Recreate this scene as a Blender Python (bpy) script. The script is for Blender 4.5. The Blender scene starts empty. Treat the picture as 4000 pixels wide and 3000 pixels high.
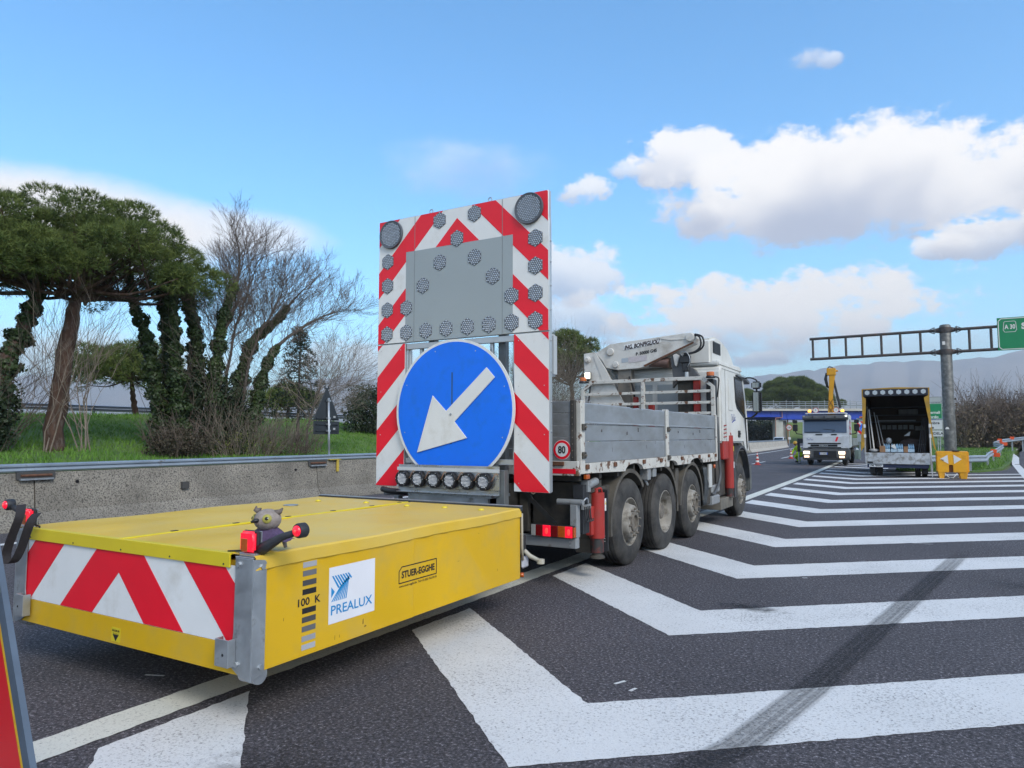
import bpy, bmesh, math, random
import numpy as np
from mathutils import Vector, Matrix
from mathutils.geometry import tessellate_polygon
R = math.radians
SC = bpy.context.scene
COL = SC.collection

# ------------------------------------------------------------------ camera
EYE = 1.6
cam_d = bpy.data.cameras.new('camera')
cam = bpy.data.objects.new('camera', cam_d)
COL.objects.link(cam)
cam.location = (0, 0, EYE)
cam.rotation_euler = (R(90 + 4.299), 0, R(30.174))
cam_d.sensor_width = 36
cam_d.lens = 36 * 2727 / 4000
cam_d.clip_start = 0.05
cam_d.clip_end = 30000
SC.camera = cam

# ------------------------------------------------------------------ sun, sky, exposure
SUN_AZ, SUN_EL = 118, 40          # degrees clockwise from +Y (the road), degrees up
sun_d = bpy.data.lights.new('sun', 'SUN')
sun_d.energy = 1.15
sun_d.angle = R(20)
sun_d.color = (1.0, 0.94, 0.85)
sun = bpy.data.objects.new('sun', sun_d)
COL.objects.link(sun)
_sd = Vector((math.sin(R(SUN_AZ)) * math.cos(R(SUN_EL)), math.cos(R(SUN_AZ)) * math.cos(R(SUN_EL)), math.sin(R(SUN_EL))))
sun.rotation_euler = _sd.to_track_quat('Z', 'Y').to_euler()
SC.view_settings.view_transform = 'Standard'
SC.view_settings.look = 'None'
SC.view_settings.gamma = 1
SC.view_settings.exposure = 1.2
SC.view_settings.use_curve_mapping = False


def build_world():
    w = bpy.data.worlds.new('World')
    SC.world = w
    w.use_nodes = True
    w.cycles.sampling_method = 'MANUAL'
    w.cycles.sample_map_resolution = 512
    nt = w.node_tree
    N, L = nt.nodes, nt.links
    for n in list(N):
        N.remove(n)
    out = N.new('ShaderNodeOutputWorld')
    bg = N.new('ShaderNodeBackground')
    bg.inputs['Strength'].default_value = 0.15
    L.new(bg.outputs[0], out.inputs[0])
    sky = N.new('ShaderNodeTexSky')
    sky.sky_type = 'NISHITA'
    sky.sun_disc = False
    sky.sun_elevation = R(SUN_EL)
    sky.sun_rotation = R(SUN_AZ)
    sky.altitude = 0
    sky.air_density = 1.0
    sky.dust_density = 0.6
    sky.ozone_density = 2.2
    tc = N.new('ShaderNodeTexCoord')
    sep = N.new('ShaderNodeSeparateXYZ')
    L.new(tc.outputs['Generated'], sep.inputs[0])

    def val(x, sock):
        if isinstance(x, (int, float)):
            sock.default_value = x
        else:
            L.new(x, sock)

    def m(op, a, b=0.0, c=0.0, clamp=False):
        n = N.new('ShaderNodeMath')
        n.operation = op
        n.use_clamp = clamp
        val(a, n.inputs[0]); val(b, n.inputs[1]); val(c, n.inputs[2])
        return n.outputs[0]

    def sstep(x, a, b):
        n = N.new('ShaderNodeMapRange')
        n.interpolation_type = 'SMOOTHSTEP'
        val(x, n.inputs[0]); n.inputs[1].default_value = a; n.inputs[2].default_value = b
        return n.outputs[0]
    az = m('MULTIPLY', m('ARCTAN2', sep.outputs[0], sep.outputs[1]), 57.2958)
    el = m('MULTIPLY', m('ARCSINE', sep.outputs[2]), 57.2958)

    def noise(sc, det, rough, off=0.0, squash=1.5):
        cb = N.new('ShaderNodeCombineXYZ')
        L.new(m('ADD', m('MULTIPLY', az, sc), off), cb.inputs[0])
        L.new(m('MULTIPLY', el, sc * squash), cb.inputs[1])
        n = N.new('ShaderNodeTexNoise')
        n.noise_dimensions = '2D'
        n.inputs['Scale'].default_value = 1
        n.inputs['Detail'].default_value = det
        n.inputs['Roughness'].default_value = rough
        L.new(cb.outputs[0], n.inputs['Vector'])
        return m('SUBTRACT', n.outputs['Fac'], 0.5)
    n1 = noise(0.30, 8, 0.64)
    n2 = noise(0.10, 3, 0.5, 31.0, 1.2)
    n3 = noise(0.06, 5, 0.55, 77.0, 3.0)
    # az, el, half width, rise, drop, ragged, edge softness, opacity, extra grey
    clouds = [
        (-4.9, 18.0, 14.0, 5.0, 4.4, 1.35, 0.50, 1.0, 0.0), (10.0, 16.6, 10.5, 4.7, 4.4, 1.35, 0.50, 1.0, 0.0),
        (-15.5, 21.4, 5.0, 2.8, 2.8, 1.7, 0.5, 0.95, -0.1), (-9.5, 9.4, 14.0, 3.4, 2.6, 2.4, 0.7, 1.0, -0.4),
        (-14.0, 7.6, 11.0, 2.4, 2.4, 1.8, 0.9, 0.7, 0.1), (-25.6, 13.6, 5.4, 2.5, 3.0, 2.1, 0.6, 0.85, 0.05),
        (-24.9, 9.6, 6.0, 2.2, 2.4, 2.0, 0.8, 0.8, 0.2),
        (-63.0, 14.2, 12.5, 4.5, 4.0, 0.35, 0.8, 1.0, -0.7), (-52.5, 15.4, 8.8, 2.2, 2.2, 0.4, 1.0, 0.8, -0.6),
        (-33.9, 21.0, 8.5, 3.0, 2.6, 1.1, 1.5, 0.42, -0.1), (-23.8, 19.7, 2.5, 1.3, 1.3, 2.4, 0.7, 0.85, -0.1),
        (-20.4, 21.0, 1.7, 0.9, 0.9, 2.4, 0.8, 0.7, -0.1), (-6.6, 27.3, 1.7, 0.9, 1.0, 2.4, 1.2, 0.6, -0.1),
        (-4.9, 26.8, 1.1, 0.6, 0.6, 2.0, 1.0, 0.6, -0.1), (5.3, 13.8, 4.0, 1.7, 2.0, 2.2, 0.5, 0.95, 0.05),
        (1.9, 13.1, 2.3, 1.0, 0.9, 2.2, 0.7, 0.9, 0.0), (-14.3, 17.2, 1.8, 1.3, 1.0, 2.2, 0.8, 0.8, 0.0),
        (-10.6, 5.9, 2.4, 0.8, 0.7, 2.2, 0.7, 0.8, 0.0), (-62.0, 5.0, 12.0, 3.0, 3.0, 1.4, 1.1, 0.75, 0.1),
        (-42.4, 5.6, 6.8, 2.6, 2.4, 1.5, 1.0, 0.8, 0.1), (-2.0, 6.6, 15.0, 1.8, 2.2, 1.2, 1.4, 0.55, 0.1),
    ]
    vm = N.new('ShaderNodeCombineXYZ')
    L.new(az, vm.inputs[0]); L.new(el, vm.inputs[1])
    nb = m('MULTIPLY', n2, 1.3)
    msum = tsum = inv = None
    for (a, e, ra, rt, rb, k, soft, op, grey) in clouds:
        rv = (rt + rb) / 2
        e = e + (rt - rb) / 2
        q = N.new('ShaderNodeVectorMath'); q.operation = 'MULTIPLY_ADD'
        L.new(vm.outputs[0], q.inputs[0])
        q.inputs[1].default_value = (1 / ra, 1 / rv, 0)
        q.inputs[2].default_value = (-a / ra, -e / rv, 0)
        dt = N.new('ShaderNodeVectorMath'); dt.operation = 'DOT_PRODUCT'
        L.new(q.outputs[0], dt.inputs[0]); L.new(q.outputs[0], dt.inputs[1])
        s = m('SUBTRACT', m('MULTIPLY_ADD', n1, k * 1.35, 1.0), dt.outputs['Value'])
        r_ = N.new('ShaderNodeMapRange'); r_.interpolation_type = 'SMOOTHSTEP'
        L.new(s, r_.inputs[0]); r_.inputs[2].default_value = soft; r_.inputs[4].default_value = op
        mk = r_.outputs[0]
        tone = m('MULTIPLY_ADD', el, 0.6 / rv, -0.6 * e / rv - grey + 0.35)
        mt = m('MULTIPLY', mk, tone)
        if inv is None:
            inv, msum, tsum = m('SUBTRACT', 1.0, mk), mk, mt
        else:
            inv = m('MULTIPLY', inv, m('SUBTRACT', 1.0, mk))
            msum, tsum = m('ADD', msum, mk), m('ADD', tsum, mt)
    # the rest of the sky: unseen cloud, thickened for soft neutral light
    away = sstep(m('ABSOLUTE', m('ADD', az, 30.0)), 44.0, 62.0)
    gm = m('MULTIPLY', m('MULTIPLY', sstep(m('ADD', n3, m('MULTIPLY', n1, 0.35)), -0.10, 0.08), away), sstep(el, 75.0, 55.0))
    inv = m('MULTIPLY', inv, m('SUBTRACT', 1.0, gm))
    msum, tsum = m('ADD', msum, gm), m('ADD', tsum, m('MULTIPLY', gm, 0.5))
    mask = m('SUBTRACT', 1.0, inv)
    tone = sstep(m('ADD', m('DIVIDE', tsum, m('MAXIMUM', msum, 0.001)), nb), -0.2, 0.7)
    cc = N.new('ShaderNodeMix'); cc.data_type = 'RGBA'
    cc.inputs[6].default_value = (1.65, 1.80, 2.25, 1)
    cc.inputs[7].default_value = (3.5, 3.42, 3.38, 1)
    L.new(tone, cc.inputs[0])
    hs = N.new('ShaderNodeHueSaturation')
    hs.inputs['Saturation'].default_value = 1.15
    hs.inputs['Value'].default_value = 0.92
    tn = N.new('ShaderNodeMix'); tn.data_type = 'RGBA'; tn.blend_type = 'MULTIPLY'
    tn.inputs[0].default_value = 1.0
    tn.inputs[7].default_value = (0.80, 0.96, 0.98, 1)
    L.new(sky.outputs[0], tn.inputs[6])
    L.new(tn.outputs[2], hs.inputs['Color'])
    mx = N.new('ShaderNodeMix'); mx.data_type = 'RGBA'
    L.new(mask, mx.inputs[0])
    L.new(hs.outputs[0], mx.inputs[6])
    L.new(cc.outputs[2], mx.inputs[7])
    L.new(mx.outputs[2], bg.inputs['Color'])


build_world()

# ------------------------------------------------------------------ materials
MATS = {}


def hexa(c):
    return (c[0], c[1], c[2], 1.0)


def mat(name, col, rough=0.5, metal=0.0, var=0.0, vs=6.0, bump=0.0, bs=60.0, dirt=None, dirt_amt=0.3, ds=3.0,
        emit=None, emit_s=0.0, spec=0.5, trans=0.0, coat=0.0, col2=None, rvar=0.0, dsharp=0.12, subsurf=0.0, stretch=None):
    """Procedural principled material: base tone, tone noise, stains or rust, fine relief."""
    if name in MATS:
        return MATS[name]
    M = bpy.data.materials.new(name)
    M.use_nodes = True
    nt = M.node_tree
    N, L = nt.nodes, nt.links
    b = N['Principled BSDF']
    b.inputs['Roughness'].default_value = rough
    b.inputs['Metallic'].default_value = metal
    b.inputs['Specular IOR Level'].default_value = spec
    b.inputs['Transmission Weight'].default_value = trans
    b.inputs['Coat Weight'].default_value = coat
    b.inputs['Base Color'].default_value = hexa(col)
    if emit:
        b.inputs['Emission Color'].default_value = hexa(emit)
        b.inputs['Emission Strength'].default_value = emit_s
    tc = N.new('ShaderNodeTexCoord')
    vec = tc.outputs['Object']
    if stretch:
        mp = N.new('ShaderNodeMapping')
        mp.inputs['Scale'].default_value = stretch
        L.new(vec, mp.inputs[0])
        vec = mp.outputs[0]

    def noise(sc, det=4, rg=0.55):
        n = N.new('ShaderNodeTexNoise')
        n.inputs['Scale'].default_value = sc
        n.inputs['Detail'].default_value = det
        n.inputs['Roughness'].default_value = rg
        L.new(vec, n.inputs['Vector'])
        return n.outputs['Fac']
    cur = None
    if var > 0 or col2:
        n = noise(vs, 5)
        mp = N.new('ShaderNodeMapRange')
        mp.inputs[1].default_value = 0.3; mp.inputs[2].default_value = 0.7
        L.new(n, mp.inputs[0])
        mx = N.new('ShaderNodeMix'); mx.data_type = 'RGBA'
        if col2:
            mx.inputs[6].default_value = hexa(col); mx.inputs[7].default_value = hexa(col2)
        else:
            mx.inputs[6].default_value = hexa([c * (1 - var) for c in col])
            mx.inputs[7].default_value = hexa([min(1, c * (1 + var)) for c in col])
        L.new(mp.outputs[0], mx.inputs[0])
        cur = mx.outputs[2]
        if rvar:
            rr = N.new('ShaderNodeMapRange')
            rr.inputs[1].default_value = 0.3; rr.inputs[2].default_value = 0.7
            rr.inputs[3].default_value = max(0.02, rough - rvar); rr.inputs[4].default_value = min(1, rough + rvar)
            L.new(n, rr.inputs[0]); L.new(rr.outputs[0], b.inputs['Roughness'])
    if dirt:
        n = noise(ds, 8, 0.65)
        mp = N.new('ShaderNodeMapRange')
        t = 0.5 + (0.5 - dirt_amt) * 0.5
        mp.inputs[1].default_value = t - dsharp / 2; mp.inputs[2].default_value = t + dsharp / 2
        L.new(n, mp.inputs[0])
        mx = N.new('ShaderNodeMix'); mx.data_type = 'RGBA'
        L.new(mp.outputs[0], mx.inputs[0])
        if cur is not None:
            L.new(cur, mx.inputs[6])
        else:
            mx.inputs[6].default_value = hexa(col)
        mx.inputs[7].default_value = hexa(dirt)
        cur = mx.outputs[2]
    if cur is not None:
        L.new(cur, b.inputs['Base Color'])
    if bump > 0:
        bp = N.new('ShaderNodeBump')
        bp.inputs['Strength'].default_value = bump
        bp.inputs['Distance'].default_value = 0.01
        L.new(noise(bs, 4, 0.6), bp.inputs['Height'])
        L.new(bp.outputs[0], b.inputs['Normal'])
    MATS[name] = M
    return M


def asphalt_nodes(M, paint=None):
    """Coarse aggregate surface; with paint, worn white paint over it."""
    nt = M.node_tree
    N, L = nt.nodes, nt.links
    b = N['Principled BSDF']
    geo = N.new('ShaderNodeNewGeometry')

    def noise(sc, det=4, rg=0.6):
        n = N.new('ShaderNodeTexNoise')
        n.inputs['Scale'].default_value = sc; n.inputs['Detail'].default_value = det; n.inputs['Roughness'].default_value = rg
        L.new(geo.outputs['Position'], n.inputs['Vector'])
        return n.outputs['Fac']

    def ramp(x, stops):
        r = N.new('ShaderNodeValToRGB')
        L.new(x, r.inputs[0])
        e = r.color_ramp.elements
        e[0].position, e[0].color = stops[0][0], hexa(stops[0][1])
        e[1].position, e[1].color = stops[-1][0], hexa(stops[-1][1])
        for p, c in stops[1:-1]:
            q = e.new(p); q.color = hexa(c)
        return r.outputs[0]

    def mixc(f, a, bb, mode='MIX'):
        x = N.new('ShaderNodeMix'); x.data_type = 'RGBA'; x.blend_type = mode
        for s, v in ((0, f), (6, a), (7, bb)):
            if isinstance(v, (int, float)):
                x.inputs[s].default_value = v
            elif isinstance(v, tuple):
                x.inputs[s].default_value = hexa(v)
            else:
                L.new(v, x.inputs[s])
        return x.outputs[2]
    vor = N.new('ShaderNodeTexVoronoi')
    vor.inputs['Scale'].default_value = 70
    L.new(geo.outputs['Position'], vor.inputs['Vector'])
    fine = noise(48, 5, 0.85)
    stone = ramp(fine, [(0.34, (0.010, 0.010, 0.011)), (0.46, (0.045, 0.043, 0.046)), (0.56, (0.095, 0.090, 0.096)), (0.68, (0.46, 0.44, 0.45))])
    cell = N.new('ShaderNodeMix'); cell.data_type = 'RGBA'; cell.blend_type = 'MULTIPLY'
    cell.inputs[0].default_value = 0.75
    L.new(stone, cell.inputs[6])
    L.new(ramp(vor.outputs['Color'], [(0.0, (0.35, 0.35, 0.37)), (1.0, (1.6, 1.58, 1.62))]), cell.inputs[7])
    patch = ramp(noise(0.45, 4, 0.5), [(0.3, (0.80, 0.79, 0.81)), (0.7, (1.14, 1.12, 1.15))])
    asp = mixc(1.0, cell.outputs[2], patch, 'MULTIPLY')
    bp = N.new('ShaderNodeBump')
    bp.inputs['Distance'].default_value = 0.006
    if paint:
        wear = N.new('ShaderNodeMath'); wear.operation = 'ADD'
        L.new(noise(55, 5, 0.8), wear.inputs[0])
        mul = N.new('ShaderNodeMath'); mul.operation = 'MULTIPLY_ADD'
        L.new(noise(1.1, 3, 0.5), mul.inputs[0]); mul.inputs[1].default_value = 0.22; mul.inputs[2].default_value = -0.11
        L.new(mul.outputs[0], wear.inputs[1])
        wr = N.new('ShaderNodeMapRange')
        wr.inputs[1].default_value = 0.31; wr.inputs[2].default_value = 0.46
        L.new(wear.outputs[0], wr.inputs[0])
        tint = ramp(noise(0.9, 5, 0.6), [(0.3, tuple(c * 0.86 for c in paint)), (0.7, paint)])
        dusty = mixc(ramp(noise(140, 2, 0.5), [(0.35, (0, 0, 0)), (0.75, (0.28, 0.28, 0.28))]), tint, (0.33, 0.33, 0.33))
        L.new(mixc(wr.outputs[0], asp, dusty), b.inputs['Base Color'])
        b.inputs['Roughness'].default_value = 0.62
        bp.inputs['Strength'].default_value = 0.7
    else:
        L.new(asp, b.inputs['Base Color'])
        b.inputs['Roughness'].default_value = 0.8
        bp.inputs['Strength'].default_value = 0.9
    b.inputs['Specular IOR Level'].default_value = 0.35
    L.new(fine, bp.inputs['Height'])
    L.new(bp.outputs[0], b.inputs['Normal'])
    return M


def new_mat(name):
    M = bpy.data.materials.new(name)
    M.use_nodes = True
    MATS[name] = M
    return M


ASPHALT = asphalt_nodes(new_mat('asphalt'))
PAINT = asphalt_nodes(new_mat('road_paint'), (0.72, 0.725, 0.72))
PAINT_LINE = asphalt_nodes(new_mat('road_paint_edge'), (0.70, 0.70, 0.62))

# ------------------------------------------------------------------ mesh builder
WL = {}          # where each object's origin sits in the frame its thing was modelled in


class MB:
    def __init__(self):
        self.v, self.f, self.m = [], [], []

    def add(self, vs, fs, mi=0):
        o = len(self.v)
        self.v.extend([tuple(p) for p in vs])
        self.f.extend([tuple(i + o for i in f) for f in fs])
        self.m.extend([mi] * len(fs))
        return self

    def box(self, x0, x1, y0, y1, z0, z1, mi=0):
        x0, x1 = min(x0, x1), max(x0, x1); y0, y1 = min(y0, y1), max(y0, y1); z0, z1 = min(z0, z1), max(z0, z1)
        v = [(x0, y0, z0), (x1, y0, z0), (x1, y1, z0), (x0, y1, z0), (x0, y0, z1), (x1, y0, z1), (x1, y1, z1), (x0, y1, z1)]
        return self.add(v, [(3, 2, 1, 0), (4, 5, 6, 7), (0, 1, 5, 4), (1, 2, 6, 5), (2, 3, 7, 6), (3, 0, 4, 7)], mi)

    def prism(self, pts, axis, a0, a1, mi=0):
        """2D outline pushed along an axis: X takes (y,z), Y takes (x,z), Z takes (x,y)."""
        def P(p, a):
            return {'X': (a, p[0], p[1]), 'Y': (p[0], a, p[1]), 'Z': (p[0], p[1], a)}[axis]
        ar = sum(pts[i][0] * pts[(i + 1) % len(pts)][1] - pts[(i + 1) % len(pts)][0] * pts[i][1] for i in range(len(pts)))
        if (ar > 0) == (axis == 'Y'):
            pts = pts[::-1]
        a0, a1 = min(a0, a1), max(a0, a1)
        n = len(pts)
        v = [P(p, a0) for p in pts] + [P(p, a1) for p in pts]
        fs = [(i, (i + 1) % n, n + (i + 1) % n, n + i) for i in range(n)]
        if n <= 4:
            fs += [tuple(range(n))[::-1], tuple(range(n, 2 * n))]
        else:
            for t in tessellate_polygon([[Vector((p[0], p[1], 0)) for p in pts]]):
                a, b, c = t
                ar2 = (pts[b][0] - pts[a][0]) * (pts[c][1] - pts[a][1]) - (pts[c][0] - pts[a][0]) * (pts[b][1] - pts[a][1])
                if (ar2 > 0) == (axis == 'Y'):
                    a, c = c, a
                fs += [(c, b, a), (n + a, n + b, n + c)]
        return self.add(v, fs, mi)

    def cyl(self, p0, p1, r0, r1=None, n=12, caps=True, mi=0):
        return self.tube([p0, p1], [r0, r0 if r1 is None else r1], n, caps, mi)

    def tube(self, pts, rad, n=8, caps=True, mi=0):
        pts = [Vector(p) for p in pts]
        if not isinstance(rad, (list, tuple)):
            rad = [rad] * len(pts)
        vs, fs = [], []
        ref = None
        for i, p in enumerate(pts):
            t = (pts[min(i + 1, len(pts) - 1)] - pts[max(i - 1, 0)])
            if t.length < 1e-9:
                t = Vector((0, 0, 1))
            t.normalize()
            if ref is None:
                ref = Vector((0, 0, 1)) if abs(t.z) < 0.9 else Vector((0, 1, 0))
            u = t.cross(ref)
            if u.length < 1e-6:
                u = t.cross(Vector((1, 0, 0)))
            u.normalize()
            w = t.cross(u)
            ref = -w if False else u.cross(t)
            for k in range(n):
                a = 2 * math.pi * k / n
                vs.append(p + (u * math.cos(a) + w * math.sin(a)) * rad[i])
        for i in range(len(pts) - 1):
            for k in range(n):
                a, b = i * n + k, i * n + (k + 1) % n
                fs.append((a, b, b + n, a + n))
        if caps:
            fs.append(tuple(range(n))[::-1])
            fs.append(tuple(range((len(pts) - 1) * n, len(pts) * n)))
        return self.add(vs, fs, mi)

    def lathe(self, prof, c, axis, n=24, mi=0, a0=0.0, a1=2 * math.pi):
        """prof: (radius, distance along axis) pairs; axis a unit vector."""
        ax = Vector(axis).normalized()
        ref = Vector((0, 0, 1)) if abs(ax.z) < 0.9 else Vector((1, 0, 0))
        u = ax.cross(ref).normalized()
        w = ax.cross(u)
        c = Vector(c)
        full = abs(a1 - a0 - 2 * math.pi) < 1e-6
        cols = n if full else n + 1
        vs, fs = [], []
        for (r, h) in prof:
            for k in range(cols):
                a = a0 + (a1 - a0) * k / n
                vs.append(c + ax * h + (u * math.cos(a) + w * math.sin(a)) * r)
        for i in range(len(prof) - 1):
            for k in range(n):
                q = (k + 1) % cols
                A, B = i * cols + k, i * cols + q
                fs.append((A, B, B + cols, A + cols))
        return self.add(vs, fs, mi)

    def ball(self, c, r, n=12, mi=0):
        rx, ry, rz = (r, r, r) if isinstance(r, (int, float)) else r
        vs, fs = [], []
        m_ = n // 2
        for i in range(m_ + 1):
            t = math.pi * i / m_
            for k in range(n):
                a = 2 * math.pi * k / n
                vs.append((c[0] + rx * math.sin(t) * math.cos(a), c[1] + ry * math.sin(t) * math.sin(a), c[2] + rz * math.cos(t)))
        for i in range(m_):
            for k in range(n):
                q = (k + 1) % n
                fs.append((i * n + k, (i + 1) * n + k, (i + 1) * n + q, i * n + q))
        return self.add(vs, fs, mi)

    def build(self, name, mats, parent=None, smooth=False, bevel=0.0, segs=1, auto=None):
        return build(name, self.v, self.f, mats, parent, smooth, bevel, segs, self.m, auto)


def build(name, v, f, mats, parent=None, smooth=False, bevel=0.0, segs=1, midx=None, auto=None):
    v = np.asarray(v, dtype=np.float64).reshape(-1, 3)
    lo, hi = v.min(0), v.max(0)
    o = (lo + hi) / 2
    if parent is None:
        o[2] = lo[2]
    me = bpy.data.meshes.new(name)
    me.from_pydata((v - o).tolist(), [], f)
    if not isinstance(mats, (list, tuple)):
        mats = [mats]
    for x in mats:
        me.materials.append(x)
    if midx and any(midx):
        me.polygons.foreach_set('material_index', midx)
    if bevel > 0:
        bm = bmesh.new()
        bm.from_mesh(me)
        bmesh.ops.remove_doubles(bm, verts=bm.verts, dist=1e-5)
        es = [e for e in bm.edges if len(e.link_faces) == 2 and e.calc_face_angle(0) > 0.5]
        bmesh.ops.bevel(bm, geom=es, offset=bevel, segments=segs, affect='EDGES', clamp_overlap=True)
        bm.to_mesh(me)
        bm.free()
    if smooth or auto:
        me.polygons.foreach_set('use_smooth', [True] * len(me.polygons))
        if auto:
            me.set_sharp_from_angle(angle=R(auto))
    me.update()
    ob = bpy.data.objects.new(name, me)
    COL.objects.link(ob)
    WL[ob] = Vector(o)
    if parent is not None:
        ob.parent = parent
        ob.location = Vector(o) - WL[parent]
    else:
        ob.location = o
    return ob


def tag(o, label=None, cat=None, group=None, kind=None):
    if label: o['label'] = label
    if cat: o['category'] = cat
    if group: o['group'] = group
    if kind: o['kind'] = kind
    return o


def thing(name, label, cat, loc=(0, 0, 0), rotz=0.0, group=None, local=False):
    """An Empty at the thing's base. local: its parts are modelled round their own origin."""
    o = bpy.data.objects.new(name, None)
    o.empty_display_size = 0.2
    COL.objects.link(o)
    o.location = loc
    o.rotation_euler = (0, 0, rotz)
    WL[o] = Vector((0, 0, 0)) if local else Vector(loc)
    return tag(o, label, cat, group)


def copy_tree(o, parent=None):
    c = o.copy()
    COL.objects.link(c)
    c.parent = parent
    WL[c] = WL.get(o, Vector((0, 0, 0)))
    for ch in list(o.children):
        copy_tree(ch, c)
    return c


def text(s, parent, mt, origin, u, v, size, name='lettering', width=None, bold=0.0, shear=0.0, depth=0.0015, align='CENTER', spacing=1.0):
    """Flat lettering: origin is its centre, u the reading direction, v its up direction."""
    cu = bpy.data.curves.new(name, 'FONT')
    cu.body = s
    cu.size = 1.0
    cu.align_x = 'CENTER'
    cu.align_y = 'CENTER'
    cu.offset = bold
    cu.shear = shear
    cu.space_character = spacing
    cu.extrude = 0.0
    cu.resolution_u = 3
    tmp = bpy.data.objects.new(name, cu)
    COL.objects.link(tmp)
    dg = bpy.context.evaluated_depsgraph_get()
    me = bpy.data.meshes.new_from_object(tmp.evaluated_get(dg))
    bpy.data.objects.remove(tmp)
    bpy.data.curves.remove(cu)
    n = len(me.vertices)
    co = np.empty(n * 3)
    me.vertices.foreach_get('co', co)
    co = co.reshape(-1, 3)
    fs = [tuple(p.vertices) for p in me.polygons]
    bpy.data.meshes.remove(me)
    lo, hi = co.min(0), co.max(0)
    sy = size / max(1e-6, hi[1] - lo[1])
    sx = sy if width is None else width / max(1e-6, hi[0] - lo[0])
    mid = (lo + hi) / 2
    u, v = Vector(u).normalized(), Vector(v).normalized()
    nrm = u.cross(v)
    O = Vector(origin) + nrm * depth
    pts = [tuple(O + u * ((p[0] - mid[0]) * sx) + v * ((p[1] - mid[1]) * sy)) for p in co]
    return build(name, pts, fs, mt, parent)


def plate(name, pts, mt, parent, depth, n=(0, 0, 1)):
    """A thin flat sheet from a 3D outline, thickened along n."""
    n = Vector(n).normalized() * depth
    p3 = [Vector(p) for p in pts]
    k = len(p3)
    # project for tessellation
    a = (p3[1] - p3[0]).normalized(); b = n.normalized().cross(a)
    tri = tessellate_polygon([[Vector(((p - p3[0]).dot(a), (p - p3[0]).dot(b), 0)) for p in p3]])
    vs = [tuple(p) for p in p3] + [tuple(p + n) for p in p3]
    fs = [tuple(t)[::-1] for t in tri] + [tuple(i + k for i in t) for t in tri]
    fs += [(i, (i + 1) % k, k + (i + 1) % k, k + i) for i in range(k)]
    ob = build(name, vs, fs, mt, parent)
    bm = bmesh.new(); bm.from_mesh(ob.data)
    bmesh.ops.recalc_face_normals(bm, faces=bm.faces)
    bm.to_mesh(ob.data); bm.free()
    return ob


def clip(poly, a, b, c):
    """Keep the part of a 2D outline where a*x + b*y >= c."""
    out = []
    for i in range(len(poly)):
        p, q = poly[i], poly[(i + 1) % len(poly)]
        dp, dq = a * p[0] + b * p[1] - c, a * q[0] + b * q[1] - c
        if dp >= 0:
            out.append(p)
        if (dp > 0 and dq < 0) or (dp < 0 and dq > 0):
            t = dp / (dp - dq)
            out.append((p[0] + (q[0] - p[0]) * t, p[1] + (q[1] - p[1]) * t))
    return out


def regular(c, r, n, a0=0.0):
    return [(c[0] + r * math.cos(a0 + 2 * math.pi * k / n), c[1] + r * math.sin(a0 + 2 * math.pi * k / n)) for k in range(n)]

# ------------------------------------------------------------------ shared materials
CONC = mat('concrete_weathered', (0.255, 0.235, 0.20), 0.9, var=0.38, vs=0.9, bump=0.5, bs=45, dirt=(0.06, 0.056, 0.05), dirt_amt=0.42, ds=38, dsharp=0.16)
CONC_NEW = mat('concrete_pale', (0.42, 0.40, 0.36), 0.9, var=0.12, vs=1.2, bump=0.2, bs=40, dirt=(0.25, 0.24, 0.22), dirt_amt=0.3, ds=3)
GALV = mat('galvanised_steel', (0.42, 0.45, 0.48), 0.42, 0.75, var=0.14, vs=9, rvar=0.12, dirt=(0.23, 0.23, 0.22), dirt_amt=0.22, ds=5)
RAILM = mat('rail_steel', (0.34, 0.40, 0.46), 0.45, 0.55, var=0.12, vs=2.0, rvar=0.1, dirt=(0.16, 0.15, 0.14), dirt_amt=0.2, ds=4)
DARKM = mat('dark_steel', (0.045, 0.047, 0.05), 0.55, 0.4, var=0.3, vs=7)
RUSTM = mat('rusty_steel', (0.13, 0.06, 0.035), 0.85, 0.2, var=0.4, vs=12)
BLACK = mat('black_plastic', (0.012, 0.012, 0.014), 0.45, var=0.2, vs=10)
RUBBER = mat('tyre_rubber', (0.022, 0.022, 0.023), 0.8, var=0.35, vs=6, bump=0.2, bs=80, dirt=(0.085, 0.080, 0.072), dirt_amt=0.34, ds=5, dsharp=0.4)
GRASS_BASE = mat('grass_ground', (0.05, 0.105, 0.02), 0.95, col2=(0.10, 0.17, 0.03), vs=0.8, bump=0.6, bs=30, dirt=(0.10, 0.085, 0.045), dirt_amt=0.18, ds=0.9)
GRASS = mat('grass_blades', (0.06, 0.155, 0.022), 0.7, col2=(0.14, 0.26, 0.04), vs=1.4, spec=0.25)
BARK = mat('bark_pine', (0.075, 0.042, 0.03), 0.95, var=0.45, vs=9, bump=1.0, bs=22, dirt=(0.13, 0.10, 0.085), dirt_amt=0.35, ds=10, stretch=(1, 1, 0.35))
BARK2 = mat('bark_grey', (0.085, 0.072, 0.062), 0.95, var=0.4, vs=10, bump=0.6, bs=40)
TWIG = mat('twig_brown', (0.13, 0.10, 0.083), 0.9, var=0.35, vs=4)
TWIG_P = mat('twig_pale', (0.19, 0.155, 0.125), 0.9, var=0.3, vs=4)
NEEDLE = mat('pine_needles', (0.036, 0.070, 0.018), 0.65, col2=(0.16, 0.20, 0.048), vs=2.2, spec=0.3)  # lighter tone for lit tops put into the needle colour at random
IVY = mat('ivy_leaves', (0.014, 0.033, 0.010), 0.5, col2=(0.055, 0.085, 0.024), vs=2.2, spec=0.4)
LEAF_D = mat('dark_leaves', (0.014, 0.028, 0.012), 0.6, col2=(0.035, 0.055, 0.022), vs=2.0)
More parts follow.
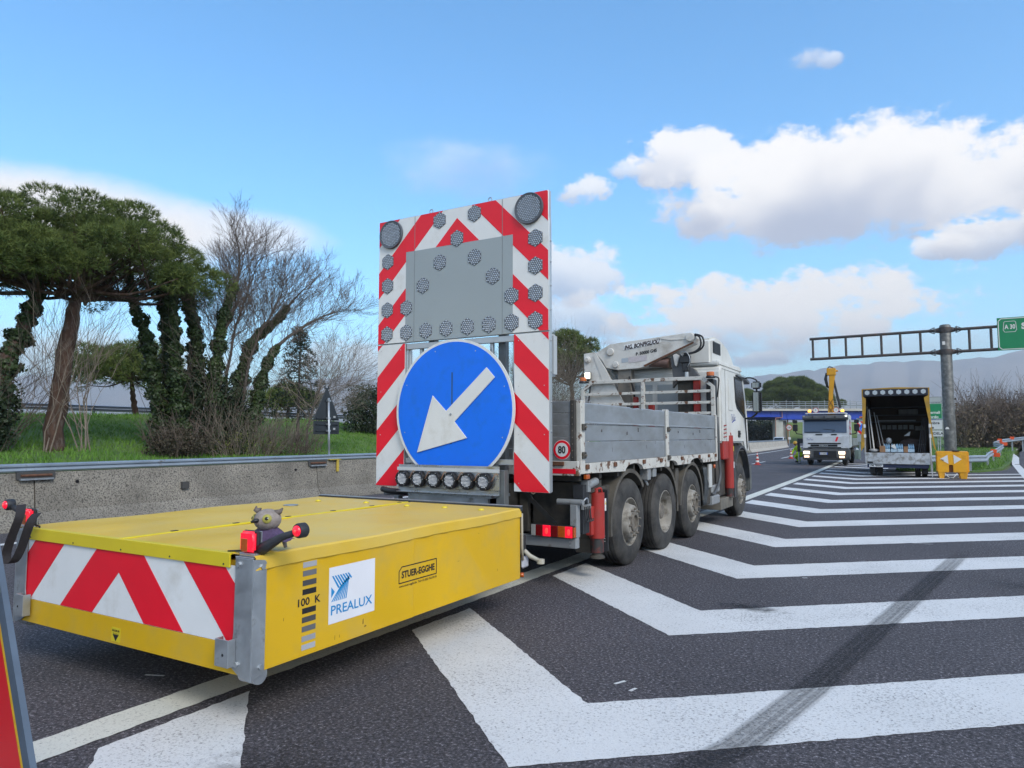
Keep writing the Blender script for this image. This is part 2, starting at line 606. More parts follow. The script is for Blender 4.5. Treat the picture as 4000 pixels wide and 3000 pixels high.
LEAF_B = mat('brown_leaves', (0.055, 0.042, 0.030), 0.85, col2=(0.11, 0.085, 0.055), vs=2.0)
LEAF_Y = mat('yellow_green_leaves', (0.10, 0.13, 0.03), 0.7, col2=(0.18, 0.19, 0.05), vs=3.0)

# ------------------------------------------------------------------ ground, road
def bend(y):
    """The carriageway leaves its straight and swings gently left."""
    d = max(0.0, min(y, 190.0) - 15.0)
    s = -4.1e-4 * d * d
    if y > 190:
        s += -4.1e-4 * 2 * 175 * (y - 190)
    return s


g = MB().box(-6400, 6400, -6400, 6400, -0.9, -0.06)
tag(g.build('ground', mat('field_ground', (0.07, 0.10, 0.035), 0.95, col2=(0.12, 0.13, 0.06), vs=0.02)), kind='structure')

ys = [-30, -15, 0, 15, 20, 26, 32, 36.6, 37.2, 45, 55, 65, 75, 90, 105, 120, 140, 165, 190, 230, 300]
asp_v, asp_f = [], []
for y in ys:
    right = 46.0 if y < 37 else (0.3 + bend(y) * 1.0 - 0.02 * (y - 37))
    asp_v += [(-13.75 + bend(y), y, 0.0), (right, y, 0.0)]
for i in range(len(ys) - 1):
    asp_f.append((2 * i, 2 * i + 1, 2 * i + 3, 2 * i + 2))
tag(build('road', asp_v, asp_f, ASPHALT), kind='structure')
# slip road that leaves to the right
ramp_l = [(0.3, 37.0), (2.2, 37.3), (3.6, 41.0), (4.5, 48.0), (5.4, 54.0), (7.2, 72.0), (9.5, 88), (13.5, 110), (22.0, 140), (40.0, 175)]
rv, rf = [], []
for (x, y) in ramp_l:
    z = 0.0015 + max(0, y - 50) * 0.012
    rv += [(x, y, z), (x + 12 + (y - 37) * 0.05, y - 0.1 * max(0, y - 60), z)]
for i in range(len(ramp_l) - 1):
    rf.append((2 * i, 2 * i + 1, 2 * i + 3, 2 * i + 2))
tag(build('slip_road', rv, rf, ASPHALT), kind='structure')
# opposite carriageway beyond the barrier
ov, of = [], []
for y in [60, 75, 90, 105, 120, 140, 165, 190, 230, 300]:
    ov += [(-13.9 + bend(y), y, -0.02), (-27 + bend(y), y, -0.02)]
for i in range(9):
    of.append((2 * i, 2 * i + 2, 2 * i + 3, 2 * i + 1))
tag(build('far_carriageway', ov, of, ASPHALT), kind='structure')

rng = random.Random(4)


def paint(name, outline, mt, z=0.004, step=0.05, jit=0.006):
    pts = []
    for i in range(len(outline)):
        a, b = outline[i], outline[(i + 1) % len(outline)]
        L_ = math.hypot(b[0] - a[0], b[1] - a[1])
        n = max(1, int(L_ / step))
        for k in range(n):
            t = k / n
            pts.append((a[0] + (b[0] - a[0]) * t + rng.uniform(-jit, jit), a[1] + (b[1] - a[1]) * t + rng.uniform(-jit, jit)))
    tri = tessellate_polygon([[Vector((p[0], p[1], 0)) for p in pts]])
    fs = []
    for a, b, c in tri:
        ar = (pts[b][0] - pts[a][0]) * (pts[c][1] - pts[a][1]) - (pts[c][0] - pts[a][0]) * (pts[b][1] - pts[a][1])
        fs.append((a, b, c) if ar > 0 else (c, b, a))
    return tag(build(name, [(p[0], p[1], z) for p in pts], fs, mt), kind='structure')


# hatched chevrons
for k in range(-1, 14):
    y0 = 3.03 + 2.58 * k                       # outer vertex
    xv = -1.78 - 0.012 * max(0, y0 - 4)
    w = 0.93
    xl = -3.70 + bend(y0)
    xr = min(3.0 + 0.02 * y0, 3.0) + 0.0
    if y0 > 14:
        xr = 0.125 * (y0 + 6)
    yl = (xv - xl) * 0.885
    yr = (xr - xv) * 0.845
    if y0 + yr > 36.3:                         # cut off by the verge
        xr = xv + max(0.2, (36.3 - y0)) / 0.845; yr = (xr - xv) * 0.845
    if y0 + w + yr > 37.0:
        w2 = max(0.15, 37.0 - y0 - yr)
    else:
        w2 = w
    o = [(xl, y0 + yl), (xv, y0), (xr, y0 + yr), (xr, y0 + yr + w2), (xv, y0 + w), (xl, y0 + yl + w)]
    if k == 0:
        o[0] = (-3.69, 4.69); o[5] = (-3.68, 5.55)
    near = y0 < 12
    paint('chevron_marking', o, PAINT, step=0.05 if near else 0.4, jit=0.007 if near else 0.01)
for y0 in (36.6, 39.2, 41.8, 44.4):            # last stripes on the left arm only
    xl = -3.70 + bend(y0)
    paint('chevron_marking', [(xl, y0 + 1.2), (-2.1, y0), (-1.4, y0 + 0.2), (-1.4, y0 + 1.1), (-2.1, y0 + 0.9), (xl, y0 + 2.1)], PAINT, step=0.5)


def ribbon(name, x0, width, y0, y1, mt, step, jit=0.005, z=0.0045, fn=bend):
    n = max(1, int((y1 - y0) / step))
    L_ = [(x0 - width / 2 + fn(y0 + (y1 - y0) * i / n) + rng.uniform(-jit, jit), y0 + (y1 - y0) * i / n) for i in range(n + 1)]
    R_ = [(x0 + width / 2 + fn(y0 + (y1 - y0) * i / n) + rng.uniform(-jit, jit), y0 + (y1 - y0) * i / n) for i in range(n + 1)]
    vs = [(p[0], p[1], z) for p in L_ + R_]
    fs = [(i, n + 1 + i, n + 2 + i, i + 1) for i in range(n)]
    return tag(build(name, vs, fs, mt), kind='structure')


ribbon('edge_line', -3.94, 0.27, -4, 16, PAINT_LINE, 0.06, 0.007)
ribbon('edge_line', -3.94, 0.27, 16, 150, PAINT_LINE, 2.0)
for y0 in range(6, 150, 12):
    ribbon('lane_dash', -8.15, 0.16, y0 + 0.4, y0 + 4.9, PAINT, 1.5)
ribbon('edge_line', -11.8, 0.2, -10, 200, PAINT, 2.0)
# slip-road edge line curving round the gore
cl = [(2.9, 20), (3.35, 30), (3.9, 37.9), (4.7, 49), (5.7, 60), (6.4, 71.3), (8.1, 84), (11.5, 104), (14.5, 122)]
vs, fs = [], []
for i, (x, y) in enumerate(cl):
    wv = 0.17
    z = 0.008 + max(0, y - 50) * 0.012
    vs += [(x - wv, y, z), (x + wv + (0.1 if 55 < y < 90 else 0), y, z)]
for i in range(len(cl) - 1):
    fs.append((2 * i, 2 * i + 1, 2 * i + 3, 2 * i + 2))
tag(build('slip_road_line', vs, fs, PAINT), kind='structure')
# stray chips of old paint on the asphalt
for (x, y, a, l) in [(-4.55, 2.92, 0.4, 0.14), (-1.75, 4.35, 1.2, 0.10), (-1.62, 4.28, 1.4, 0.07), (-0.2, 12.2, 0.1, 0.32), (-1.2, 8.6, 0.5, 0.06)]:
    d = (math.cos(a), math.sin(a))
    paint('paint_fleck', [(x, y), (x + d[0] * l, y + d[1] * l), (x + d[0] * l - d[1] * 0.02, y + d[1] * l + d[0] * 0.02), (x - d[1] * 0.025, y + d[0] * 0.025)], PAINT, step=0.02, jit=0.004)


# black tyre skid over asphalt and paint
def skid_material():
    M = new_mat('tyre_skid')
    nt = M.node_tree
    N, L = nt.nodes, nt.links
    b = N['Principled BSDF']
    b.inputs['Base Color'].default_value = (0.012, 0.012, 0.013, 1)
    b.inputs['Roughness'].default_value = 0.75
    geo = N.new('ShaderNodeNewGeometry')
    uv = N.new('ShaderNodeTexCoord')
    sp = N.new('ShaderNodeSeparateXYZ')
    L.new(uv.outputs['UV'], sp.inputs[0])

    def mm(op, a, bb=0.0, c=0.0, clamp=False):
        n = N.new('ShaderNodeMath'); n.operation = op; n.use_clamp = clamp
        for i, x in enumerate((a, bb, c)):
            if isinstance(x, (int, float)):
                n.inputs[i].default_value = x
            else:
                L.new(x, n.inputs[i])
        return n.outputs[0]
    nz = N.new('ShaderNodeTexNoise')
    nz.inputs['Scale'].default_value = 45; nz.inputs['Detail'].default_value = 5; nz.inputs['Roughness'].default_value = 0.75
    L.new(geo.outputs['Position'], nz.inputs['Vector'])
    rib = N.new('ShaderNodeTexNoise'); rib.noise_dimensions = '1D'
    rib.inputs['Scale'].default_value = 9; rib.inputs['Detail'].default_value = 2
    L.new(sp.outputs[0], rib.inputs['W'])
    edge = mm('MULTIPLY', mm('SUBTRACT', 1.0, mm('POWER', mm('ABSOLUTE', mm('MULTIPLY_ADD', sp.outputs[0], 2.0, -1.0)), 4.0)), mm('MINIMUM', mm('MULTIPLY', mm('SUBTRACT', 1.0, sp.outputs[1]), 5.0), 1.0))
    a = mm('ADD', mm('MULTIPLY', nz.outputs['Fac'], 1.2), mm('MULTIPLY', rib.outputs['Fac'], 0.9))
    a = mm('MULTIPLY', mm('SUBTRACT', a, 0.62), 1.35, clamp=True)
    a = mm('MULTIPLY', mm('MULTIPLY', a, edge), 0.66, clamp=True)
    L.new(a, b.inputs['Alpha'])
    return M


sk = [(-1.10, 2.6), (-0.99, 3.5), (-0.86, 3.83), (-0.655, 4.85), (-0.165, 7.78), (0.325, 10.7), (0.50, 11.8)]
vs, fs, uvs = [], [], []
for i, (x, y) in enumerate(sk):
    vs += [(x - 0.115, y, 0.0085), (x + 0.115, y, 0.0085)]
    uvs += [(0, i / (len(sk) - 1)), (1, i / (len(sk) - 1))]
for i in range(len(sk) - 1):
    fs.append((2 * i, 2 * i + 1, 2 * i + 3, 2 * i + 2))
skid = tag(build('tyre_mark', vs, fs, skid_material()), kind='structure')
ul = skid.data.uv_layers.new(name='UVMap')
for lp in skid.data.loops:
    ul.data[lp.index].uv = uvs[lp.vertex_index]

def stain(x, y, rx, ry, amt):
    M = new_mat('oil_stain')
    N, L = M.node_tree.nodes, M.node_tree.links
    b = N['Principled BSDF']
    b.inputs['Base Color'].default_value = (0.010, 0.009, 0.009, 1)
    b.inputs['Roughness'].default_value = 0.6
    tc = N.new('ShaderNodeTexCoord')
    mp = N.new('ShaderNodeMapping'); mp.inputs['Scale'].default_value = (1 / rx, 1 / ry, 1)
    L.new(tc.outputs['Object'], mp.inputs[0])
    ln = N.new('ShaderNodeVectorMath'); ln.operation = 'LENGTH'
    L.new(mp.outputs[0], ln.inputs[0])
    nz = N.new('ShaderNodeTexNoise'); nz.inputs['Scale'].default_value = 9; nz.inputs['Detail'].default_value = 7; nz.inputs['Roughness'].default_value = 0.7
    L.new(tc.outputs['Object'], nz.inputs['Vector'])
    a = N.new('ShaderNodeMath'); a.operation = 'MULTIPLY_ADD'; a.inputs[1].default_value = 2.6
    L.new(nz.outputs['Fac'], a.inputs[0]); a.inputs[2].default_value = -0.45
    d = N.new('ShaderNodeMath'); d.operation = 'SUBTRACT'
    L.new(a.outputs[0], d.inputs[0]); L.new(ln.outputs['Value'], d.inputs[1])
    r_ = N.new('ShaderNodeMapRange'); r_.inputs[1].default_value = 0.0; r_.inputs[2].default_value = 0.8; r_.inputs[4].default_value = amt
    L.new(d.outputs[0], r_.inputs[0]); L.new(r_.outputs[0], b.inputs['Alpha'])
    k = 1.2
    tag(build('oil_stain', [(x - rx * k, y - ry * k, 0.007), (x + rx * k, y - ry * k, 0.007), (x + rx * k, y + ry * k, 0.007), (x - rx * k, y + ry * k, 0.007)], [(0, 1, 2, 3)], M), kind='structure')


stain(-1.42, 6.88, 0.40, 0.20, 0.6)
stain(-2.7, 2.3, 0.5, 0.6, 0.35)
stain(0.9, 9.3, 0.5, 0.4, 0.3)

# ------------------------------------------------------------------ verge on the left
def lerp(a, b, t):
    return a + (b - a) * max(0.0, min(1.0, t))


def hill(x, y):
    """Grass bank behind the barrier: rises to a crest, falls away behind it."""
    d = -x - 13.6 + bend(y)
    base = lerp(0.72, 0.35, (y - 12) / 25)
    rise = lerp(base, lerp(1.15, 0.85, (y - 10) / 12), d / 5.0)
    crest = lerp(2.42, 1.3, (y - 26) / 25)
    z = lerp(rise, crest, (d - 5.0) / 8.5) if d > 5 else rise
    if d > 15:
        z = lerp(crest, lerp(2.0, 1.2, (y - 26) / 25), (d - 15) / 4)
    if d > 22:
        z = lerp(z, 0.1, (d - 22) / 10)
    return z + 0.05 * math.sin(x * 1.3 + y * 0.7) + 0.03 * math.sin(y * 2.1 - x)


def fast_mesh(name, V, nper, mt, parent=None, smooth=False):
    """Many loose faces of nper corners each, V shaped (faces*nper, 3)."""
    V = np.asarray(V, dtype=np.float32).reshape(-1, 3)
    lo, hi = V.min(0), V.max(0)
    o = (lo + hi) / 2
    if parent is None:
        o[2] = lo[2]
    V = V - o
    nf = len(V) // nper
    me = bpy.data.meshes.new(name)
    me.vertices.add(len(V)); me.vertices.foreach_set('co', V.ravel())
    me.loops.add(len(V)); me.loops.foreach_set('vertex_index', np.arange(len(V), dtype=np.int32))
    me.polygons.add(nf)
    me.polygons.foreach_set('loop_start', np.arange(0, len(V), nper, dtype=np.int32))
    me.materials.append(mt)
    me.update(calc_edges=True)
    ob = bpy.data.objects.new(name, me)
    COL.objects.link(ob)
    o = Vector([float(t) for t in o])
    WL[ob] = o
    if parent is not None:
        ob.parent = parent
        ob.location = o - WL[parent]
    else:
        ob.location = o
    return ob


nx, ny = 60, 110
gv, gf = [], []
for j in range(ny + 1):
    for i in range(nx + 1):
        y = -16 + 90.0 * j / ny
        x = -13.62 + bend(y) - 46.0 * (i / nx) ** 1.2
        gv.append((x, y, hill(x, y)))
for j in range(ny):
    for i in range(nx):
        a = j * (nx + 1) + i
        gf.append((a, a + nx + 1, a + nx + 2, a + 1))
tag(build('grass_bank', gv, gf, GRASS_BASE, smooth=True), kind='structure')

nr = np.random.default_rng(11)


def grass_blades(name, xs, ysr, zf, hgt, wid, label):
    n = len(xs)
    zz = np.array([zf(a, b) for a, b in zip(xs, ysr)])
    base = np.stack([xs, ysr, zz - 0.02], 1)
    ang = nr.uniform(0, 2 * np.pi, n)
    side = np.stack([np.cos(ang), np.sin(ang), np.zeros(n)], 1) * (wid * nr.uniform(0.6, 1.4, n))[:, None]
    h = hgt * nr.uniform(0.4, 1.35, n)
    lean = nr.normal(0, 0.35, (n, 2)) * h[:, None]
    tip = base + np.stack([lean[:, 0], lean[:, 1], h], 1)
    V = np.stack([base - side, base + side, tip], 1)
    return tag(fast_mesh(name, V, 3, GRASS), label, 'grass', kind='stuff')


n = 90000
gx = -13.75 - 15.5 * nr.uniform(0, 1, n) ** 1.15
gy = nr.uniform(2.5, 44, n)
gx = gx + np.array([bend(t) for t in gy])
grass_blades('grass', gx, gy, hill, 0.13, 0.016, 'short green grass covering the bank behind the concrete barrier')

# grass island in the gore on the right
isl = [(-0.9, 37.4), (0.4, 37.2), (2.0, 37.5), (3.4, 41.2), (4.3, 48.2), (5.0, 54), (6.2, 66), (8.0, 82), (10.5, 98), (14, 118), (20, 150), (4, 150), (-9, 120), (-4.2, 90), (-2.4, 65), (-1.3, 48)]


def isl_z(x, y):
    return 0.05 + max(0, y - 50) * 0.014


iv = [(p[0], p[1], isl_z(*p)) for p in isl]
tri = tessellate_polygon([[Vector((p[0], p[1], 0)) for p in isl]])
tag(build('gore_verge', iv + [(p[0], p[1], -0.05) for p in isl], [tuple(t) for t in tri] + [(i, (i + 1) % 16, 16 + (i + 1) % 16, 16 + i) for i in range(16)], GRASS_BASE), kind='structure')
xs = nr.uniform(-1, 9, 16000); yy = 37.4 + 45 * nr.uniform(0, 1, 16000) ** 1.5
ok = (xs < np.interp(yy, [37, 41, 48, 54, 66, 82], [1.6, 3.2, 4.2, 4.9, 6.1, 7.9])) & (xs > -1 - 0.04 * (yy - 37))
grass_blades('grass', xs[ok], yy[ok], isl_z, 0.16, 0.02, 'rough grass on the triangular island behind the yellow bollard')

# ------------------------------------------------------------------ hills and haze
def mountains():
    r = np.random.default_rng(5)
    ridge = [(-130, 2.6), (-110, 3.2), (-90, 3.0), (-75, 3.4), (-66.5, 3.7), (-64.6, 4.15), (-62.6, 4.0), (-60.5, 3.9), (-57, 3.6), (-50, 3.9), (-45, 4.6), (-43.5, 4.8), (-41, 4.4),
             (-34, 3.2), (-26, 3.0), (-18, 3.9), (-10.8, 4.64), (-8.1, 4.9), (-6.8, 4.99), (-5.5, 5.2), (-2.9, 5.35), (-0.5, 5.41), (1.5, 5.26), (2.6, 5.32), (4.4, 5.34), (5.4, 5.58), (8, 5.9), (13, 5.4), (25, 4.4), (40, 3.4), (60, 2.4)]
    A = np.linspace(-130, 60, 420)
    E = np.interp(A, [p[0] for p in ridge], [p[1] for p in ridge])
    E = E + 0.05 * np.sin(A * 2.3) + 0.035 * np.sin(A * 5.1 + 1) + r.normal(0, 0.02, len(A))
    rows = [(3000, 0.0), (3300, 0.16), (3600, 0.34), (3900, 0.56), (4200, 0.80), (4500, 1.0), (4900, 0.7), (5400, 0.0)]
    V, F = [], []
    for k, (d, fr) in enumerate(rows):
        for i, a in enumerate(A):
            spur = math.sin(a * 1.7 + k * 0.9) * 0.5 + math.sin(a * 4.3 + 2 - k * 1.3) * 0.3 + r.normal(0, 0.05)
            dd = d * (1 + 0.05 * spur * (1 if 0 < k < 7 else 0))
            if k == 5:
                dd = d
            z = -1 if fr == 0 else EYE + 4500 * math.tan(R(E[i])) * fr * (1 + (0.10 * spur if k < 5 else 0))
            V.append((dd * math.sin(R(a)), dd * math.cos(R(a)), z))
    n_ = len(A)
    for k in range(len(rows) - 1):
        for i in range(n_ - 1):
            F.append((k * n_ + i, (k + 1) * n_ + i, (k + 1) * n_ + i + 1, k * n_ + i + 1))
    tag(build('hills', V, F, mat('hill_slopes', (0.20, 0.20, 0.20), 0.95, col2=(0.30, 0.27, 0.26), vs=0.004), smooth=True), kind='structure')


mountains()
hz = MB().box(-6600, 6600, -6600, 6600, -2.0, 520)
HZM = bpy.data.materials.new('haze_air')
HZM.use_nodes = True
_nt = HZM.node_tree
_nt.nodes.remove(_nt.nodes['Principled BSDF'])
_pv = _nt.nodes.new('ShaderNodeVolumePrincipled')
_pv.inputs['Color'].default_value = (0.92, 0.95, 1.0, 1)
_pv.inputs['Density'].default_value = HAZE_D = 2.6e-4
_pv.inputs['Anisotropy'].default_value = 0.2
_nt.links.new(_pv.outputs[0], _nt.nodes['Material Output'].inputs['Volume'])
tag(hz.build('haze', HZM), 'thin blue haze in the distance', 'haze', kind='stuff')

# ------------------------------------------------------------------ concrete barrier on the left
JOINTS = [6.42 + 6.62 * k for k in range(-3, 17)]
def barrier_profile(x):
    return [(x, 0.0), (x - 0.02, 0.07), (x - 0.17, 0.29), (x - 0.26, 0.97), (x - 0.50, 0.97), (x - 0.58, 0.29), (x - 0.62, -0.05)]


for k in range(len(JOINTS) - 1):
    y0, y1 = JOINTS[k] + 0.012, JOINTS[k + 1] - 0.012
    pale = y0 > 70
    ordw = ['', 'first', 'second', 'third', 'fourth', 'fifth', 'sixth', 'seventh', 'eighth', 'ninth', 'tenth', 'eleventh', 'twelfth', 'thirteenth', 'fourteenth', 'fifteenth', 'sixteenth', 'seventeenth', 'eighteenth', 'nineteenth', 'twentieth']
    side = 'pale new' if pale else 'weathered grey'
    if y1 < 7:
        lab = '%s concrete barrier section at the left picture edge, %s' % (side, ['outermost', 'next to outermost', 'just left of the rusty connector'][min(k, 2)])
    elif y0 < 8:
        lab = 'long weathered grey concrete barrier section behind the yellow crash cushion'
    elif y0 < 14:
        lab = 'weathered grey concrete barrier section below the triangular sign, partly behind the arrow board'
    else:
        lab = '%s concrete barrier section beyond the lorry, %s along from the triangular sign' % (side, ordw[k - 3])
    t = thing('concrete_barrier', lab, 'barrier', (-13.4 + bend((y0 + y1) / 2), (y0 + y1) / 2, 0), group='concrete barrier sections along the left lane')
    v, f = [], []
    NS = 4
    for s_ in range(NS + 1):
        y = y0 + (y1 - y0) * s_ / NS
        for (px, pz) in barrier_profile(-13.13 + bend(y)):
            v.append((px, y, pz))
    for s_ in range(NS):
        for q in range(7):
            a, b = s_ * 7 + q, s_ * 7 + (q + 1) % 7
            f.append((a, b, b + 7, a + 7))
    f += [tuple(range(7))[::-1], tuple(range(NS * 7, NS * 7 + 7))]
    bd = build('block', v, f, CONC_NEW if pale else CONC, t)
    if y0 < 30 and y1 > 2:
        for yy_ in (y0 + 0.7, y1 - 0.7):
            MB().cyl((-13.34, yy_, 0.78), (-13.36, yy_, 0.785), 0.03, n=8).build('lifting_hole', BLACK, t)
        ym = y0 + 0.42 * (y1 - y0)
        MB().box(-13.335, -13.27, ym, ym + 0.16, 0.52, 0.66).build('drain_pocket', mat('pocket_shade', (0.06, 0.06, 0.06), 0.9), t)  # solid dark block; shade inside the hollow is put into its colour
    # top rail piece
    v, f = [], []
    prof = [(0.015, 0.985), (0.035, 1.01), (0.03, 1.045), (-0.005, 1.06), (0.03, 1.08), (0.03, 1.105), (0.0, 1.125), (-0.16, 1.125), (-0.19, 1.09), (-0.19, 0.985)]
    for s_ in range(NS + 1):
        y = y0 - 0.012 + (y1 - y0 + 0.024) * s_ / NS
        for (px, pz) in prof:
            v.append((-13.42 + bend(y) + px, y, pz))
    m_ = len(prof)
    for s_ in range(NS):
        for q in range(m_):
            a, b = s_ * m_ + q, s_ * m_ + (q + 1) % m_
            f.append((a, b, b + m_, a + m_))
    build('top_rail', v, f, RAILM, t)
    if y0 < 30 and y1 > 2:
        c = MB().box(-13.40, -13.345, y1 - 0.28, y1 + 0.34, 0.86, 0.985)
        c.build('joint_recess', mat('pocket_shade', (0.06, 0.06, 0.06), 0.9), t)  # dark block, shade of the recess put into its colour
        MB().cyl((-13.34, y1 - 0.22, 0.925), (-13.34, y1 + 0.28, 0.925), 0.022, n=8).build('connector_bar', RUSTM, t)
        MB().box(-13.36, -13.30, y1 - 0.24, y1 + 0.30, 0.845, 0.875).build('connector_plate', GALV, t)

# warning sign seen from behind, clamped to the barrier
t = thing('warning_sign', 'grey back of a triangular warning sign with a plate below, on the barrier', 'sign', (-13.5, 13.62, 0.95))
SBACK = mat('sign_back', (0.030, 0.037, 0.044), 0.5, 0.2, var=0.15, vs=3)
MB().cyl((-13.50, 13.62, 0.55), (-13.56, 13.60, 2.62), 0.03, n=10).build('pole', GALV, t, smooth=True)
tri_pts = [(13.10, 2.03), (14.06, 2.03), (13.62, 2.86), (13.54, 2.86)]
MB().prism([(y, z) for y, z in tri_pts], 'X', -13.62, -13.60).build('triangle_panel', SBACK, t, bevel=0.006)
MB().box(-13.62, -13.60, 13.13, 14.06, 1.66, 2.005).build('lower_plate', SBACK, t, bevel=0.006)
for z in (1.75, 1.92, 2.08, 2.55):
    w_ = 0.40 if z < 2.1 else 0.07
    MB().box(-13.595, -13.57, 13.60 - w_, 13.60 + w_, z - 0.012, z + 0.012).build('back_channel', SBACK, t)
    MB().box(-13.592, -13.52, 13.55, 13.66, z - 0.025, z + 0.025).build('clamp', GALV, t)
for z in (1.78, 2.10):
    MB().box(-13.5995, -13.598, 13.83, 13.91, z, z + 0.05).build('sticker', mat('sticker_grey', (0.35, 0.37, 0.38), 0.5), t)
MB().prism([(13.50, 2.86), (13.66, 2.86), (13.66, 2.94), (13.63, 2.94), (13.63, 2.89), (13.53, 2.89), (13.53, 2.94), (13.50, 2.94)], 'X', -13.62, -13.60).build('top_clip', SBACK, t)
YB = mat('bracket_yellow', (0.55, 0.40, 0.06), 0.6, var=0.2, vs=10)
MB().box(-13.60, -13.30, 13.45, 13.85, 0.99, 1.005).box(-13.335, -13.31, 13.70, 13.78, 0.68, 0.99).build('clamp_bracket', YB, t)

# guard rail on top of the bank
t = thing('guard_rail', 'long steel guard rail on top of the grass bank behind the trees', 'guard rail', (-33.5, 20, 2.0))
v = MB()
for z0 in (2.78, 2.93):
    v.prism([(-33.4, z0), (-33.3, z0 + 0.03), (-33.4, z0 + 0.065), (-33.3, z0 + 0.10), (-33.4, z0 + 0.13), (-33.46, z0 + 0.13), (-33.46, z0)], 'Y', -4, 62)
v.build('rail_beam', mat('far_rail', (0.20, 0.23, 0.28), 0.5, 0.4, var=0.15, vs=1), t)
for k in range(34):
    y = -3 + 1.95 * k
    MB().box(-33.56, -33.46, y, y + 0.08, 1.2, 2.98).build('post', mat('far_rail', (0.20, 0.23, 0.28)), t)

# ------------------------------------------------------------------ trees and shrubs
def unit(a):
    return a / np.maximum(1e-9, np.linalg.norm(a, axis=1))[:, None]


def needle_tufts(C, Rad, n_per, length, width, k, up=0.5):
    """Tufts of needles over a set of clump centres (C) with radii (Rad: rx, rz)."""
    out = []
    for c, (rx, rz) in zip(C, Rad):
        m_ = max(8, int(n_per * (rx / 0.7) ** 2))
        d = nr.normal(0, 1, (m_, 3)); d[:, 2] += 0.35
        d = unit(d)
        rr = nr.uniform(0.55, 1.05, m_) ** 0.6
        p = c + d * np.array([rx, rx, rz]) * rr[:, None]
        axis = unit(d + np.array([0, 0, up]) + nr.normal(0, 0.25, (m_, 3)))
        P = np.repeat(p, k, 0)
        D = unit(np.repeat(axis, k, 0) + nr.normal(0, 0.55, (m_ * k, 3)))
        S = unit(np.cross(D, nr.normal(0, 1, (m_ * k, 3)))) * width
        Ln = (length * nr.uniform(0.7, 1.3, m_ * k))[:, None]
        out.append(np.stack([P - S, P + S, P + D * Ln], 1).reshape(-1, 3))
    return np.concatenate(out)


def leaf_quads(P, size, flat=0.0, nvec=None):
    n = len(P)
    a = nr.normal(0, 1, (n, 3))
    if nvec is not None:
        a = a * 0.6 + nvec
    a = unit(a)
    u = unit(np.cross(a, nr.normal(0, 1, (n, 3))))
    w = np.cross(a, u)
    s = (size * nr.uniform(0.6, 1.4, n))[:, None]
    return np.stack([P - u * s, P - w * s * 0.75, P + u * s, P + w * s * 0.75], 1).reshape(-1, 3)


def path_at(path, t):
    path = [Vector(p) for p in path]
    L_ = [0]
    for i in range(len(path) - 1):
        L_.append(L_[-1] + (path[i + 1] - path[i]).length)
    s = t * L_[-1]
    for i in range(len(path) - 1):
        if s <= L_[i + 1] or i == len(path) - 2:
            q = (s - L_[i]) / max(1e-6, L_[i + 1] - L_[i])
            return path[i].lerp(path[i + 1], q), (path[i + 1] - path[i]).normalized()


def smooth_path(path, n, wob=0.0):
    P = [Vector(p) for p in path]
    out = []
    for i in range(n + 1):
        t = i / n * (len(P) - 1)
        k = min(int(t), len(P) - 2)
        f = t - k
        p0, p1, p2, p3 = P[max(k - 1, 0)], P[k], P[k + 1], P[min(k + 2, len(P) - 1)]
        q = 0.5 * ((2 * p1) + (p2 - p0) * f + (2 * p0 - 5 * p1 + 4 * p2 - p3) * f * f + (3 * p1 - p0 - 3 * p2 + p3) * f ** 3)
        if wob and 0 < i < n:
            q = q + Vector((rng.gauss(0, wob), rng.gauss(0, wob), 0))
        out.append(q)
    return out


def grow(mb, p, d, L_, r, depth, spread=0.55, lift=0.12, kids=(2, 3), rmin=0.0045, sides=3):
    """A bare limb that keeps forking into finer twigs."""
    p = Vector(p); d = Vector(d).normalized()
    n = 3 if depth > 0 else 2
    pts, rad = [p.copy()], [r]
    for i in range(n):
        d = (d + Vector((rng.gauss(0, 0.16), rng.gauss(0, 0.16), rng.gauss(0, 0.12) + lift * 0.5))).normalized()
        p = p + d * (L_ / n)
        pts.append(p.copy())
        rad.append(max(rmin * 0.7, r * (1 - 0.55 * (i + 1) / n)))
        if depth > 0 and i < n - 1 and rng.random() < 0.8:
            side = Vector((rng.gauss(0, 1), rng.gauss(0, 1), rng.gauss(0, 0.5))).normalized()
            grow(mb, p, (d + side * spread * 1.2).normalized(), L_ * rng.uniform(0.5, 0.75), max(rmin, r * 0.5), depth - 1, spread, lift, kids, rmin, sides)
    mb.tube(pts, rad, sides, False)
    if depth > 0:
        for _ in range(rng.randint(*kids)):
            side = Vector((rng.gauss(0, 1), rng.gauss(0, 1), rng.gauss(0, 0.6))).normalized()
            grow(mb, p, (d + side * spread).normalized(), L_ * rng.uniform(0.6, 0.85), max(rmin, r * 0.5), depth - 1, spread, lift, kids, rmin, sides)


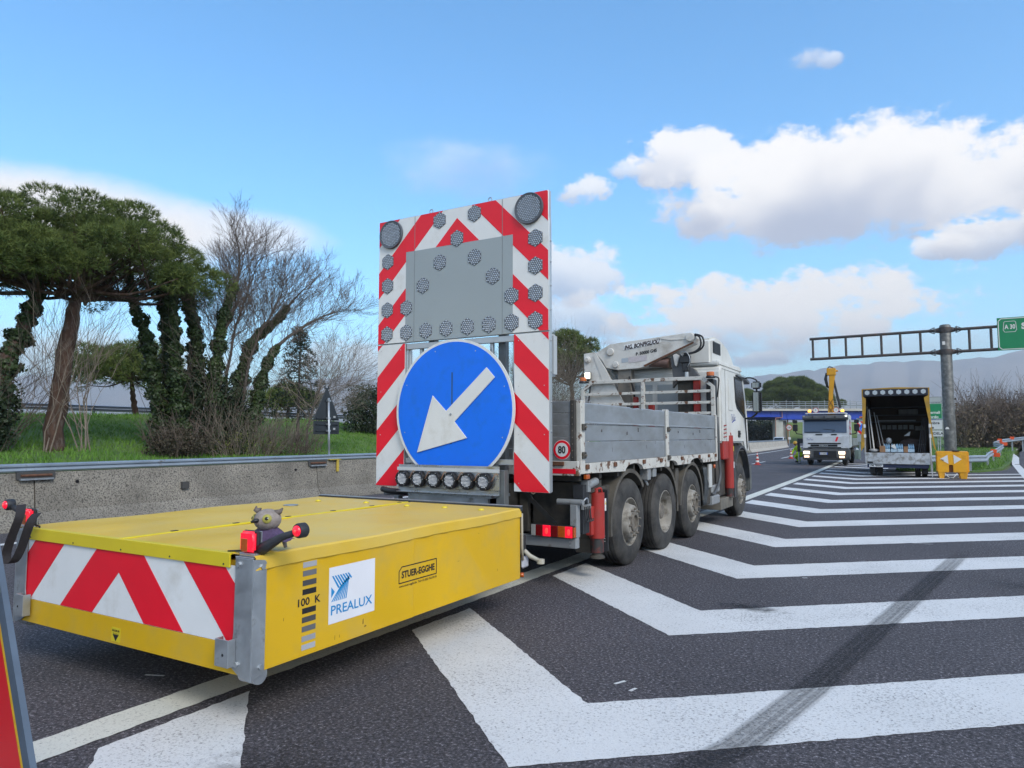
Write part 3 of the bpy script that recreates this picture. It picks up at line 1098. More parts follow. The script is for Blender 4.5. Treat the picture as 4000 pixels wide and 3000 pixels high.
def pine(name, label, trunk, r0, crown_c, crown_r, n_clump, n_per=260, length=0.20, width=0.010, k=6, bare_trunk=True, ivy=0, group=None, flat=0.62, clump_r=(0.55, 0.95), limb=14):
    base = trunk[0]
    t = thing(name, label, 'tree', base, group=group)
    pts = smooth_path(trunk, 18, 0.012 * r0 * 10)
    nn = len(pts)
    rad = [r0 * (1.0 - 0.55 * i / (nn - 1)) * rng.uniform(0.93, 1.07) for i in range(nn)]
    rad[0] *= 1.25
    MB().tube(pts, rad, 12, True).build('trunk', BARK, t, smooth=True)
    cc = np.array(crown_c); cr = np.array(crown_r)
    C, Rd = [], []
    lm = MB()
    for i in range(n_clump):
        u = rng.random()
        a = 2.39996 * i
        rr = math.sqrt((i + 0.5) / n_clump)
        x, y = rr * math.cos(a), rr * math.sin(a)
        zt = math.sqrt(max(0, 1 - rr * rr * 0.92))
        lay = (1.0, 0.45, 0.72)[i % 3]
        z = (zt * lay * 2 - 1) * 0.85 + rng.uniform(-0.12, 0.12)
        if rr > 0.8:
            z = rng.uniform(-0.75, 0.05)
        s = rng.uniform(*clump_r)
        c = cc + cr * np.array([x * 0.93, y * 0.93, z]) + nr.normal(0, 0.08, 3)
        C.append(c); Rd.append((s, s * flat))
    for i in range(0, n_clump, max(1, n_clump // (limb * 3))):
        p0, _ = path_at(pts, rng.uniform(0.80, 1.0))
        c = Vector(C[i])
        mid = p0.lerp(c, 0.5) + Vector((rng.gauss(0, 0.1), rng.gauss(0, 0.1), -0.12 * (c - p0).length + rng.gauss(0, 0.1)))
        lp = smooth_path([p0, mid, c], 6, 0.03)
        L0 = (c - p0).length
        lm.tube(lp, [r0 * (0.34 - 0.045 * q) * (0.7 + 0.08 * L0) for q in range(7)], 6, False)
        for q in range(4):
            s0 = lp[rng.randint(2, 5)]
            j = min(range(n_clump), key=lambda w_: (Vector(C[w_]) - s0).length + rng.uniform(0, 1.4))
            lm.tube([s0, s0.lerp(Vector(C[j]), 0.5) + Vector((0, 0, -0.08)), Vector(C[j])], [r0 * 0.10, r0 * 0.07, 0.012], 4, False)
    lm.build('limbs', BARK, t, smooth=True)
    V = needle_tufts(C, Rd, n_per, length, width, k)
    fast_mesh('crown', V, 3, NEEDLE, t)
    if ivy:
        add_ivy(t, pts, rad, 0.0, 0.95, ivy, 0.32, 0.05)
    return t


def add_ivy(t, pts, rad, t0, t1, n, thick, size):
    P, Nv = [], []
    for _ in range(n):
        q = t0 + (t1 - t0) * rng.random() ** 0.9
        p, d = path_at(pts, q)
        w_ = thick * (1.35 - 1.0 * (q - t0) / max(1e-6, t1 - t0)) * (0.35 + 0.9 * abs(math.sin(q * 23 + pts[0][1] * 7) * math.sin(q * 41 + pts[0][1] * 3)) + 0.25 * rng.random())
        a = rng.uniform(0, 6.283)
        u = d.orthogonal().normalized(); v = d.cross(u)
        o = (u * math.cos(a) + v * math.sin(a))
        rr = w_ * rng.uniform(0.45, 1.0) + 0.04
        P.append(p + o * rr); Nv.append(o)
    V = leaf_quads(np.array([tuple(p) for p in P]), size, nvec=np.array([tuple(p) for p in Nv]))
    return fast_mesh('ivy', V, 4, IVY, t)


# two umbrella pines whose crowns run together
pine('stone_pine', 'tall umbrella pine with bare reddish trunk on the grass bank', [(-19.0, 9.46, 1.0), (-19.0, 9.60, 3.07), (-19.05, 9.86, 4.69), (-19.1, 9.95, 5.3), (-19.1, 10.3, 6.0)],
     0.235, (-19.2, 10.55, 6.55), (2.9, 3.3, 1.3), 84, n_per=400, length=0.14, width=0.0065, k=8, clump_r=(0.42, 0.72))
pine('stone_pine', 'ivy-covered umbrella pine leaning at the left picture edge', [(-19.6, 8.2, 1.0), (-19.5, 8.62, 3.4), (-19.5, 8.98, 4.4), (-19.5, 9.2, 5.3), (-19.5, 9.0, 6.2)],
     0.22, (-19.9, 7.7, 6.5), (2.4, 2.3, 1.05), 46, n_per=400, length=0.14, width=0.0065, k=8, clump_r=(0.42, 0.72), ivy=9000)

STEMS = {
    1: ([(12.61, 1.0), (11.9, 4.49), (11.57, 5.14), (11.28, 6.3)], 0.13, 1.0, 'ivy-clad stem leaning left under the pine crown, leftmost of the clump'),
    2: ([(12.83, 1.0), (12.44, 4.55), (12.27, 5.86), (12.09, 6.6)], 0.12, 1.0, 'ivy-clad upright stem, second from left in the clump'),
    3: ([(13.11, 1.0), (12.82, 4.6), (12.66, 5.93), (12.66, 7.4)], 0.12, 0.85, 'ivy-clad stem, third from left in the clump, touching the pine crown'),
    4: ([(13.4, 1.0), (13.47, 4.42), (13.12, 5.7), (12.99, 6.5)], 0.12, 1.0, 'short ivy-clad stem, fourth from left in the clump'),
    9: ([(13.69, 1.0), (13.76, 4.72), (13.67, 5.47), (13.44, 6.9)], 0.11, 1.0, 'slim ivy-clad stem just left of the tallest bare tree'),
    5: ([(13.82, 1.0), (13.83, 4.46), (14.44, 6.3), (14.54, 7.0), (14.5, 7.7)], 0.14, 0.80, 'tallest bare tree with ivy halfway up its trunk'),
    6: ([(14.31, 0.95), (14.46, 4.25), (15.01, 5.45), (15.31, 6.5), (15.55, 7.6)], 0.10, 0.28, 'slender bare tree with almost no ivy in the middle of the clump'),
    7: ([(14.83, 0.95), (15.32, 4.34), (16.5, 5.5), (17.3, 6.5), (18.2, 7.3)], 0.12, 0.78, 'bare tree leaning right with thick ivy on its lower trunk'),
    10: ([(14.5, 0.95), (14.75, 4.4), (15.25, 6.2), (15.7, 7.5)], 0.075, 0.22, 'thin bare tree right of the slender one in the clump'),
    11: ([(14.65, 0.95), (15.2, 4.3), (16.0, 5.9), (16.5, 7.0)], 0.07, 0.25, 'thin bare tree just left of the right-leaning ivy trunk'),
    8: ([(14.96, 0.95), (15.88, 4.2), (17.4, 5.5), (18.6, 6.1), (19.6, 6.4)], 0.10, 0.5, 'rightmost bare tree of the clump, leaning low to the right'),
}
for key, (pl, r0, ivt, lab) in STEMS.items():
    x0 = -19.0 + (key % 3 - 1) * 0.5
    path = [(x0 + rng.uniform(-0.1, 0.1), y, z) for y, z in pl]
    t = thing('ivy_tree', lab, 'tree', path[0], group='clump of ivy-covered trees on the bank')
    pts = smooth_path(path, 16, 0.02)
    rad = [max(0.012, r0 * 0.85 * (1 - 0.92 * i / 16)) for i in range(17)]
    MB().tube(pts, rad, 7, True).build('trunk', BARK2, t, smooth=True)
    tw = MB()
    big = key in (5, 6, 7, 8, 10, 11)
    nb = 26 if big else 8
    for q in range(nb):
        tt = lerp(0.42 if big else 0.7, 1.0, q / (nb - 1) * 1.0)
        p, d = path_at(pts, min(tt, 0.999))
        out = Vector((rng.gauss(0, 0.7), rng.gauss(0, 1), rng.gauss(0.2, 0.3))).normalized()
        ln = (1.25 - 0.55 * tt) * (0.95 if big else 0.5)
        grow(tw, p, d * 1.0 + out * 0.65, ln, 0.015 if big else 0.010, 3 if big else 2, 0.42, 0.12, (2, 3), 0.0040)
    tw.build('twigs', TWIG, t)
    L_ = sum((Vector(path[i + 1]) - Vector(path[i])).length for i in range(len(path) - 1))
    add_ivy(t, pts, rad, 0.0, ivt, int(1500 * L_ * ivt), 0.25 if key not in (6, 10, 11) else 0.12, 0.045)

# low limb of bare twigs reaching right, in front of the sky
t = thing('bare_tree', 'thin bare tree with wide twigs at the right of the clump', 'tree', (-18.2, 17.2, 0.9))
pts = smooth_path([(-18.2, 17.2, 0.8), (-18.2, 17.4, 2.2), (-18.1, 17.8, 3.4)], 8, 0.02)
MB().tube(pts, [0.05 - 0.004 * i for i in range(9)], 6).build('trunk', BARK2, t, smooth=True)
tw = MB()
for q in range(22):
    p, d = path_at(pts, rng.uniform(0.3, 0.99))
    grow(tw, p, Vector((rng.gauss(0, 0.4), rng.gauss(0.35, 0.8), 0.45)), 1.35, 0.016, 3, 0.6, 0.08, (2, 3))
tw.build('twigs', TWIG_P, t)
# saplings by the pine trunk
for (y, x, h_, lab) in [(9.15, -18.6, 3.4, 'thin bare sapling just left of the pine trunk'), (10.0, -18.6, 3.6, 'thin bare sapling just right of the pine trunk'), (10.25, -18.7, 3.9, 'taller bare sapling a step right of the pine trunk')]:
    t = thing('sapling', lab, 'tree', (x, y, hill(x, y)), group='bare saplings beside the pine')
    tw = MB()
    for q in range(3):
        grow(tw, (x + rng.uniform(-0.08, 0.08), y + rng.uniform(-0.08, 0.08), hill(x, y) - 0.1), Vector((rng.gauss(0, 0.1), rng.gauss(0.05, 0.22), 1)), h_ * 0.55, 0.022, 3, 0.42, 0.15, (1, 2))
    tw.build('stems', TWIG_P, t)


def bush(name, label, c, r, n_tw, n_leaf, leaf_m, twig_m, size, dep=2, ln=0.6, cat='bush', group=None, lift=0.1):
    t = thing(name, label, cat, (c[0], c[1], c[2] - r[2]), group=group)
    tw = MB()
    for _ in range(n_tw):
        a = rng.uniform(0, 6.283); q = math.sqrt(rng.random()) * 0.8
        p = (c[0] + r[0] * q * math.cos(a), c[1] + r[1] * q * math.sin(a), c[2] - r[2])
        grow(tw, p, Vector((math.cos(a) * q * 0.7, math.sin(a) * q * 0.7, 1)), r[2] * 2 * ln, 0.014, dep, 0.5, lift, (1, 2))
    tw.build('stems', twig_m, t)
    if n_leaf:
        d = unit(nr.normal(0, 1, (n_leaf, 3)))
        rr = nr.uniform(0.25, 1.0, n_leaf) ** 0.5
        lump = 1 + 0.16 * np.sin(d[:, 0] * 7 + d[:, 1] * 5) + 0.12 * np.sin(d[:, 2] * 9 + d[:, 1] * 8)
        P = np.array(c) + d * np.array(r) * (rr * lump)[:, None]
        P = P[P[:, 2] > c[2] - r[2] * 0.95]
        fast_mesh('leaves', leaf_quads(P, size), 4, leaf_m, t)
    return t


bush('bush', 'low dark brown bramble at the left foot of the tree clump', (-18.2, 12.4, 1.4), (0.7, 0.9, 0.45), 40, 4000, mat('bramble', (0.035, 0.035, 0.02), 0.8, col2=(0.085, 0.065, 0.045), vs=3), TWIG, 0.03, 2, 0.7)
bush('bush', 'dark ivy mound filling the foot of the tree clump', (-18.9, 13.7, 2.3), (0.6, 1.55, 1.5), 30, 15000, LEAF_D, TWIG, 0.04, 2, 0.7)
bush('bush', 'tangled pale bramble stems in front of the tree clump', (-18.0, 14.6, 1.25), (0.6, 1.3, 0.55), 60, 900, LEAF_Y, TWIG_P, 0.025, 2, 0.85)
bush('bush', 'brown twiggy bush at the right foot of the tree clump', (-17.8, 16.2, 1.1), (0.6, 1.1, 0.42), 60, 900, LEAF_B, TWIG, 0.022, 2, 0.9)
bush('bush', 'dark ivy thicket at the left picture edge below the leaning pine', (-19.6, 7.9, 2.2), (1.0, 0.9, 1.3), 40, 7000, LEAF_D, TWIG, 0.045, 2, 0.7)
bush('bush', 'rounded dark evergreen bush right of the triangular sign', (-23.5, 27.2, 2.8), (1.8, 2.2, 1.5), 10, 14000, LEAF_D, TWIG, 0.055, 2, 0.6)
bush('bush', 'tall bare brown brushwood between the arrow board and the crane', (-21.0, 41, 3.2), (2.5, 3.6, 2.8), 170, 1600, LEAF_B, TWIG_P, 0.04, 3, 0.55)
pine('pine_tree', 'small umbrella pine showing low behind the ivy-clad stems', [(-28.0, 17.2, 2.3), (-28, 17.0, 3.4), (-28, 16.9, 4.2)], 0.13, (-28, 16.7, 4.45), (1.9, 2.3, 0.85), 26, n_per=190, length=0.2, width=0.013, k=5, limb=6)
pine('pine_tree', 'dark round pine behind the arrow board, right of its edge', [(-22, 46.8, 0.8), (-22, 46.7, 4.5), (-22, 46.4, 6.3)], 0.22, (-22, 45.0, 7.4), (3.2, 3.8, 1.7), 40, n_per=150, length=0.3, width=0.02, k=5, limb=8)
pine('pine_tree', 'small distant pine low behind the twigs left of the triangular sign', [(-33.5, 30.2, 1.5), (-33.5, 30.2, 3.2), (-33.5, 30.3, 3.6)], 0.14, (-33.5, 30.0, 3.9), (1.8, 2.3, 0.7), 22, n_per=130, length=0.25, width=0.016, k=5, limb=5)
# sparse conifer beside the clump
t = thing('conifer_tree', 'sparse dark conifer right of the ivy-clad clump', 'tree', (-21.5, 19.9, 1.2))
MB().tube([(-21.5, 19.9, 1.0), (-21.5, 19.95, 6.0)], [0.08, 0.015], 6).build('trunk', BARK2, t)
C, Rd = [], []
lm = MB()
for i in range(60):
    q = i / 59
    z = 2.4 + 3.5 * q
    a = 2.4 * i
    rr = (1.25 * (1 - q) + 0.15) * rng.uniform(0.5, 1)
    c = np.array([-21.5 + rr * math.cos(a), 19.9 + rr * math.sin(a), z - 0.15 * rr])
    C.append(c); Rd.append((0.24, 0.16))
    lm.tube([(-21.5, 19.92, z), tuple(c)], [0.018, 0.006], 3, False)
lm.build('branches', BARK2, t)
fast_mesh('foliage', needle_tufts(C, Rd, 420, 0.10, 0.014, 4), 3, LEAF_D, t)

# brushwood along the slip road, one brown mass
tw = MB()
LV = []
for i in range(900):
    u = rng.random()
    x = lerp(3.0, 17.0, u) + rng.uniform(-0.5, 1.5)
    y = lerp(82.0, 92.0, u) + rng.uniform(-2.5, 5.0)
    z0 = isl_z(x, y) + 0.1
    hgt = rng.uniform(2.6, 4.6) * (0.9 + 0.25 * math.sin(u * 23) ** 2) * (1.0 + 0.5 * max(0, u - 0.45))
    if rng.random() < 0.12:
        hgt *= 1.4
    grow(tw, (x, y, z0 - 0.3), Vector((rng.gauss(0, 0.18), rng.gauss(0, 0.18), 1)), hgt * 0.55, 0.035, 2, 0.38, 0.2, (2, 3), 0.014)
    for _ in range(26):
        q = rng.random() ** 0.8
        LV.append((x + rng.gauss(0, 0.5), y + rng.gauss(0, 0.5), z0 + hgt * q * 0.85))
th = thing('thicket', 'brown leafless thicket beside the slip road at the right edge', 'thicket', (8, 86, 0.5))
th['kind'] = 'stuff'
tw.build('stems', mat('thicket_stems', (0.17, 0.13, 0.105), 0.9, var=0.3, vs=0.5), th)
fast_mesh('leaves', leaf_quads(np.array(LV), 0.13), 4, mat('thicket_leaves', (0.085, 0.062, 0.045), 0.9, col2=(0.165, 0.13, 0.075), vs=0.6), th)

# ------------------------------------------------------------------ crash cushion behind the lorry
YEL = mat('yellow_paint', (0.66, 0.395, 0.004), 0.40, var=0.06, vs=1.3, rvar=0.08, dirt=(0.52, 0.35, 0.06), dirt_amt=0.22, ds=2.3, dsharp=0.35)
YEL_TOP = mat('yellow_lid', (0.70, 0.445, 0.025), 0.46, var=0.06, vs=1.5, rvar=0.1, dirt=(0.62, 0.47, 0.14), dirt_amt=0.34, ds=1.1, dsharp=0.45)  # paler than the side yellow: sheen on the top put into its colour
YEL_L = mat('yellow_trim', (0.66, 0.52, 0.02), 0.4, var=0.05, vs=3)
WHITE_R = mat('white_reflective', (0.74, 0.755, 0.76), 0.38, var=0.04, vs=2.5, dirt=(0.55, 0.54, 0.50), dirt_amt=0.12, ds=3, dsharp=0.3)
RED_R = mat('red_reflective', (0.80, 0.006, 0.024), 0.36, var=0.07, vs=2.0)
BLUE_R = mat('blue_reflective', (0.001, 0.17, 0.92), 0.34, var=0.05, vs=2.2, dirt=(0.005, 0.15, 0.70), dirt_amt=0.2, ds=5, dsharp=0.3)
GREYP = mat('grey_panel', (0.32, 0.37, 0.395), 0.5, var=0.04, vs=1.5)
INK = mat('black_print', (0.012, 0.012, 0.014), 0.5)
CYAN = mat('cyan_print', (0.01, 0.24, 0.55), 0.45)
RED_L = mat('red_lamp_lit', (0.75, 0.01, 0.03), 0.25, emit=(1.0, 0.01, 0.04), emit_s=0.32, coat=0.5)
RED_HOT = mat('red_lamp_core', (0.9, 0.05, 0.05), 0.25, emit=(1.0, 0.06, 0.05), emit_s=0.4)
AMBER = mat('amber_lens', (0.45, 0.09, 0.01), 0.25, coat=0.5, var=0.15, vs=60)
RUBB = mat('black_rubber', (0.025, 0.028, 0.034), 0.6, var=0.2, vs=12)

t = thing('crash_cushion', 'long yellow crash cushion box with striped rear panel hitched behind the lorry', 'crash cushion', (-4.43, 4.1, 0))
BX0, BX1, BY0, BY1, BZ0, BZ1 = -5.68, -3.17, 2.66, 5.60, 0.315, 0.935
MB().box(BX0 + 0.006, BX1 - 0.006, BY0 + 0.01, BY1 - 0.01, BZ0 + 0.03, BZ1 - 0.03).build('core', YEL, t)
# side walls: two sheets each with a visible joint
sp = MB().box(BX1 - 0.004, BX1, BY0, 4.05, BZ0, BZ1 - 0.02).build('side_panel', YEL, t, bevel=0.0015)
MB().box(BX1 - 0.004, BX1 - 0.0008, 4.052, BY1, BZ0 + 0.002, BZ1 - 0.02).build('side_panel', YEL, t, bevel=0.0015)
MB().box(BX0, BX0 + 0.004, BY0, BY1, BZ0, BZ1 - 0.02).build('side_panel', YEL, t)
# lids with a folded flange along the outer edge, slightly wavy
for (xa, xb, s) in ((-4.405, BX1 + 0.010, 1), (BX0 - 0.010, -4.455, -1)):
    n_ = 40
    vs_, fs_ = [], []
    xo, xi = (xb, xa) if s > 0 else (xa, xb)
    for i in range(n_ + 1):
        y = BY0 - 0.012 + (BY1 - BY0 + 0.012) * i / n_
        wob = 0.0022 * math.sin(i * 1.9) + rng.gauss(0, 0.0012)
        zl = BZ1 + 0.010 + 0.0035 * math.sin(i * 0.35)
        vs_ += [(xi, y, zl), (xo - s * 0.012, y, zl), (xo, y, zl - 0.010), (xo + wob, y, zl - 0.045), (xo + wob * 1.6, y, zl - 0.078), (xo - s * 0.008, y, zl - 0.080)]
    for i in range(n_):
        for q in range(5):
            a = i * 6 + q
            fs_.append((a, a + 6, a + 7, a + 1) if s < 0 else (a, a + 1, a + 7, a + 6))
    build('lid', vs_, fs_, YEL_TOP, t, smooth=True, auto=35)
MB().box(-4.452, -4.408, BY0 - 0.01, BY1 - 0.06, BZ1 + 0.004, BZ1 + 0.020).build('centre_strip', YEL_L, t, bevel=0.004)
for y in (3.0, 3.5, 4.0, 4.5, 5.0, 5.4):
    MB().box(-4.442, -4.418, y, y + 0.045, BZ1 + 0.018, BZ1 + 0.024).build('strip_slot', BLACK, t)
for (x, y) in [(-5.3, 5.2), (-4.75, 5.3), (-4.2, 5.25), (-3.8, 5.3), (-3.4, 5.3)]:
    MB().lathe([(0.03, 0), (0.028, 0.008), (0.0, 0.018)], (x, y, BZ1 + 0.011), (0, 0, 1), 10).build('lid_stud', YEL_L, t, smooth=True)
MB().cyl((-5.2, 4.75, BZ1 + 0.012), (-5.2, 4.75, BZ1 + 0.017), 0.07, n=20).build('filler_cap', GALV, t)
MB().box(BX0 - 0.01, BX1 + 0.012, BY1 - 0.02, BY1 + 0.03, BZ1 - 0.02, BZ1 + 0.028).build('front_seal', RUBB, t, bevel=0.006)
MB().box(BX0 - 0.005, BX1 + 0.008, BY1 - 0.008, BY1 + 0.032, BZ1 + 0.0285, BZ1 + 0.034).build('seal_strip', GALV, t)
MB().tube([(BX1 + 0.012, BY1 + 0.01, 0.90), (BX1 + 0.014, BY1 + 0.012, 0.6), (BX1 + 0.01, BY1 + 0.03, 0.48)], 0.012, 6).build('edge_seal', mat('beige_rubber', (0.35, 0.32, 0.25), 0.7), t, smooth=True)
# rear wall: yellow foot panel, white sheet, red chevrons, trim
YR = 2.648
MB().box(-5.60, -3.21, YR, YR + 0.008, 0.292, 0.452).build('rear_foot_panel', YEL, t, bevel=0.002)
MB().box(-5.56, -3.25, YR, YR + 0.006, 0.455, 0.880).build('reflective_panel', WHITE_R, t)
CXR = -4.43
rect = [(-5.557, 0.457), (-3.253, 0.457), (-3.253, 0.878), (-5.557, 0.878)]
for (d0, d1) in ((0.739, 1.123), (1.515, 1.889)):
    if d0 < 1:   # one roof-shaped stripe
        pl = [(CXR - (d1 - 0.457), 0.457), (CXR - (d0 - 0.457), 0.457), (CXR, d0), (CXR + (d0 - 0.457), 0.457), (CXR + (d1 - 0.457), 0.457), (CXR + (d1 - 0.878), 0.878), (CXR - (d1 - 0.878), 0.878)]
        MB().prism(pl, 'Y', YR - 0.002, YR - 0.0004).build('red_stripe', RED_R, t)
    else:
        for s in (-1, 1):
            pl = clip(clip(rect, s, 1, d0 + s * CXR), -s, -1, -(d1 + s * CXR))
            MB().prism(pl, 'Y', YR - 0.002, YR - 0.0004).build('red_stripe', RED_R, t)
MB().box(-5.56, -3.36, YR - 0.012, YR - 0.002, 0.868, 0.938).box(-5.56, -3.36, YR - 0.012, YR + 0.03, 0.938, 0.9495).build('rear_trim', YEL_L, t, bevel=0.002)
for x in (-5.5, -4.95, -4.4, -3.9, -3.41):
    MB().cyl((x, YR - 0.014, 0.885), (x, YR - 0.012, 0.885), 0.006, n=8).build('screw', DARKM, t)
MB().box(-4.482, -4.386, YR - 0.0016, YR - 0.0004, 0.307, 0.395).build('height_sticker', YEL_L, t)
text('MAXIMUM', t, INK, (-4.434, YR - 0.0016, 0.376), (1, 0, 0), (0, 0, 1), 0.014, width=0.075, bold=0.02)
text('28 à 32 cm', t, INK, (-4.434, YR - 0.0016, 0.359), (1, 0, 0), (0, 0, 1), 0.009, width=0.06)
MB().prism([(-4.466, 0.352), (-4.402, 0.352), (-4.434, 0.312)], 'Y', YR - 0.0028, YR - 0.0018).build('arrow_mark', INK, t)
# corner brackets
for s, xc in ((1, -3.164), (-1, -5.686)):
    yo = YR - 0.006
    MB().prism([(xc, 0.93), (xc - s * 0.145, 0.93), (xc - s * 0.148, 0.52), (xc - s * 0.160, 0.45), (xc - s * 0.165, 0.335), (xc - s * 0.10, 0.296), (xc - s * 0.015, 0.276), (xc, 0.276)], 'Y', yo - 0.007, yo).build('corner_bracket', GALV, t, bevel=0.002)
    MB().prism([(yo - 0.007, 0.276), (yo + 0.06, 0.30), (yo + 0.082, 0.325), (yo + 0.082, 0.905), (yo + 0.070, 0.918), (yo - 0.007, 0.93)], 'X', xc, xc + s * 0.007).build('corner_bracket', GALV, t, bevel=0.002)
    for z in (0.355, 0.895):
        MB().cyl((xc - s * 0.115, yo - 0.017, z), (xc - s * 0.115, yo - 0.007, z), 0.016, n=6).build('bolt', GALV, t)
        MB().cyl((xc + s * 0.007, yo + 0.052, z - 0.01), (xc + s * 0.018, yo + 0.052, z - 0.01), 0.016, n=6).build('bolt', GALV, t)
    # socket for a hand post
    MB().prism([(xc - s * 0.232, yo - 0.058), (xc - s * 0.122, yo - 0.058), (xc - s * 0.122, yo - 0.008), (xc - s * 0.13, yo - 0.008), (xc - s * 0.13, yo - 0.050), (xc - s * 0.224, yo - 0.050), (xc - s * 0.224, yo - 0.008), (xc - s * 0.232, yo - 0.008)], 'Z', 0.345, 0.492).build('post_socket', GALV, t, bevel=0.0015)
    MB().cyl((xc - s * 0.165, yo - 0.060, 0.41), (xc - s * 0.165, yo - 0.057, 0.41), 0.008, n=8).build('socket_hole', BLACK, t)
    # foot roller
    MB().cyl((xc - s * 0.13, YR + 0.06, 0.295), (xc - s * 0.01, YR + 0.06, 0.295), 0.05, n=18).build('foot_roller', GALV, t, smooth=True, auto=40)
    # lamp stand, lamp, marker on a rubber arm
    xl = xc - s * 0.075
    MB().box(xl - 0.075, xl + 0.07, yo - 0.006, yo + 0.06, 0.9305, 0.9365).box(xl - 0.055, xl + 0.068, yo + 0.052, yo + 0.058, 0.936, 1.075).box(xl - 0.06, xl + 0.06, yo + 0.01, yo + 0.055, 0.937, 0.956).build('lamp_stand', GALV, t, bevel=0.002)
    lp = MB().box(xl - 0.060, xl + 0.058, yo + 0.004, yo + 0.034, 0.962, 1.076).build('tail_lamp', RED_L, t, bevel=0.013, segs=3, auto=60)
    MB().box(xl - 0.062, xl + 0.060, yo + 0.034, yo + 0.052, 0.960, 1.078).build('lamp_housing', RUBB, lp, bevel=0.006)
    MB().box(xl - 0.042, xl + 0.010, yo + 0.002, yo + 0.006, 0.966, 1.036).build('amber_reflector', AMBER, lp, bevel=0.002)
    xe = xc + s * 0.235
    dy = 0.05 if s > 0 else -0.02
    MB().tube([(xc - s * 0.02, yo + 0.06, 0.975), (xc + s * 0.03, yo + 0.065, 1.0), (xc + s * 0.12, yo + 0.06 + dy * 0.5, 1.05), (xe, yo + 0.06 + dy, 1.088)], [0.034, 0.030, 0.021, 0.017], 10).build('marker_arm', RUBB, t, smooth=True)
    mk_ = MB().lathe([(0.0, 0.058), (0.036, 0.058), (0.041, 0.052), (0.041, 0.012), (0.036, 0.0), (0.0, 0.0)], (xe, yo + 0.03 + dy, 1.09), (0, 1, 0), 20).build('marker_lamp', RUBB, t, smooth=True, auto=50)
    MB().lathe([(0.0, -0.014), (0.018, -0.012), (0.029, -0.004), (0.030, 0.006)], (xe, yo + 0.028 + dy, 1.09), (0, 1, 0), 18).build('marker_lens', RED_L, mk_, smooth=True)
    MB().ball((xe, yo + 0.018 + dy, 1.09), 0.010, 8).build('bulb', RED_HOT, mk_, smooth=True)
    MB().tube([(xl - s * 0.05, yo + 0.05, 0.962), (xl - s * 0.12, yo + 0.045, 0.955), (xl - s * 0.17, yo + 0.02, 0.952)], 0.006, 6).build('cable', BLACK, t, smooth=True)
# black strap looped over the left lamp
def strap(pts, w, name, parent, mt, side=(0.7, 0.5, 0)):
    P = smooth_path(pts, 24)
    S = Vector(side).normalized() * w / 2
    v = [tuple(p - S) for p in P] + [tuple(p + S) for p in P]
    n_ = len(P)
    o = build(name, v, [(i, i + 1, n_ + i + 1, n_ + i) for i in range(n_ - 1)], mt, parent, smooth=True)
    return o
STRAP = mat('black_webbing', (0.018, 0.014, 0.015), 0.8, var=0.3, vs=40)
strap([(-5.62, 2.62, 1.11), (-5.50, 2.56, 1.05), (-5.54, 2.55, 0.95), (-5.62, 2.55, 0.82), (-5.64, 2.55, 0.75), (-5.585, 2.54, 0.71), (-5.50, 2.54, 0.73), (-5.44, 2.55, 0.82), (-5.385, 2.55, 0.92), (-5.345, 2.56, 1.02), (-5.40, 2.62, 1.06)], 0.07, 'strap', t, STRAP, (0.86, 0.5, 0.12))
# lettering and marks on the right side
XS = BX1 + 0.0005
for z, c in ((0.842, 0.36), (0.792, 0.14), (0.736, 0.06), (0.684, 0.012), (0.575, 0.012), (0.523, 0.06), (0.470, 0.12), (0.414, 0.30), (0.365, 0.40)):
    h_ = 0.016
    MB().box(XS, XS + 0.0012, 3.0, 3.108, z - h_, z + h_).build('scale_bar', mat('bar_%d' % int(c * 1000), (c, c * 1.03, c * 1.1), 0.5), t)
text('100  K', t, INK, (XS, 3.055, 0.628), (0, 1, 0), (0, 0, 1), 0.046, width=0.178, bold=0.02)
st = MB().box(XS, XS + 0.001, 3.213, 3.632, 0.449, 0.792).build('company_sticker', mat('sticker_white', (0.72, 0.73, 0.78), 0.45, var=0.03, vs=4), t)
text('PREALUX', st, CYAN, (XS + 0.001, 3.42, 0.530), (0, 1, 0), (0, 0, 1), 0.058, width=0.375, bold=0.012)
for i in range(7):         # upper fan of slanted bars
    y = 3.237 + 0.0225 * i
    yb = y + 0.055 - 0.0045 * i
    zb = 0.662 + 0.007 * i
    MB().prism([(y, 0.738), (y + 0.0125, 0.738), (yb + 0.0125, zb + 0.004), (yb + 0.0095, zb - 0.004), (yb, zb)] if y > 3.24 else [(y, 0.738), (y + 0.0125, 0.738), (yb + 0.0125, zb), (yb, zb - 0.005)], 'X', XS + 0.0011, XS + 0.002).build('logo_bar', CYAN, st)
for i in range(8):         # lower fan rising to the right
    y = 3.234 + 0.0175 * i
    MB().prism([(y, 0.582), (y + 0.009, 0.582), (min(3.392, y + 0.083 - 0.006 * i), 0.665 + 0.0085 * i), (min(3.388, y + 0.074 - 0.006 * i), 0.665 + 0.0085 * i)], 'X', XS + 0.0011, XS + 0.002).build('logo_bar', CYAN, st)
MB().prism([(3.233, 0.672), (3.262, 0.640), (3.233, 0.606)], 'X', XS + 0.0011, XS + 0.002).build('logo_bar', CYAN, st)
for (a, b) in (((3.885, 0.577), (4.322, 0.577)), ((4.322, 0.577), (4.322, 0.687)), ((4.322, 0.687), (3.915, 0.687)), ((3.915, 0.687), (3.885, 0.660)), ((3.885, 0.660), (3.885, 0.577))):
    dy, dz = b[0] - a[0], b[1] - a[1]
    L_ = math.hypot(dy, dz); ny_, nz_ = -dz / L_ * 0.0035, dy / L_ * 0.0035
    MB().prism([(a[0] - ny_, a[1] - nz_), (b[0] - ny_, b[1] - nz_), (b[0] + ny_, b[1] + nz_), (a[0] + ny_, a[1] + nz_)], 'X', XS, XS + 0.0012).build('frame_line', INK, t)
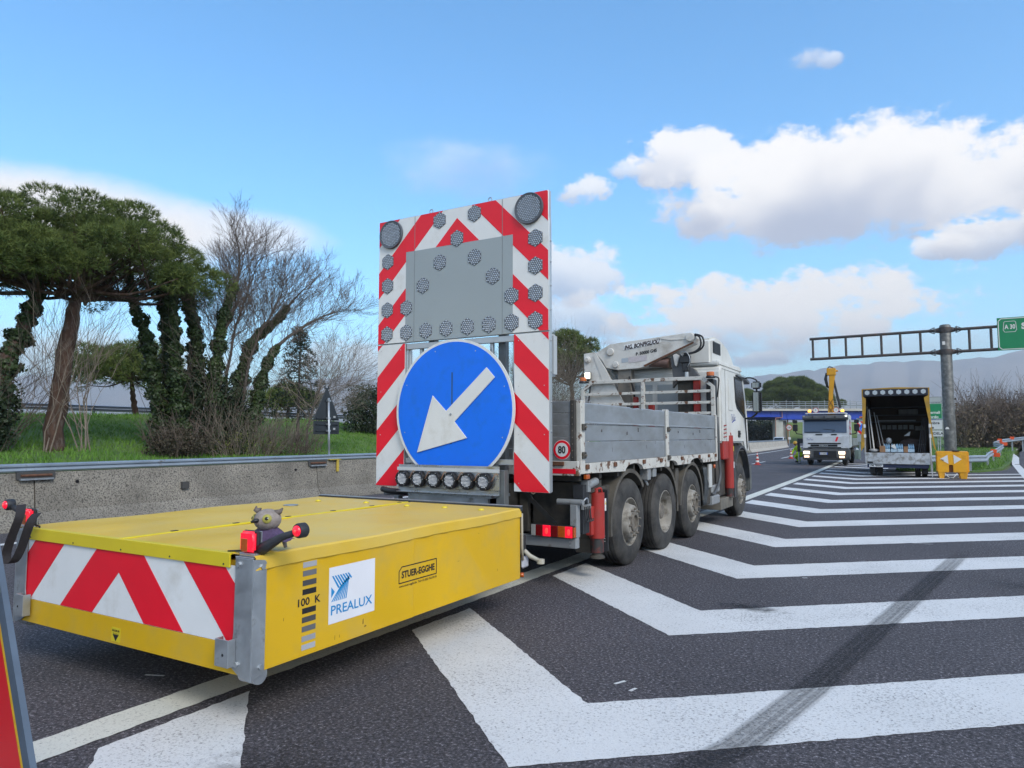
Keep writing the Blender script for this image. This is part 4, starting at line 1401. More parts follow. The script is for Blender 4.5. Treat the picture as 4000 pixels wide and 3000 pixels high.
text('STUER-EGGHE', t, INK, (XS, 4.105, 0.632), (0, 1, 0), (0, 0, 1), 0.050, width=0.385, bold=0.03)
text('www.stuer-egghe.be  Tel:+32 (0)3 766 04 04', t, INK, (XS, 4.105, 0.553), (0, 1, 0), (0, 0, 1), 0.020, width=0.44, bold=0.01)
for (y, z, l_, w_) in ((3.52, 0.385, 0.035, 0.010), (3.535, 0.362, 0.012, 0.022), (2.86, 0.55, 0.020, 0.003), (3.27, 0.345, 0.03, 0.003), (3.31, 0.35, 0.02, 0.003), (4.6, 0.62, 0.004, 0.03), (4.9, 0.80, 0.006, 0.012), (5.2, 0.45, 0.02, 0.004)):
    MB().prism([(y, z), (y + w_, z + 0.003), (y + w_ * 0.9, z + l_), (y + w_ * 0.2, z + l_ * 0.8)], 'X', XS, XS + 0.0008).build('scuff', mat('paint_scuff', (0.20, 0.12, 0.02), 0.7), t)
# front end: locking lever, side lamp
LEV = mat('beige_lever', (0.42, 0.40, 0.33), 0.5, var=0.1, vs=20)
MB().tube([(-3.16, 5.66, 0.56), (-3.13, 5.70, 0.51), (-3.06, 5.76, 0.462)], [0.02, 0.022, 0.018], 8).build('locking_lever', LEV, t, smooth=True)
MB().cyl((-3.05, 5.77, 0.435), (-3.05, 5.77, 0.475), 0.036, n=14).build('lever_knob', LEV, t, smooth=True, auto=40)
MB().box(-3.19, -3.155, 5.63, 5.74, 0.40, 0.505).build('latch_cover', mat('pale_grey_paint', (0.42, 0.43, 0.48), 0.5, var=0.06, vs=4), t, bevel=0.015)
MB().cyl((-3.20, 5.64, 0.34), (-3.165, 5.66, 0.34), 0.022, n=10).build('side_lamp', AMBER, t, smooth=True)
MB().box(-5.3, -3.5, 5.63, 6.3, 0.42, 0.60).box(-4.9, -3.9, 5.6, 6.6, 0.62, 0.80).build('drawbar_frame', DARKM, t)

# ------------------------------------------------------------------ plush owl
PL = mat('plush_grey', (0.28, 0.235, 0.205), 0.95, col2=(0.42, 0.36, 0.325), vs=30, bump=0.8, bs=300)
PLD = mat('plush_dark', (0.20, 0.165, 0.145), 0.95, var=0.3, vs=40, bump=0.8, bs=300)
t = thing('plush_owl', 'grey plush owl with purple cape behind the near red lamp', 'toy', (-3.27, 2.84, 0.947))
hc = Vector((-3.262, 2.81, 1.122))
fw = Vector((3.27, -2.82, 0.25)).normalized()            # towards the viewer
rt = Vector((0.8645, 0.5026, 0))
f2 = (fw * math.cos(R(43)) - rt * math.sin(R(43))).normalized()
r2 = f2.cross(Vector((0, 0, 1))).normalized() * -1
u2 = f2.cross(r2)
if u2.z < 0:
    u2 = -u2
MB().ball(hc, (0.077, 0.077, 0.063), 20).build('head', PL, t, smooth=True)
MB().ball((-3.265, 2.825, 1.015), (0.05, 0.05, 0.068), 16).build('body', PL, t, smooth=True)
for s, tilt in ((-1, 0.5), (1, 0.2)):
    b0 = hc + rt * (0.062 * s) + Vector((0, 0, 0.042 - 0.006 * s))
    MB().tube([b0 - rt * 0.015 * s, b0 + rt * 0.010 * s + Vector((0, 0, 0.012)), b0 + rt * (0.024 if s > 0 else 0.004) * s + Vector((0, 0, 0.030))], [0.022, 0.014, 0.004], 8).build('ear_tuft', PLD, t, smooth=True)
for ang in (R(43 - 40), R(43 + 38)):
    e = (fw * math.cos(ang) - rt * math.sin(ang)).normalized() + Vector((0, 0, 0.14))
    e.normalize()
    p = hc + Vector((e.x * 0.078, e.y * 0.078, e.z * 0.07))
    ey = MB().lathe([(0.0, 0.006), (0.020, 0.004), (0.026, -0.004)], p, e, 20).build('eye', mat('owl_eye', (0.36, 0.33, 0.07), 0.7, var=0.1, vs=60), t, smooth=True)
    MB().lathe([(0.0, 0.010), (0.008, 0.009), (0.011, 0.004)], p + rt * -0.002, e, 14).build('pupil', BLACK, ey, smooth=True)
    MB().ball(p + e * 0.0095 + rt * 0.006 + Vector((0, 0, 0.002)), 0.0032, 6).build('glint', WHITE_R, ey)  # white bead: eye highlight added as a part
bk = hc + f2 * 0.074 + Vector((0, 0, 0.0))
MB().tube([bk - f2 * 0.01 + rt * 0.016, bk + f2 * 0.014 + Vector((0, 0, -0.002)), bk + f2 * 0.024 - rt * 0.014 + Vector((0, 0, -0.010))], [0.012, 0.012, 0.005], 8).build('beak', BLACK, t, smooth=True)
PUR = mat('purple_cloth', (0.075, 0.05, 0.11), 0.9, var=0.35, vs=40)
cp, cf = [], []
for j in range(5):
    for i in range(15):
        a = -1.9 + 3.8 * i / 14
        rr = 0.045 + 0.014 * j + 0.006 * math.sin(i * 2.2 + j)
        dirv = fw * math.cos(a) + rt * math.sin(a)
        flare = 0.012 * j * abs(math.sin(a))
        p = Vector((-3.265, 2.82, 1.076 - 0.016 * j)) + Vector((dirv.x, dirv.y, 0)) * (rr + flare) + Vector((0, 0, 0.006 * math.sin(i * 1.7)))
        cp.append(p)
for j in range(4):
    for i in range(14):
        a = j * 15 + i
        cf.append((a, a + 1, a + 16, a + 15))
build('cape', cp, cf, PUR, t, smooth=True)
for s, dz in ((-1, 0.0), (1, -0.015)):
    w0 = Vector((-3.265, 2.82, 1.045)) + rt * 0.06 * s + fw * 0.015
    MB().tube([w0, w0 + rt * 0.028 * s + Vector((0, 0, -0.030)), w0 + rt * 0.042 * s + Vector((0, 0, -0.066 + dz))], [0.016, 0.015, 0.010], 8).build('wing', PL, t, smooth=True)

# ------------------------------------------------------------------ arrow board on the lorry's tail
t = thing('arrow_board', 'tall red and white arrow board with blue disc on the back of the lorry', 'sign board', (-4.37, 6.35, 0.94))
ALU = mat('aluminium_profile', (0.55, 0.57, 0.58), 0.35, 0.8, var=0.06, vs=5)
YF = 6.30
XCB = -4.37
MB().box(-5.50, -3.225, YF, YF + 0.06, 2.682, 4.155).build('upper_panel', ALU, t, bevel=0.003)
MB().box(-5.494, -3.231, YF - 0.002, YF + 0.001, 2.686, 4.150).build('upper_sheet', WHITE_R, t)


def stripes(rects, d_lo):
    for rc in rects:
        pol = [(rc[0], rc[2]), (rc[1], rc[2]), (rc[1], rc[3]), (rc[0], rc[3])]
        k = 0
        while k < 16:
            d0 = 4.965 + 0.3 - 0.62 * k
            d1 = d0 + 0.31
            k += 1
            d0 = d0 - 0.30
            d1 = d0 + 0.31
            for s in (-1, 1):
                half = clip(pol, s, 0, s * XCB)
                if len(half) < 3:
                    continue
                p = clip(half, s, 1, d0 + s * XCB)
                if len(p) >= 3:
                    p = clip(p, -s, -1, -(d1 + s * XCB))
                if len(p) >= 3:
                    a = abs(sum(p[i][0] * p[(i + 1) % len(p)][1] - p[(i + 1) % len(p)][0] * p[i][1] for i in range(len(p)))) / 2
                    if a > 0.0008:
                        MB().prism(p, 'Y', YF - 0.0045, YF - 0.0025).build('red_stripe', RED_R, t)


stripes([(-5.494, -5.089, 2.686, 4.150), (-5.089, -3.650, 3.742, 4.150), (-3.650, -3.231, 2.686, 4.150)], 0)
MB().box(-5.087, -3.652, YF - 0.0045, YF - 0.002, 2.684, 3.740).build('grey_panel', GREYP, t)
for x in (-4.961, -3.780):
    MB().box(x - 0.003, x + 0.003, YF - 0.0058, YF - 0.0048, 2.69, 4.148).build('seam', mat('seam_grey', (0.20, 0.22, 0.23), 0.6), t)
LED = mat('led_lens', (0.36, 0.42, 0.50), 0.25, 0.1, var=0.3, vs=30)
LEDB = mat('led_base', (0.085, 0.098, 0.12), 0.5)
# hexagonal lamps: one modelled, the rest copied
def hex_cluster(R_, cell, y0):
    v = MB()
    rw = int(R_ / cell) + 1
    for i in range(-rw, rw + 1):
        for j in range(-rw, rw + 1):
            x = cell * (i + 0.5 * (j % 2))
            z = cell * 0.866 * j
            # inside a pointy-top hexagon
            if abs(x) < R_ * 0.866 - cell * 0.3 and abs(x) * 0.5 + abs(z) * 0.866 < R_ * 0.866 - cell * 0.3:
                v.lathe([(0.0, y0 - 0.004), (cell * 0.30, y0 - 0.003), (cell * 0.42, y0)], (x, 0, z), (0, 1, 0), 6)
    return v


HX = [(-4.610, 4.044), (-4.139, 4.048), (-4.369, 3.802), (-4.602, 3.559), (-4.134, 3.559), (-4.838, 3.320), (-3.898, 3.321),
      (-5.359, 3.660), (-5.359, 3.370), (-5.359, 3.083), (-5.359, 2.796), (-5.076, 3.083), (-3.665, 3.083), (-3.379, 3.664), (-3.379, 3.371), (-3.380, 3.083), (-3.381, 2.796),
      (-5.072, 2.797), (-4.792, 2.797), (-4.509, 2.800), (-4.224, 2.797), (-3.947, 2.798), (-3.665, 2.797)]
proto = None
for (x, z) in HX:
    if proto is None:
        b_ = MB()
        b_.prism(regular((x, z), 0.098, 6, math.pi / 2), 'Y', YF - 0.009, YF - 0.003)
        proto = b_.build('hexagon_lamp', LEDB, t, bevel=0.0015)
        cl_ = hex_cluster(0.098, 0.0245, 0)
        cl_.v = [(p[0] + x, p[1] + YF - 0.009, p[2] + z) for p in cl_.v]
        ln_ = cl_.build('lens_grid', LED, proto)
        ln_['kind'] = 'stuff'
        px, pz = x, z
    else:
        c = copy_tree(proto, t)
        c.location = proto.location + Vector((x - px, 0, z - pz))
for (x, z) in ((-5.304, 3.977), (-3.448, 3.986)):
    o = MB().lathe([(0.0, 0.0), (0.15, 0.0), (0.160, -0.006), (0.165, -0.006), (0.168, 0.0), (0.168, 0.026), (0.0, 0.026)], (x, YF - 0.030, z), (0, 1, 0), 40).build('round_lamp', LEDB, t, smooth=True, auto=40)
    v = MB()
    for i in range(-8, 9):
        for j in range(-9, 10):
            qx, qz = 0.0215 * (i + 0.5 * (j % 2)), 0.0186 * j
            if qx * qx + qz * qz < 0.138 ** 2:
                v.lathe([(0.0, -0.006), (0.007, -0.004), (0.0095, 0.0)], (x + qx, YF - 0.030, z + qz), (0, 1, 0), 6)
    g_ = v.build('lens_grid', LED, o); g_['kind'] = 'stuff'
for (x, z) in ((-4.752, 4.165), (-3.956, 4.165)):
    MB().tube([(x + 0.022 * math.cos(a * math.pi / 6), YF + 0.03, z + 0.018 + 0.022 * math.sin(a * math.pi / 6)) for a in range(13)], 0.006, 6).build('lifting_eye', GALV, t, smooth=True)
MB().box(-3.2245, -3.219, YF + 0.004, YF + 0.055, 1.04, 3.86).build('edge_channel', ALU, t, bevel=0.003)
for z in (3.62, 3.40, 3.15, 2.9, 2.58, 2.26, 1.95, 1.65):
    MB().ball((-3.217, YF + 0.03, z), 0.011, 8).build('edge_bolt', GALV, t, smooth=True)
MB().box(-3.36, -3.225, YF + 0.08, YF + 0.20, 2.22, 2.66).build('control_box', mat('light_grey_plastic', (0.42, 0.45, 0.47), 0.5), t, bevel=0.02, segs=2)
# lower wings
for (x0, x1) in ((-5.50, -5.086), (-3.640, -3.225)):
    MB().box(x0, x1, YF, YF + 0.045, 1.032, 2.672).build('wing_panel', ALU, t, bevel=0.003)
    MB().box(x0 + 0.004, x1 - 0.004, YF - 0.002, YF + 0.001, 1.036, 2.668).build('wing_sheet', WHITE_R, t)
stripes([(-5.496, -5.090, 1.036, 2.668), (-3.636, -3.229, 1.036, 2.668)], 0)
for x in (-5.44, -5.15, -3.58, -3.28):
    for z in (1.12, 1.62, 2.12, 2.6):
        MB().cyl((x, YF - 0.007, z), (x, YF - 0.0045, z), 0.006, n=6).build('rivet', ALU, t)
# open frame behind the disc
fr = [(-5.08, -3.645, 2.60, 2.665), (-5.08, -3.645, 1.30, 1.36)]
for (x0, x1, z0, z1) in fr:
    MB().box(x0, x1, YF + 0.012, YF + 0.05, z0, z1).build('frame_rail', ALU, t, bevel=0.004)
for x in (-5.07, -4.90, -3.95, -3.665):
    MB().box(x - 0.02, x + 0.02, YF + 0.052, YF + 0.09, 1.2, 2.66).build('frame_upright', ALU, t, bevel=0.004)
for x in (-4.80, -3.86):
    MB().box(x - 0.045, x + 0.045, YF + 0.12, YF + 0.20, 0.78, 2.72).build('mast_post', mat('mast_grey', (0.16, 0.175, 0.18), 0.5, 0.4, var=0.2, vs=6), t, bevel=0.006)
# round blue sign
dc = (-4.385, 1.885)
d_ = MB().prism(regular(dc, 0.782, 72), 'Y', YF - 0.045, YF - 0.030).build('blue_disc', WHITE_R, t)
MB().prism(regular(dc, 0.752, 72), 'Y', YF - 0.0475, YF - 0.0455).build('blue_face', BLUE_R, d_)
arr = [(-4.858, 1.421), (-4.649, 2.054), (-4.464, 1.879), (-3.942, 2.334), (-3.838, 2.223), (-4.351, 1.761), (-4.188, 1.583)]
MB().prism(arr, 'Y', YF - 0.060, YF - 0.052).build('white_arrow', WHITE_R, d_, bevel=0.002)
MB().cyl((-4.40, YF - 0.066, 1.84), (-4.40, YF - 0.06, 1.84), 0.014, n=10).build('pivot_bolt', GALV, d_)
for k in range(3):
    a = R(90 + 120 * k)
MB().box(-4.415, -4.395, YF - 0.0490, YF - 0.0478, 1.52, 1.60).box(-4.402, -4.385, YF - 0.0490, YF - 0.0478, 1.95, 2.30).build('scuff', mat('scuff_mark', (0.03, 0.09, 0.22), 0.7), d_)
for a in range(0, 360, 45):
    MB().cyl((dc[0] + 0.70 * math.cos(R(a + 20)), YF - 0.0495, dc[1] + 0.70 * math.sin(R(a + 20))), (dc[0] + 0.70 * math.cos(R(a + 20)), YF - 0.0475, dc[1] + 0.70 * math.sin(R(a + 20))), 0.007, n=6).build('rivet', ALU, d_)
# six-lamp bar
SHEET = mat('bright_sheet_metal', (0.50, 0.53, 0.56), 0.3, 0.85, var=0.12, vs=4, rvar=0.12, dirt=(0.35, 0.29, 0.16), dirt_amt=0.18, ds=3)
MB().box(-5.075, -3.752, 6.195, 6.202, 1.035, 1.29).build('lamp_plate', SHEET, t)
MB().prism([(6.20, 0.99), (6.15, 0.99), (6.15, 0.995), (6.195, 0.998), (6.195, 1.04), (6.20, 1.04)], 'X', -5.075, -3.752).build('plate_lip', SHEET, t)
MB().box(-5.085, -3.745, 6.178, 6.186, 1.225, 1.262).build('clear_strip', mat('dull_perspex', (0.55, 0.58, 0.60), 0.25, spec=0.6), t)
pr = None
for i in range(6):
    x = -4.987 + (4.987 - 3.918) / 5 * i
    z = 1.136 - 0.001 * i
    if pr is None:
        pr = MB().lathe([(0.0, 0.012), (0.066, 0.012), (0.070, 0.0), (0.086, 0.0), (0.090, 0.008), (0.090, 0.060), (0.0, 0.060)], (x, 6.13, z), (0, 1, 0), 32).build('strobe_lamp', BLACK, t, smooth=True, auto=40)
        MB().cyl((x, 6.139, z), (x, 6.142, z), 0.066, n=24).build('reflector', mat('lamp_reflector', (0.10, 0.115, 0.14), 0.25, 0.6), pr)
        v = MB()
        for a_ in range(-4, 5):
            for b_ in range(-4, 5):
                qx, qz = 0.0165 * (a_ + 0.5 * (b_ % 2)), 0.0143 * b_
                if qx * qx + qz * qz < 0.060 ** 2:
                    v.lathe([(0.0, -0.004), (0.005, -0.003), (0.0078, 0.0)], (x + qx, 6.139, z + qz), (0, 1, 0), 6)
        g_ = v.build('lens_grid', mat('strobe_led', (0.20, 0.235, 0.29), 0.15, 0.2), pr); g_['kind'] = 'stuff'
        for q in range(6):
            MB().cyl((x + 0.079 * math.cos(q * 1.047), 6.127, z + 0.079 * math.sin(q * 1.047)), (x + 0.079 * math.cos(q * 1.047), 6.131, z + 0.079 * math.sin(q * 1.047)), 0.005, n=6).build('screw', ALU, pr)
        x00, z00 = x, z
    else:
        c = copy_tree(pr, t)
        c.location = pr.location + Vector((x - x00, 0, z - z00))
    cab_ = [(x + 0.085, 6.16, z + 0.01), (x + 0.105, 6.15, z + 0.012), (x + 0.12, 6.155, z + 0.05), (x + 0.14, 6.165, z + 0.085), (x + 0.165, 6.17, z + 0.07)]
    MB().tube(smooth_path(cab_, 8), 0.0045, 5).build('cable', mat('copper_cable', (0.32, 0.17, 0.10), 0.6), t, smooth=True)
MB().box(-4.95, -3.86, 6.205, 6.60, 0.955, 0.985).build('tread_plate', mat('tread_plate', (0.42, 0.45, 0.47), 0.4, 0.8, var=0.3, vs=40, bump=1.0, bs=70), t)
MB().box(-4.95, -3.90, 6.21, 6.25, 0.84, 0.953).build('tread_apron', GALV, t)
for i in range(21):
    x = -4.93 + 0.05 * i
    s_ = 1 if i % 2 else -1
    MB().prism([(x - 0.018, 0.962 if s_ > 0 else 0.975), (x + 0.018, 0.975 if s_ > 0 else 0.962), (x + 0.018, 0.979 if s_ > 0 else 0.966), (x - 0.018, 0.966 if s_ > 0 else 0.979)], 'Y', 6.2015, 6.2045).build('tread_rib', GALV, t)
MB().tube(smooth_path([(-5.35, 6.25, 1.0), (-5.2, 6.2, 0.985), (-5.05, 6.22, 0.98), (-4.95, 6.3, 0.96)], 8), 0.035, 8).build('hose', BLACK, t, smooth=True)
MB().box(-3.80, -3.70, 6.21, 6.30, 0.84, 1.25).build('side_post', mat('mast_grey', (0.16, 0.175, 0.18)), t, bevel=0.004)

# ------------------------------------------------------------------ flatbed crane lorry
WHT = mat('lorry_white', (0.68, 0.685, 0.66), 0.38, var=0.05, vs=1.2, rvar=0.08, dirt=(0.52, 0.50, 0.44), dirt_amt=0.24, ds=1.6, dsharp=0.4)
CRN = mat('crane_white', (0.61, 0.60, 0.57), 0.45, var=0.08, vs=2, dirt=(0.26, 0.22, 0.17), dirt_amt=0.22, ds=3.2, dsharp=0.35)
CHIP = mat('chipped_white', (0.55, 0.54, 0.50), 0.55, var=0.1, vs=5, dirt=(0.13, 0.065, 0.035), dirt_amt=0.34, ds=9, dsharp=0.05, bump=0.3, bs=30)
ALP = mat('alu_plank', (0.36, 0.385, 0.41), 0.45, 0.55, var=0.11, vs=2.2, rvar=0.1, dirt=(0.27, 0.28, 0.28), dirt_amt=0.36, ds=5, dsharp=0.3, stretch=(1, 0.4, 1))
ALP2 = mat('alu_tail', (0.31, 0.315, 0.315), 0.5, 0.5, var=0.14, vs=3, dirt=(0.16, 0.15, 0.13), dirt_amt=0.34, ds=4, dsharp=0.35)
REDP = mat('crane_red', (0.36, 0.028, 0.022), 0.5, var=0.12, vs=5, dirt=(0.15, 0.05, 0.04), dirt_amt=0.24, ds=5, dsharp=0.25)
GREYB = mat('bumper_grey', (0.27, 0.285, 0.295), 0.5, 0.2, var=0.1, vs=4, dirt=(0.14, 0.12, 0.10), dirt_amt=0.24, ds=6)
DIRT = mat('dirty_black', (0.030, 0.029, 0.028), 0.8, var=0.35, vs=4, dirt=(0.085, 0.076, 0.062), dirt_amt=0.42, ds=3.5, dsharp=0.35)
GUARD = mat('mudguard', (0.060, 0.056, 0.050), 0.75, var=0.3, vs=3, dirt=(0.14, 0.125, 0.10), dirt_amt=0.42, ds=3, dsharp=0.4)
RIMM = mat('rim_dusty', (0.33, 0.31, 0.275), 0.65, 0.25, var=0.25, vs=5, dirt=(0.10, 0.085, 0.065), dirt_amt=0.36, ds=7, dsharp=0.2)
NUTM = mat('nut_dusty', (0.18, 0.16, 0.135), 0.7, 0.3, var=0.3, vs=20)
GLASS = mat('dark_glass', (0.012, 0.018, 0.022), 0.06, spec=0.8)
WLIT = mat('work_lamp_lit', (0.9, 0.9, 0.8), 0.3, emit=(1.0, 0.97, 0.82), emit_s=1.1)

T = thing('crane_lorry', 'white flatbed lorry with folded crane and alloy dropsides carrying the arrow board', 'lorry', (-4.37, 10.5, 0))
XR, XL = -3.12, -5.62


def wheel(c, side, kind, parent, Rr=0.535, wid=0.30):
    """side +1: outer face looks to +X."""
    ax = (side, 0, 0)
    c = Vector(c)
    h0 = 0.0
    prof = [(0.295, -0.030), (0.31, -0.006), (0.36, 0.004), (0.45, 0.0), (0.50, -0.012), (0.522, -0.028), (Rr, -0.045)]
    for gq in (0.10, 0.15, 0.20):
        prof += [(Rr, -gq + 0.012), (Rr - 0.014, -gq + 0.008), (Rr - 0.014, -gq - 0.002), (Rr, -gq - 0.006)]
    prof += [(Rr, -wid + 0.05), (0.50, -wid + 0.012), (0.40, -wid), (0.295, -wid + 0.02)]
    w = MB().lathe(prof, c, ax, 48).build('wheel', RUBBER, parent, smooth=True, auto=30)
    if kind == 'convex':
        rp = [(0.297, -0.030), (0.300, -0.012), (0.288, -0.010), (0.282, -0.040), (0.265, -0.085), (0.235, -0.075), (0.215, -0.02), (0.205, 0.022), (0.190, 0.034), (0.12, 0.036)]
        MB().lathe(rp, c, ax, 40).build('rim', RIMM, w, smooth=True, auto=45)
        MB().lathe([(0.125, 0.036), (0.120, 0.055), (0.085, 0.060), (0.080, 0.030), (0.0, 0.028)], c, ax, 24).build('hub', NUTM, w, smooth=True, auto=40)
        nr_, nh = 0.162, 0.034
    else:
        rp = [(0.297, -0.030), (0.300, -0.010), (0.288, -0.008), (0.280, -0.05), (0.262, -0.10), (0.250, -0.145), (0.215, -0.165), (0.11, -0.168)]
        MB().lathe(rp, c, ax, 40).build('rim', RIMM, w, smooth=True, auto=45)
        MB().lathe([(0.115, -0.168), (0.112, -0.075), (0.095, -0.058), (0.0, -0.055)], c, ax, 24).build('hub', NUTM, w, smooth=True, auto=40)
        nr_, nh = 0.162, -0.168
    s_ = side
    for k in range(10):
        a = 2 * math.pi * (k + 0.3) / 10
        p = c + Vector((0, math.cos(a) * nr_, math.sin(a) * nr_))
        MB().cyl(p + Vector((s_ * nh, 0, 0)), p + Vector((s_ * (nh + 0.038), 0, 0)), 0.017, 0.013, n=6).build('wheel_nut', NUTM, w)
    if kind == 'convex':
        for k in range(8):
            a = 2 * math.pi * k / 8
            p = c + Vector((s_ * -0.06, math.cos(a) * 0.248, math.sin(a) * 0.248))
            MB().cyl(p, p + Vector((s_ * 0.002, 0, 0)), 0.016, n=8).build('rim_hole', BLACK, w)
    return w


AX = [(8.42, 'convex'), (9.83, 'concave'), (11.20, 'convex'), (14.72, 'convex')]
for (y, kd) in AX:
    wheel((-3.165, y, 0.535), 1, kd, T)
    wheel((-5.575, y, 0.535), -1, kd, T)
    if kd == 'concave':
        MB().lathe([(0.3, 0), (0.5, 0.01), (0.533, 0.04), (0.533, 0.26), (0.5, 0.29), (0.3, 0.30)], (-3.80, y, 0.535), (1, 0, 0), 40).build('inner_tyre', RUBBER, T, smooth=True, auto=40)
    MB().cyl((-5.4, y, 0.535), (-3.34, y, 0.535), 0.075, n=12).lathe([(0.0, -0.2), (0.16, -0.14), (0.20, 0), (0.16, 0.14), (0.0, 0.2)], (-4.37, y, 0.535), (0, 1, 0), 16).build('axle', DIRT, T, smooth=True, auto=40)
for x in (-3.98, -4.76):
    MB().box(x - 0.04, x + 0.04, 6.70, 15.2, 0.82, 1.08).build('chassis_rail', DIRT, T)
for y in (7.1, 9.1, 10.5, 12.2, 13.2):
    MB().box(-4.72, -4.02, y, y + 0.09, 0.86, 1.04).build('cross_member', DIRT, T)
for y in [6.9 + 0.55 * i for i in range(11)]:
    MB().box(-5.55, -3.18, y, y + 0.07, 1.12, 1.24).build('bed_bearer', DIRT, T)
MB().box(-5.57, -3.165, 6.79, 12.60, 1.245, 1.305).build('bed_floor', mat('bed_floor', (0.10, 0.09, 0.075), 0.85, var=0.3, vs=2), T)

# alloy dropsides, plank by plank
PZ = [(1.315, 1.543, 0.0), (1.549, 1.735, -0.008), (1.741, 1.965, 0.006)]
for (ya, yb, tilt) in ((6.905, 9.685, 0.0), (9.835, 12.515, 0.0)):
    for (za, zb, off) in PZ:
        v = MB()
        if zb > 1.9:     # top plank with a bent, dented upper edge
            n_ = 26
            prof = [(XR - 0.026, za), (XR + off, za), (XR + off, za + 0.012), (XR + off - 0.004, za + 0.02), (XR + off - 0.004, zb - 0.012), (XR + off - 0.010, zb), (XR - 0.026, zb)]
            vs_, fs_ = [], []
            for i in range(n_ + 1):
                y = ya + (yb - ya) * i / n_
                dent = 0.0
                for (yd, am, wd) in ((8.45, 0.030, 0.05), (8.75, 0.018, 0.05), (9.25, 0.006, 0.1), (11.2, 0.014, 0.06), (11.75, 0.012, 0.04)):
                    dent += am * math.exp(-((y - yd) / wd) ** 2)
                for (px, pz) in prof:
                    vs_.append((px + rng.gauss(0, 0.0008), y, pz - dent * max(0, (pz - za) / (zb - za)) ** 2))
            m_ = len(prof)
            for i in range(n_):
                for q in range(m_):
                    a, b = i * m_ + q, i * m_ + (q + 1) % m_
                    fs_.append((a, a + m_, b + m_, b))
            fs_ += [tuple(range(m_)), tuple(range(n_ * m_, n_ * m_ + m_))[::-1]]
            build('plank', vs_, fs_, ALP, T)
        else:
            MB().box(XR - 0.026, XR + off, ya, yb, za, zb).build('plank', ALP, T, bevel=0.004)
        MB().box(XL + 0.0, XL + 0.026, ya, yb, za, zb).build('plank', ALP, T)
    MB().box(XR - 0.004, XR + 0.010, yb - 0.022, yb - 0.002, 1.32, 1.96).build('side_edge', GREYB, T)
    for (yd, zd, l_) in ((ya + 0.8, 1.42, 0.05), (ya + 1.3, 1.62, 0.04), (ya + 2.0, 1.44, 0.05), (ya + 1.7, 1.66, 0.05), (ya + 0.5, 1.65, 0.03), (ya + 2.35, 1.5, 0.04)):
        MB().box(XR - 0.009, XR + 0.0008, yd, yd + 0.012, zd, zd + l_).build('scratch', mat('scratch_dark', (0.12, 0.12, 0.125), 0.6), T)
# tail board: five planks
for i in range(5):
    za = 1.342 + 0.128 * i
    MB().box(-5.56, -3.197, 6.735, 6.765, za, za + 0.1235).build('tail_plank', ALP2, T, bevel=0.004)
for x in (-3.170, -5.585):
    MB().box(x - 0.025, x + 0.025, 6.722, 6.775, 1.34, 1.985).build('tail_strap', DIRT, T, bevel=0.004)
    for i in range(9):
        MB().ball((x, 6.721, 1.38 + 0.07 * i), 0.007, 6).build('rivet', NUTM, T)
# 80 plate
d80 = MB().prism(regular((-3.297, 1.459), 0.100, 36), 'Y', 6.728, 6.733).build('speed_plate', RED_R, T)
MB().prism(regular((-3.297, 1.459), 0.074, 36), 'Y', 6.7265, 6.7275).build('white_field', WHITE_R, d80)
MB().prism(regular((-3.297, 1.459), 0.106, 36), 'Y', 6.7335, 6.7345).build('white_rim', WHITE_R, d80)
text('80', d80, INK, (-3.297, 6.726, 1.459), (1, 0, 0), (0, 0, 1), 0.082, width=0.088, bold=0.03)
# posts
for x0, x1 in ((-3.165, -3.10), (-5.64, -5.575)):
    MB().box(x0, x1, 6.79, 6.895, 1.20, 1.985).build('corner_post', CHIP, T, bevel=0.006)
    MB().box(x0, x1, 9.70, 9.82, 1.17, 1.985).build('middle_post', CHIP, T, bevel=0.006)
    MB().box(x0, x1, 12.525, 12.60, 1.17, 1.985).build('front_post', CHIP, T, bevel=0.006)
for (y, z) in ((6.84, 1.70), (9.76, 1.70), (9.76, 1.30), (6.84, 1.40)):
    MB().box(-3.10, -3.075, y - 0.04, y + 0.04, z - 0.035, z + 0.035).build('post_latch', DIRT, T, bevel=0.006)
    MB().cyl((-3.075, y, z), (-3.055, y, z), 0.014, n=8).build('latch_pin', NUTM, T)
# chipped sill with wheel-arch cut-outs
sill = [(6.85, 1.312), (12.61, 1.312), (12.61, 1.170), (11.69, 1.170)]
for (yc, zt, w2) in ((11.29, 1.258, 0.38), (9.93, 1.258, 0.32), (8.43, 1.268, 0.32)):
    for k in range(9):
        a = math.pi * k / 8
        sill.append((yc + w2 * math.cos(a), 1.178 + (zt - 1.178) * math.sin(a)))
sill += [(6.85, 1.205)]
for x0, x1 in ((-3.16, -3.112), (-5.628, -5.58)):
    MB().prism(sill, 'X', x0, x1).build('side_sill', CHIP, T)
for y in (6.95, 7.75, 8.75, 9.45, 10.45, 11.4, 12.0, 12.45):
    MB().box(-3.112, -3.085, y - 0.035, y + 0.035, 1.245, 1.30).build('hinge_lug', RUSTM, T, bevel=0.008)
MB().box(-5.63, -3.105, 6.715, 6.785, 1.185, 1.338).build('rear_sill', CHIP, T, bevel=0.005)
for (x0, x1) in ((-3.62, -3.13), (-5.6, -5.1)):
    MB().box(x0, x1, 6.711, 6.7145, 1.207, 1.258).build('red_marker_strip', RED_R, T)
MB().box(-3.40, -3.26, 6.69, 6.7145, 1.29, 1.335).build('tail_hinge', RUSTM, T, bevel=0.006)
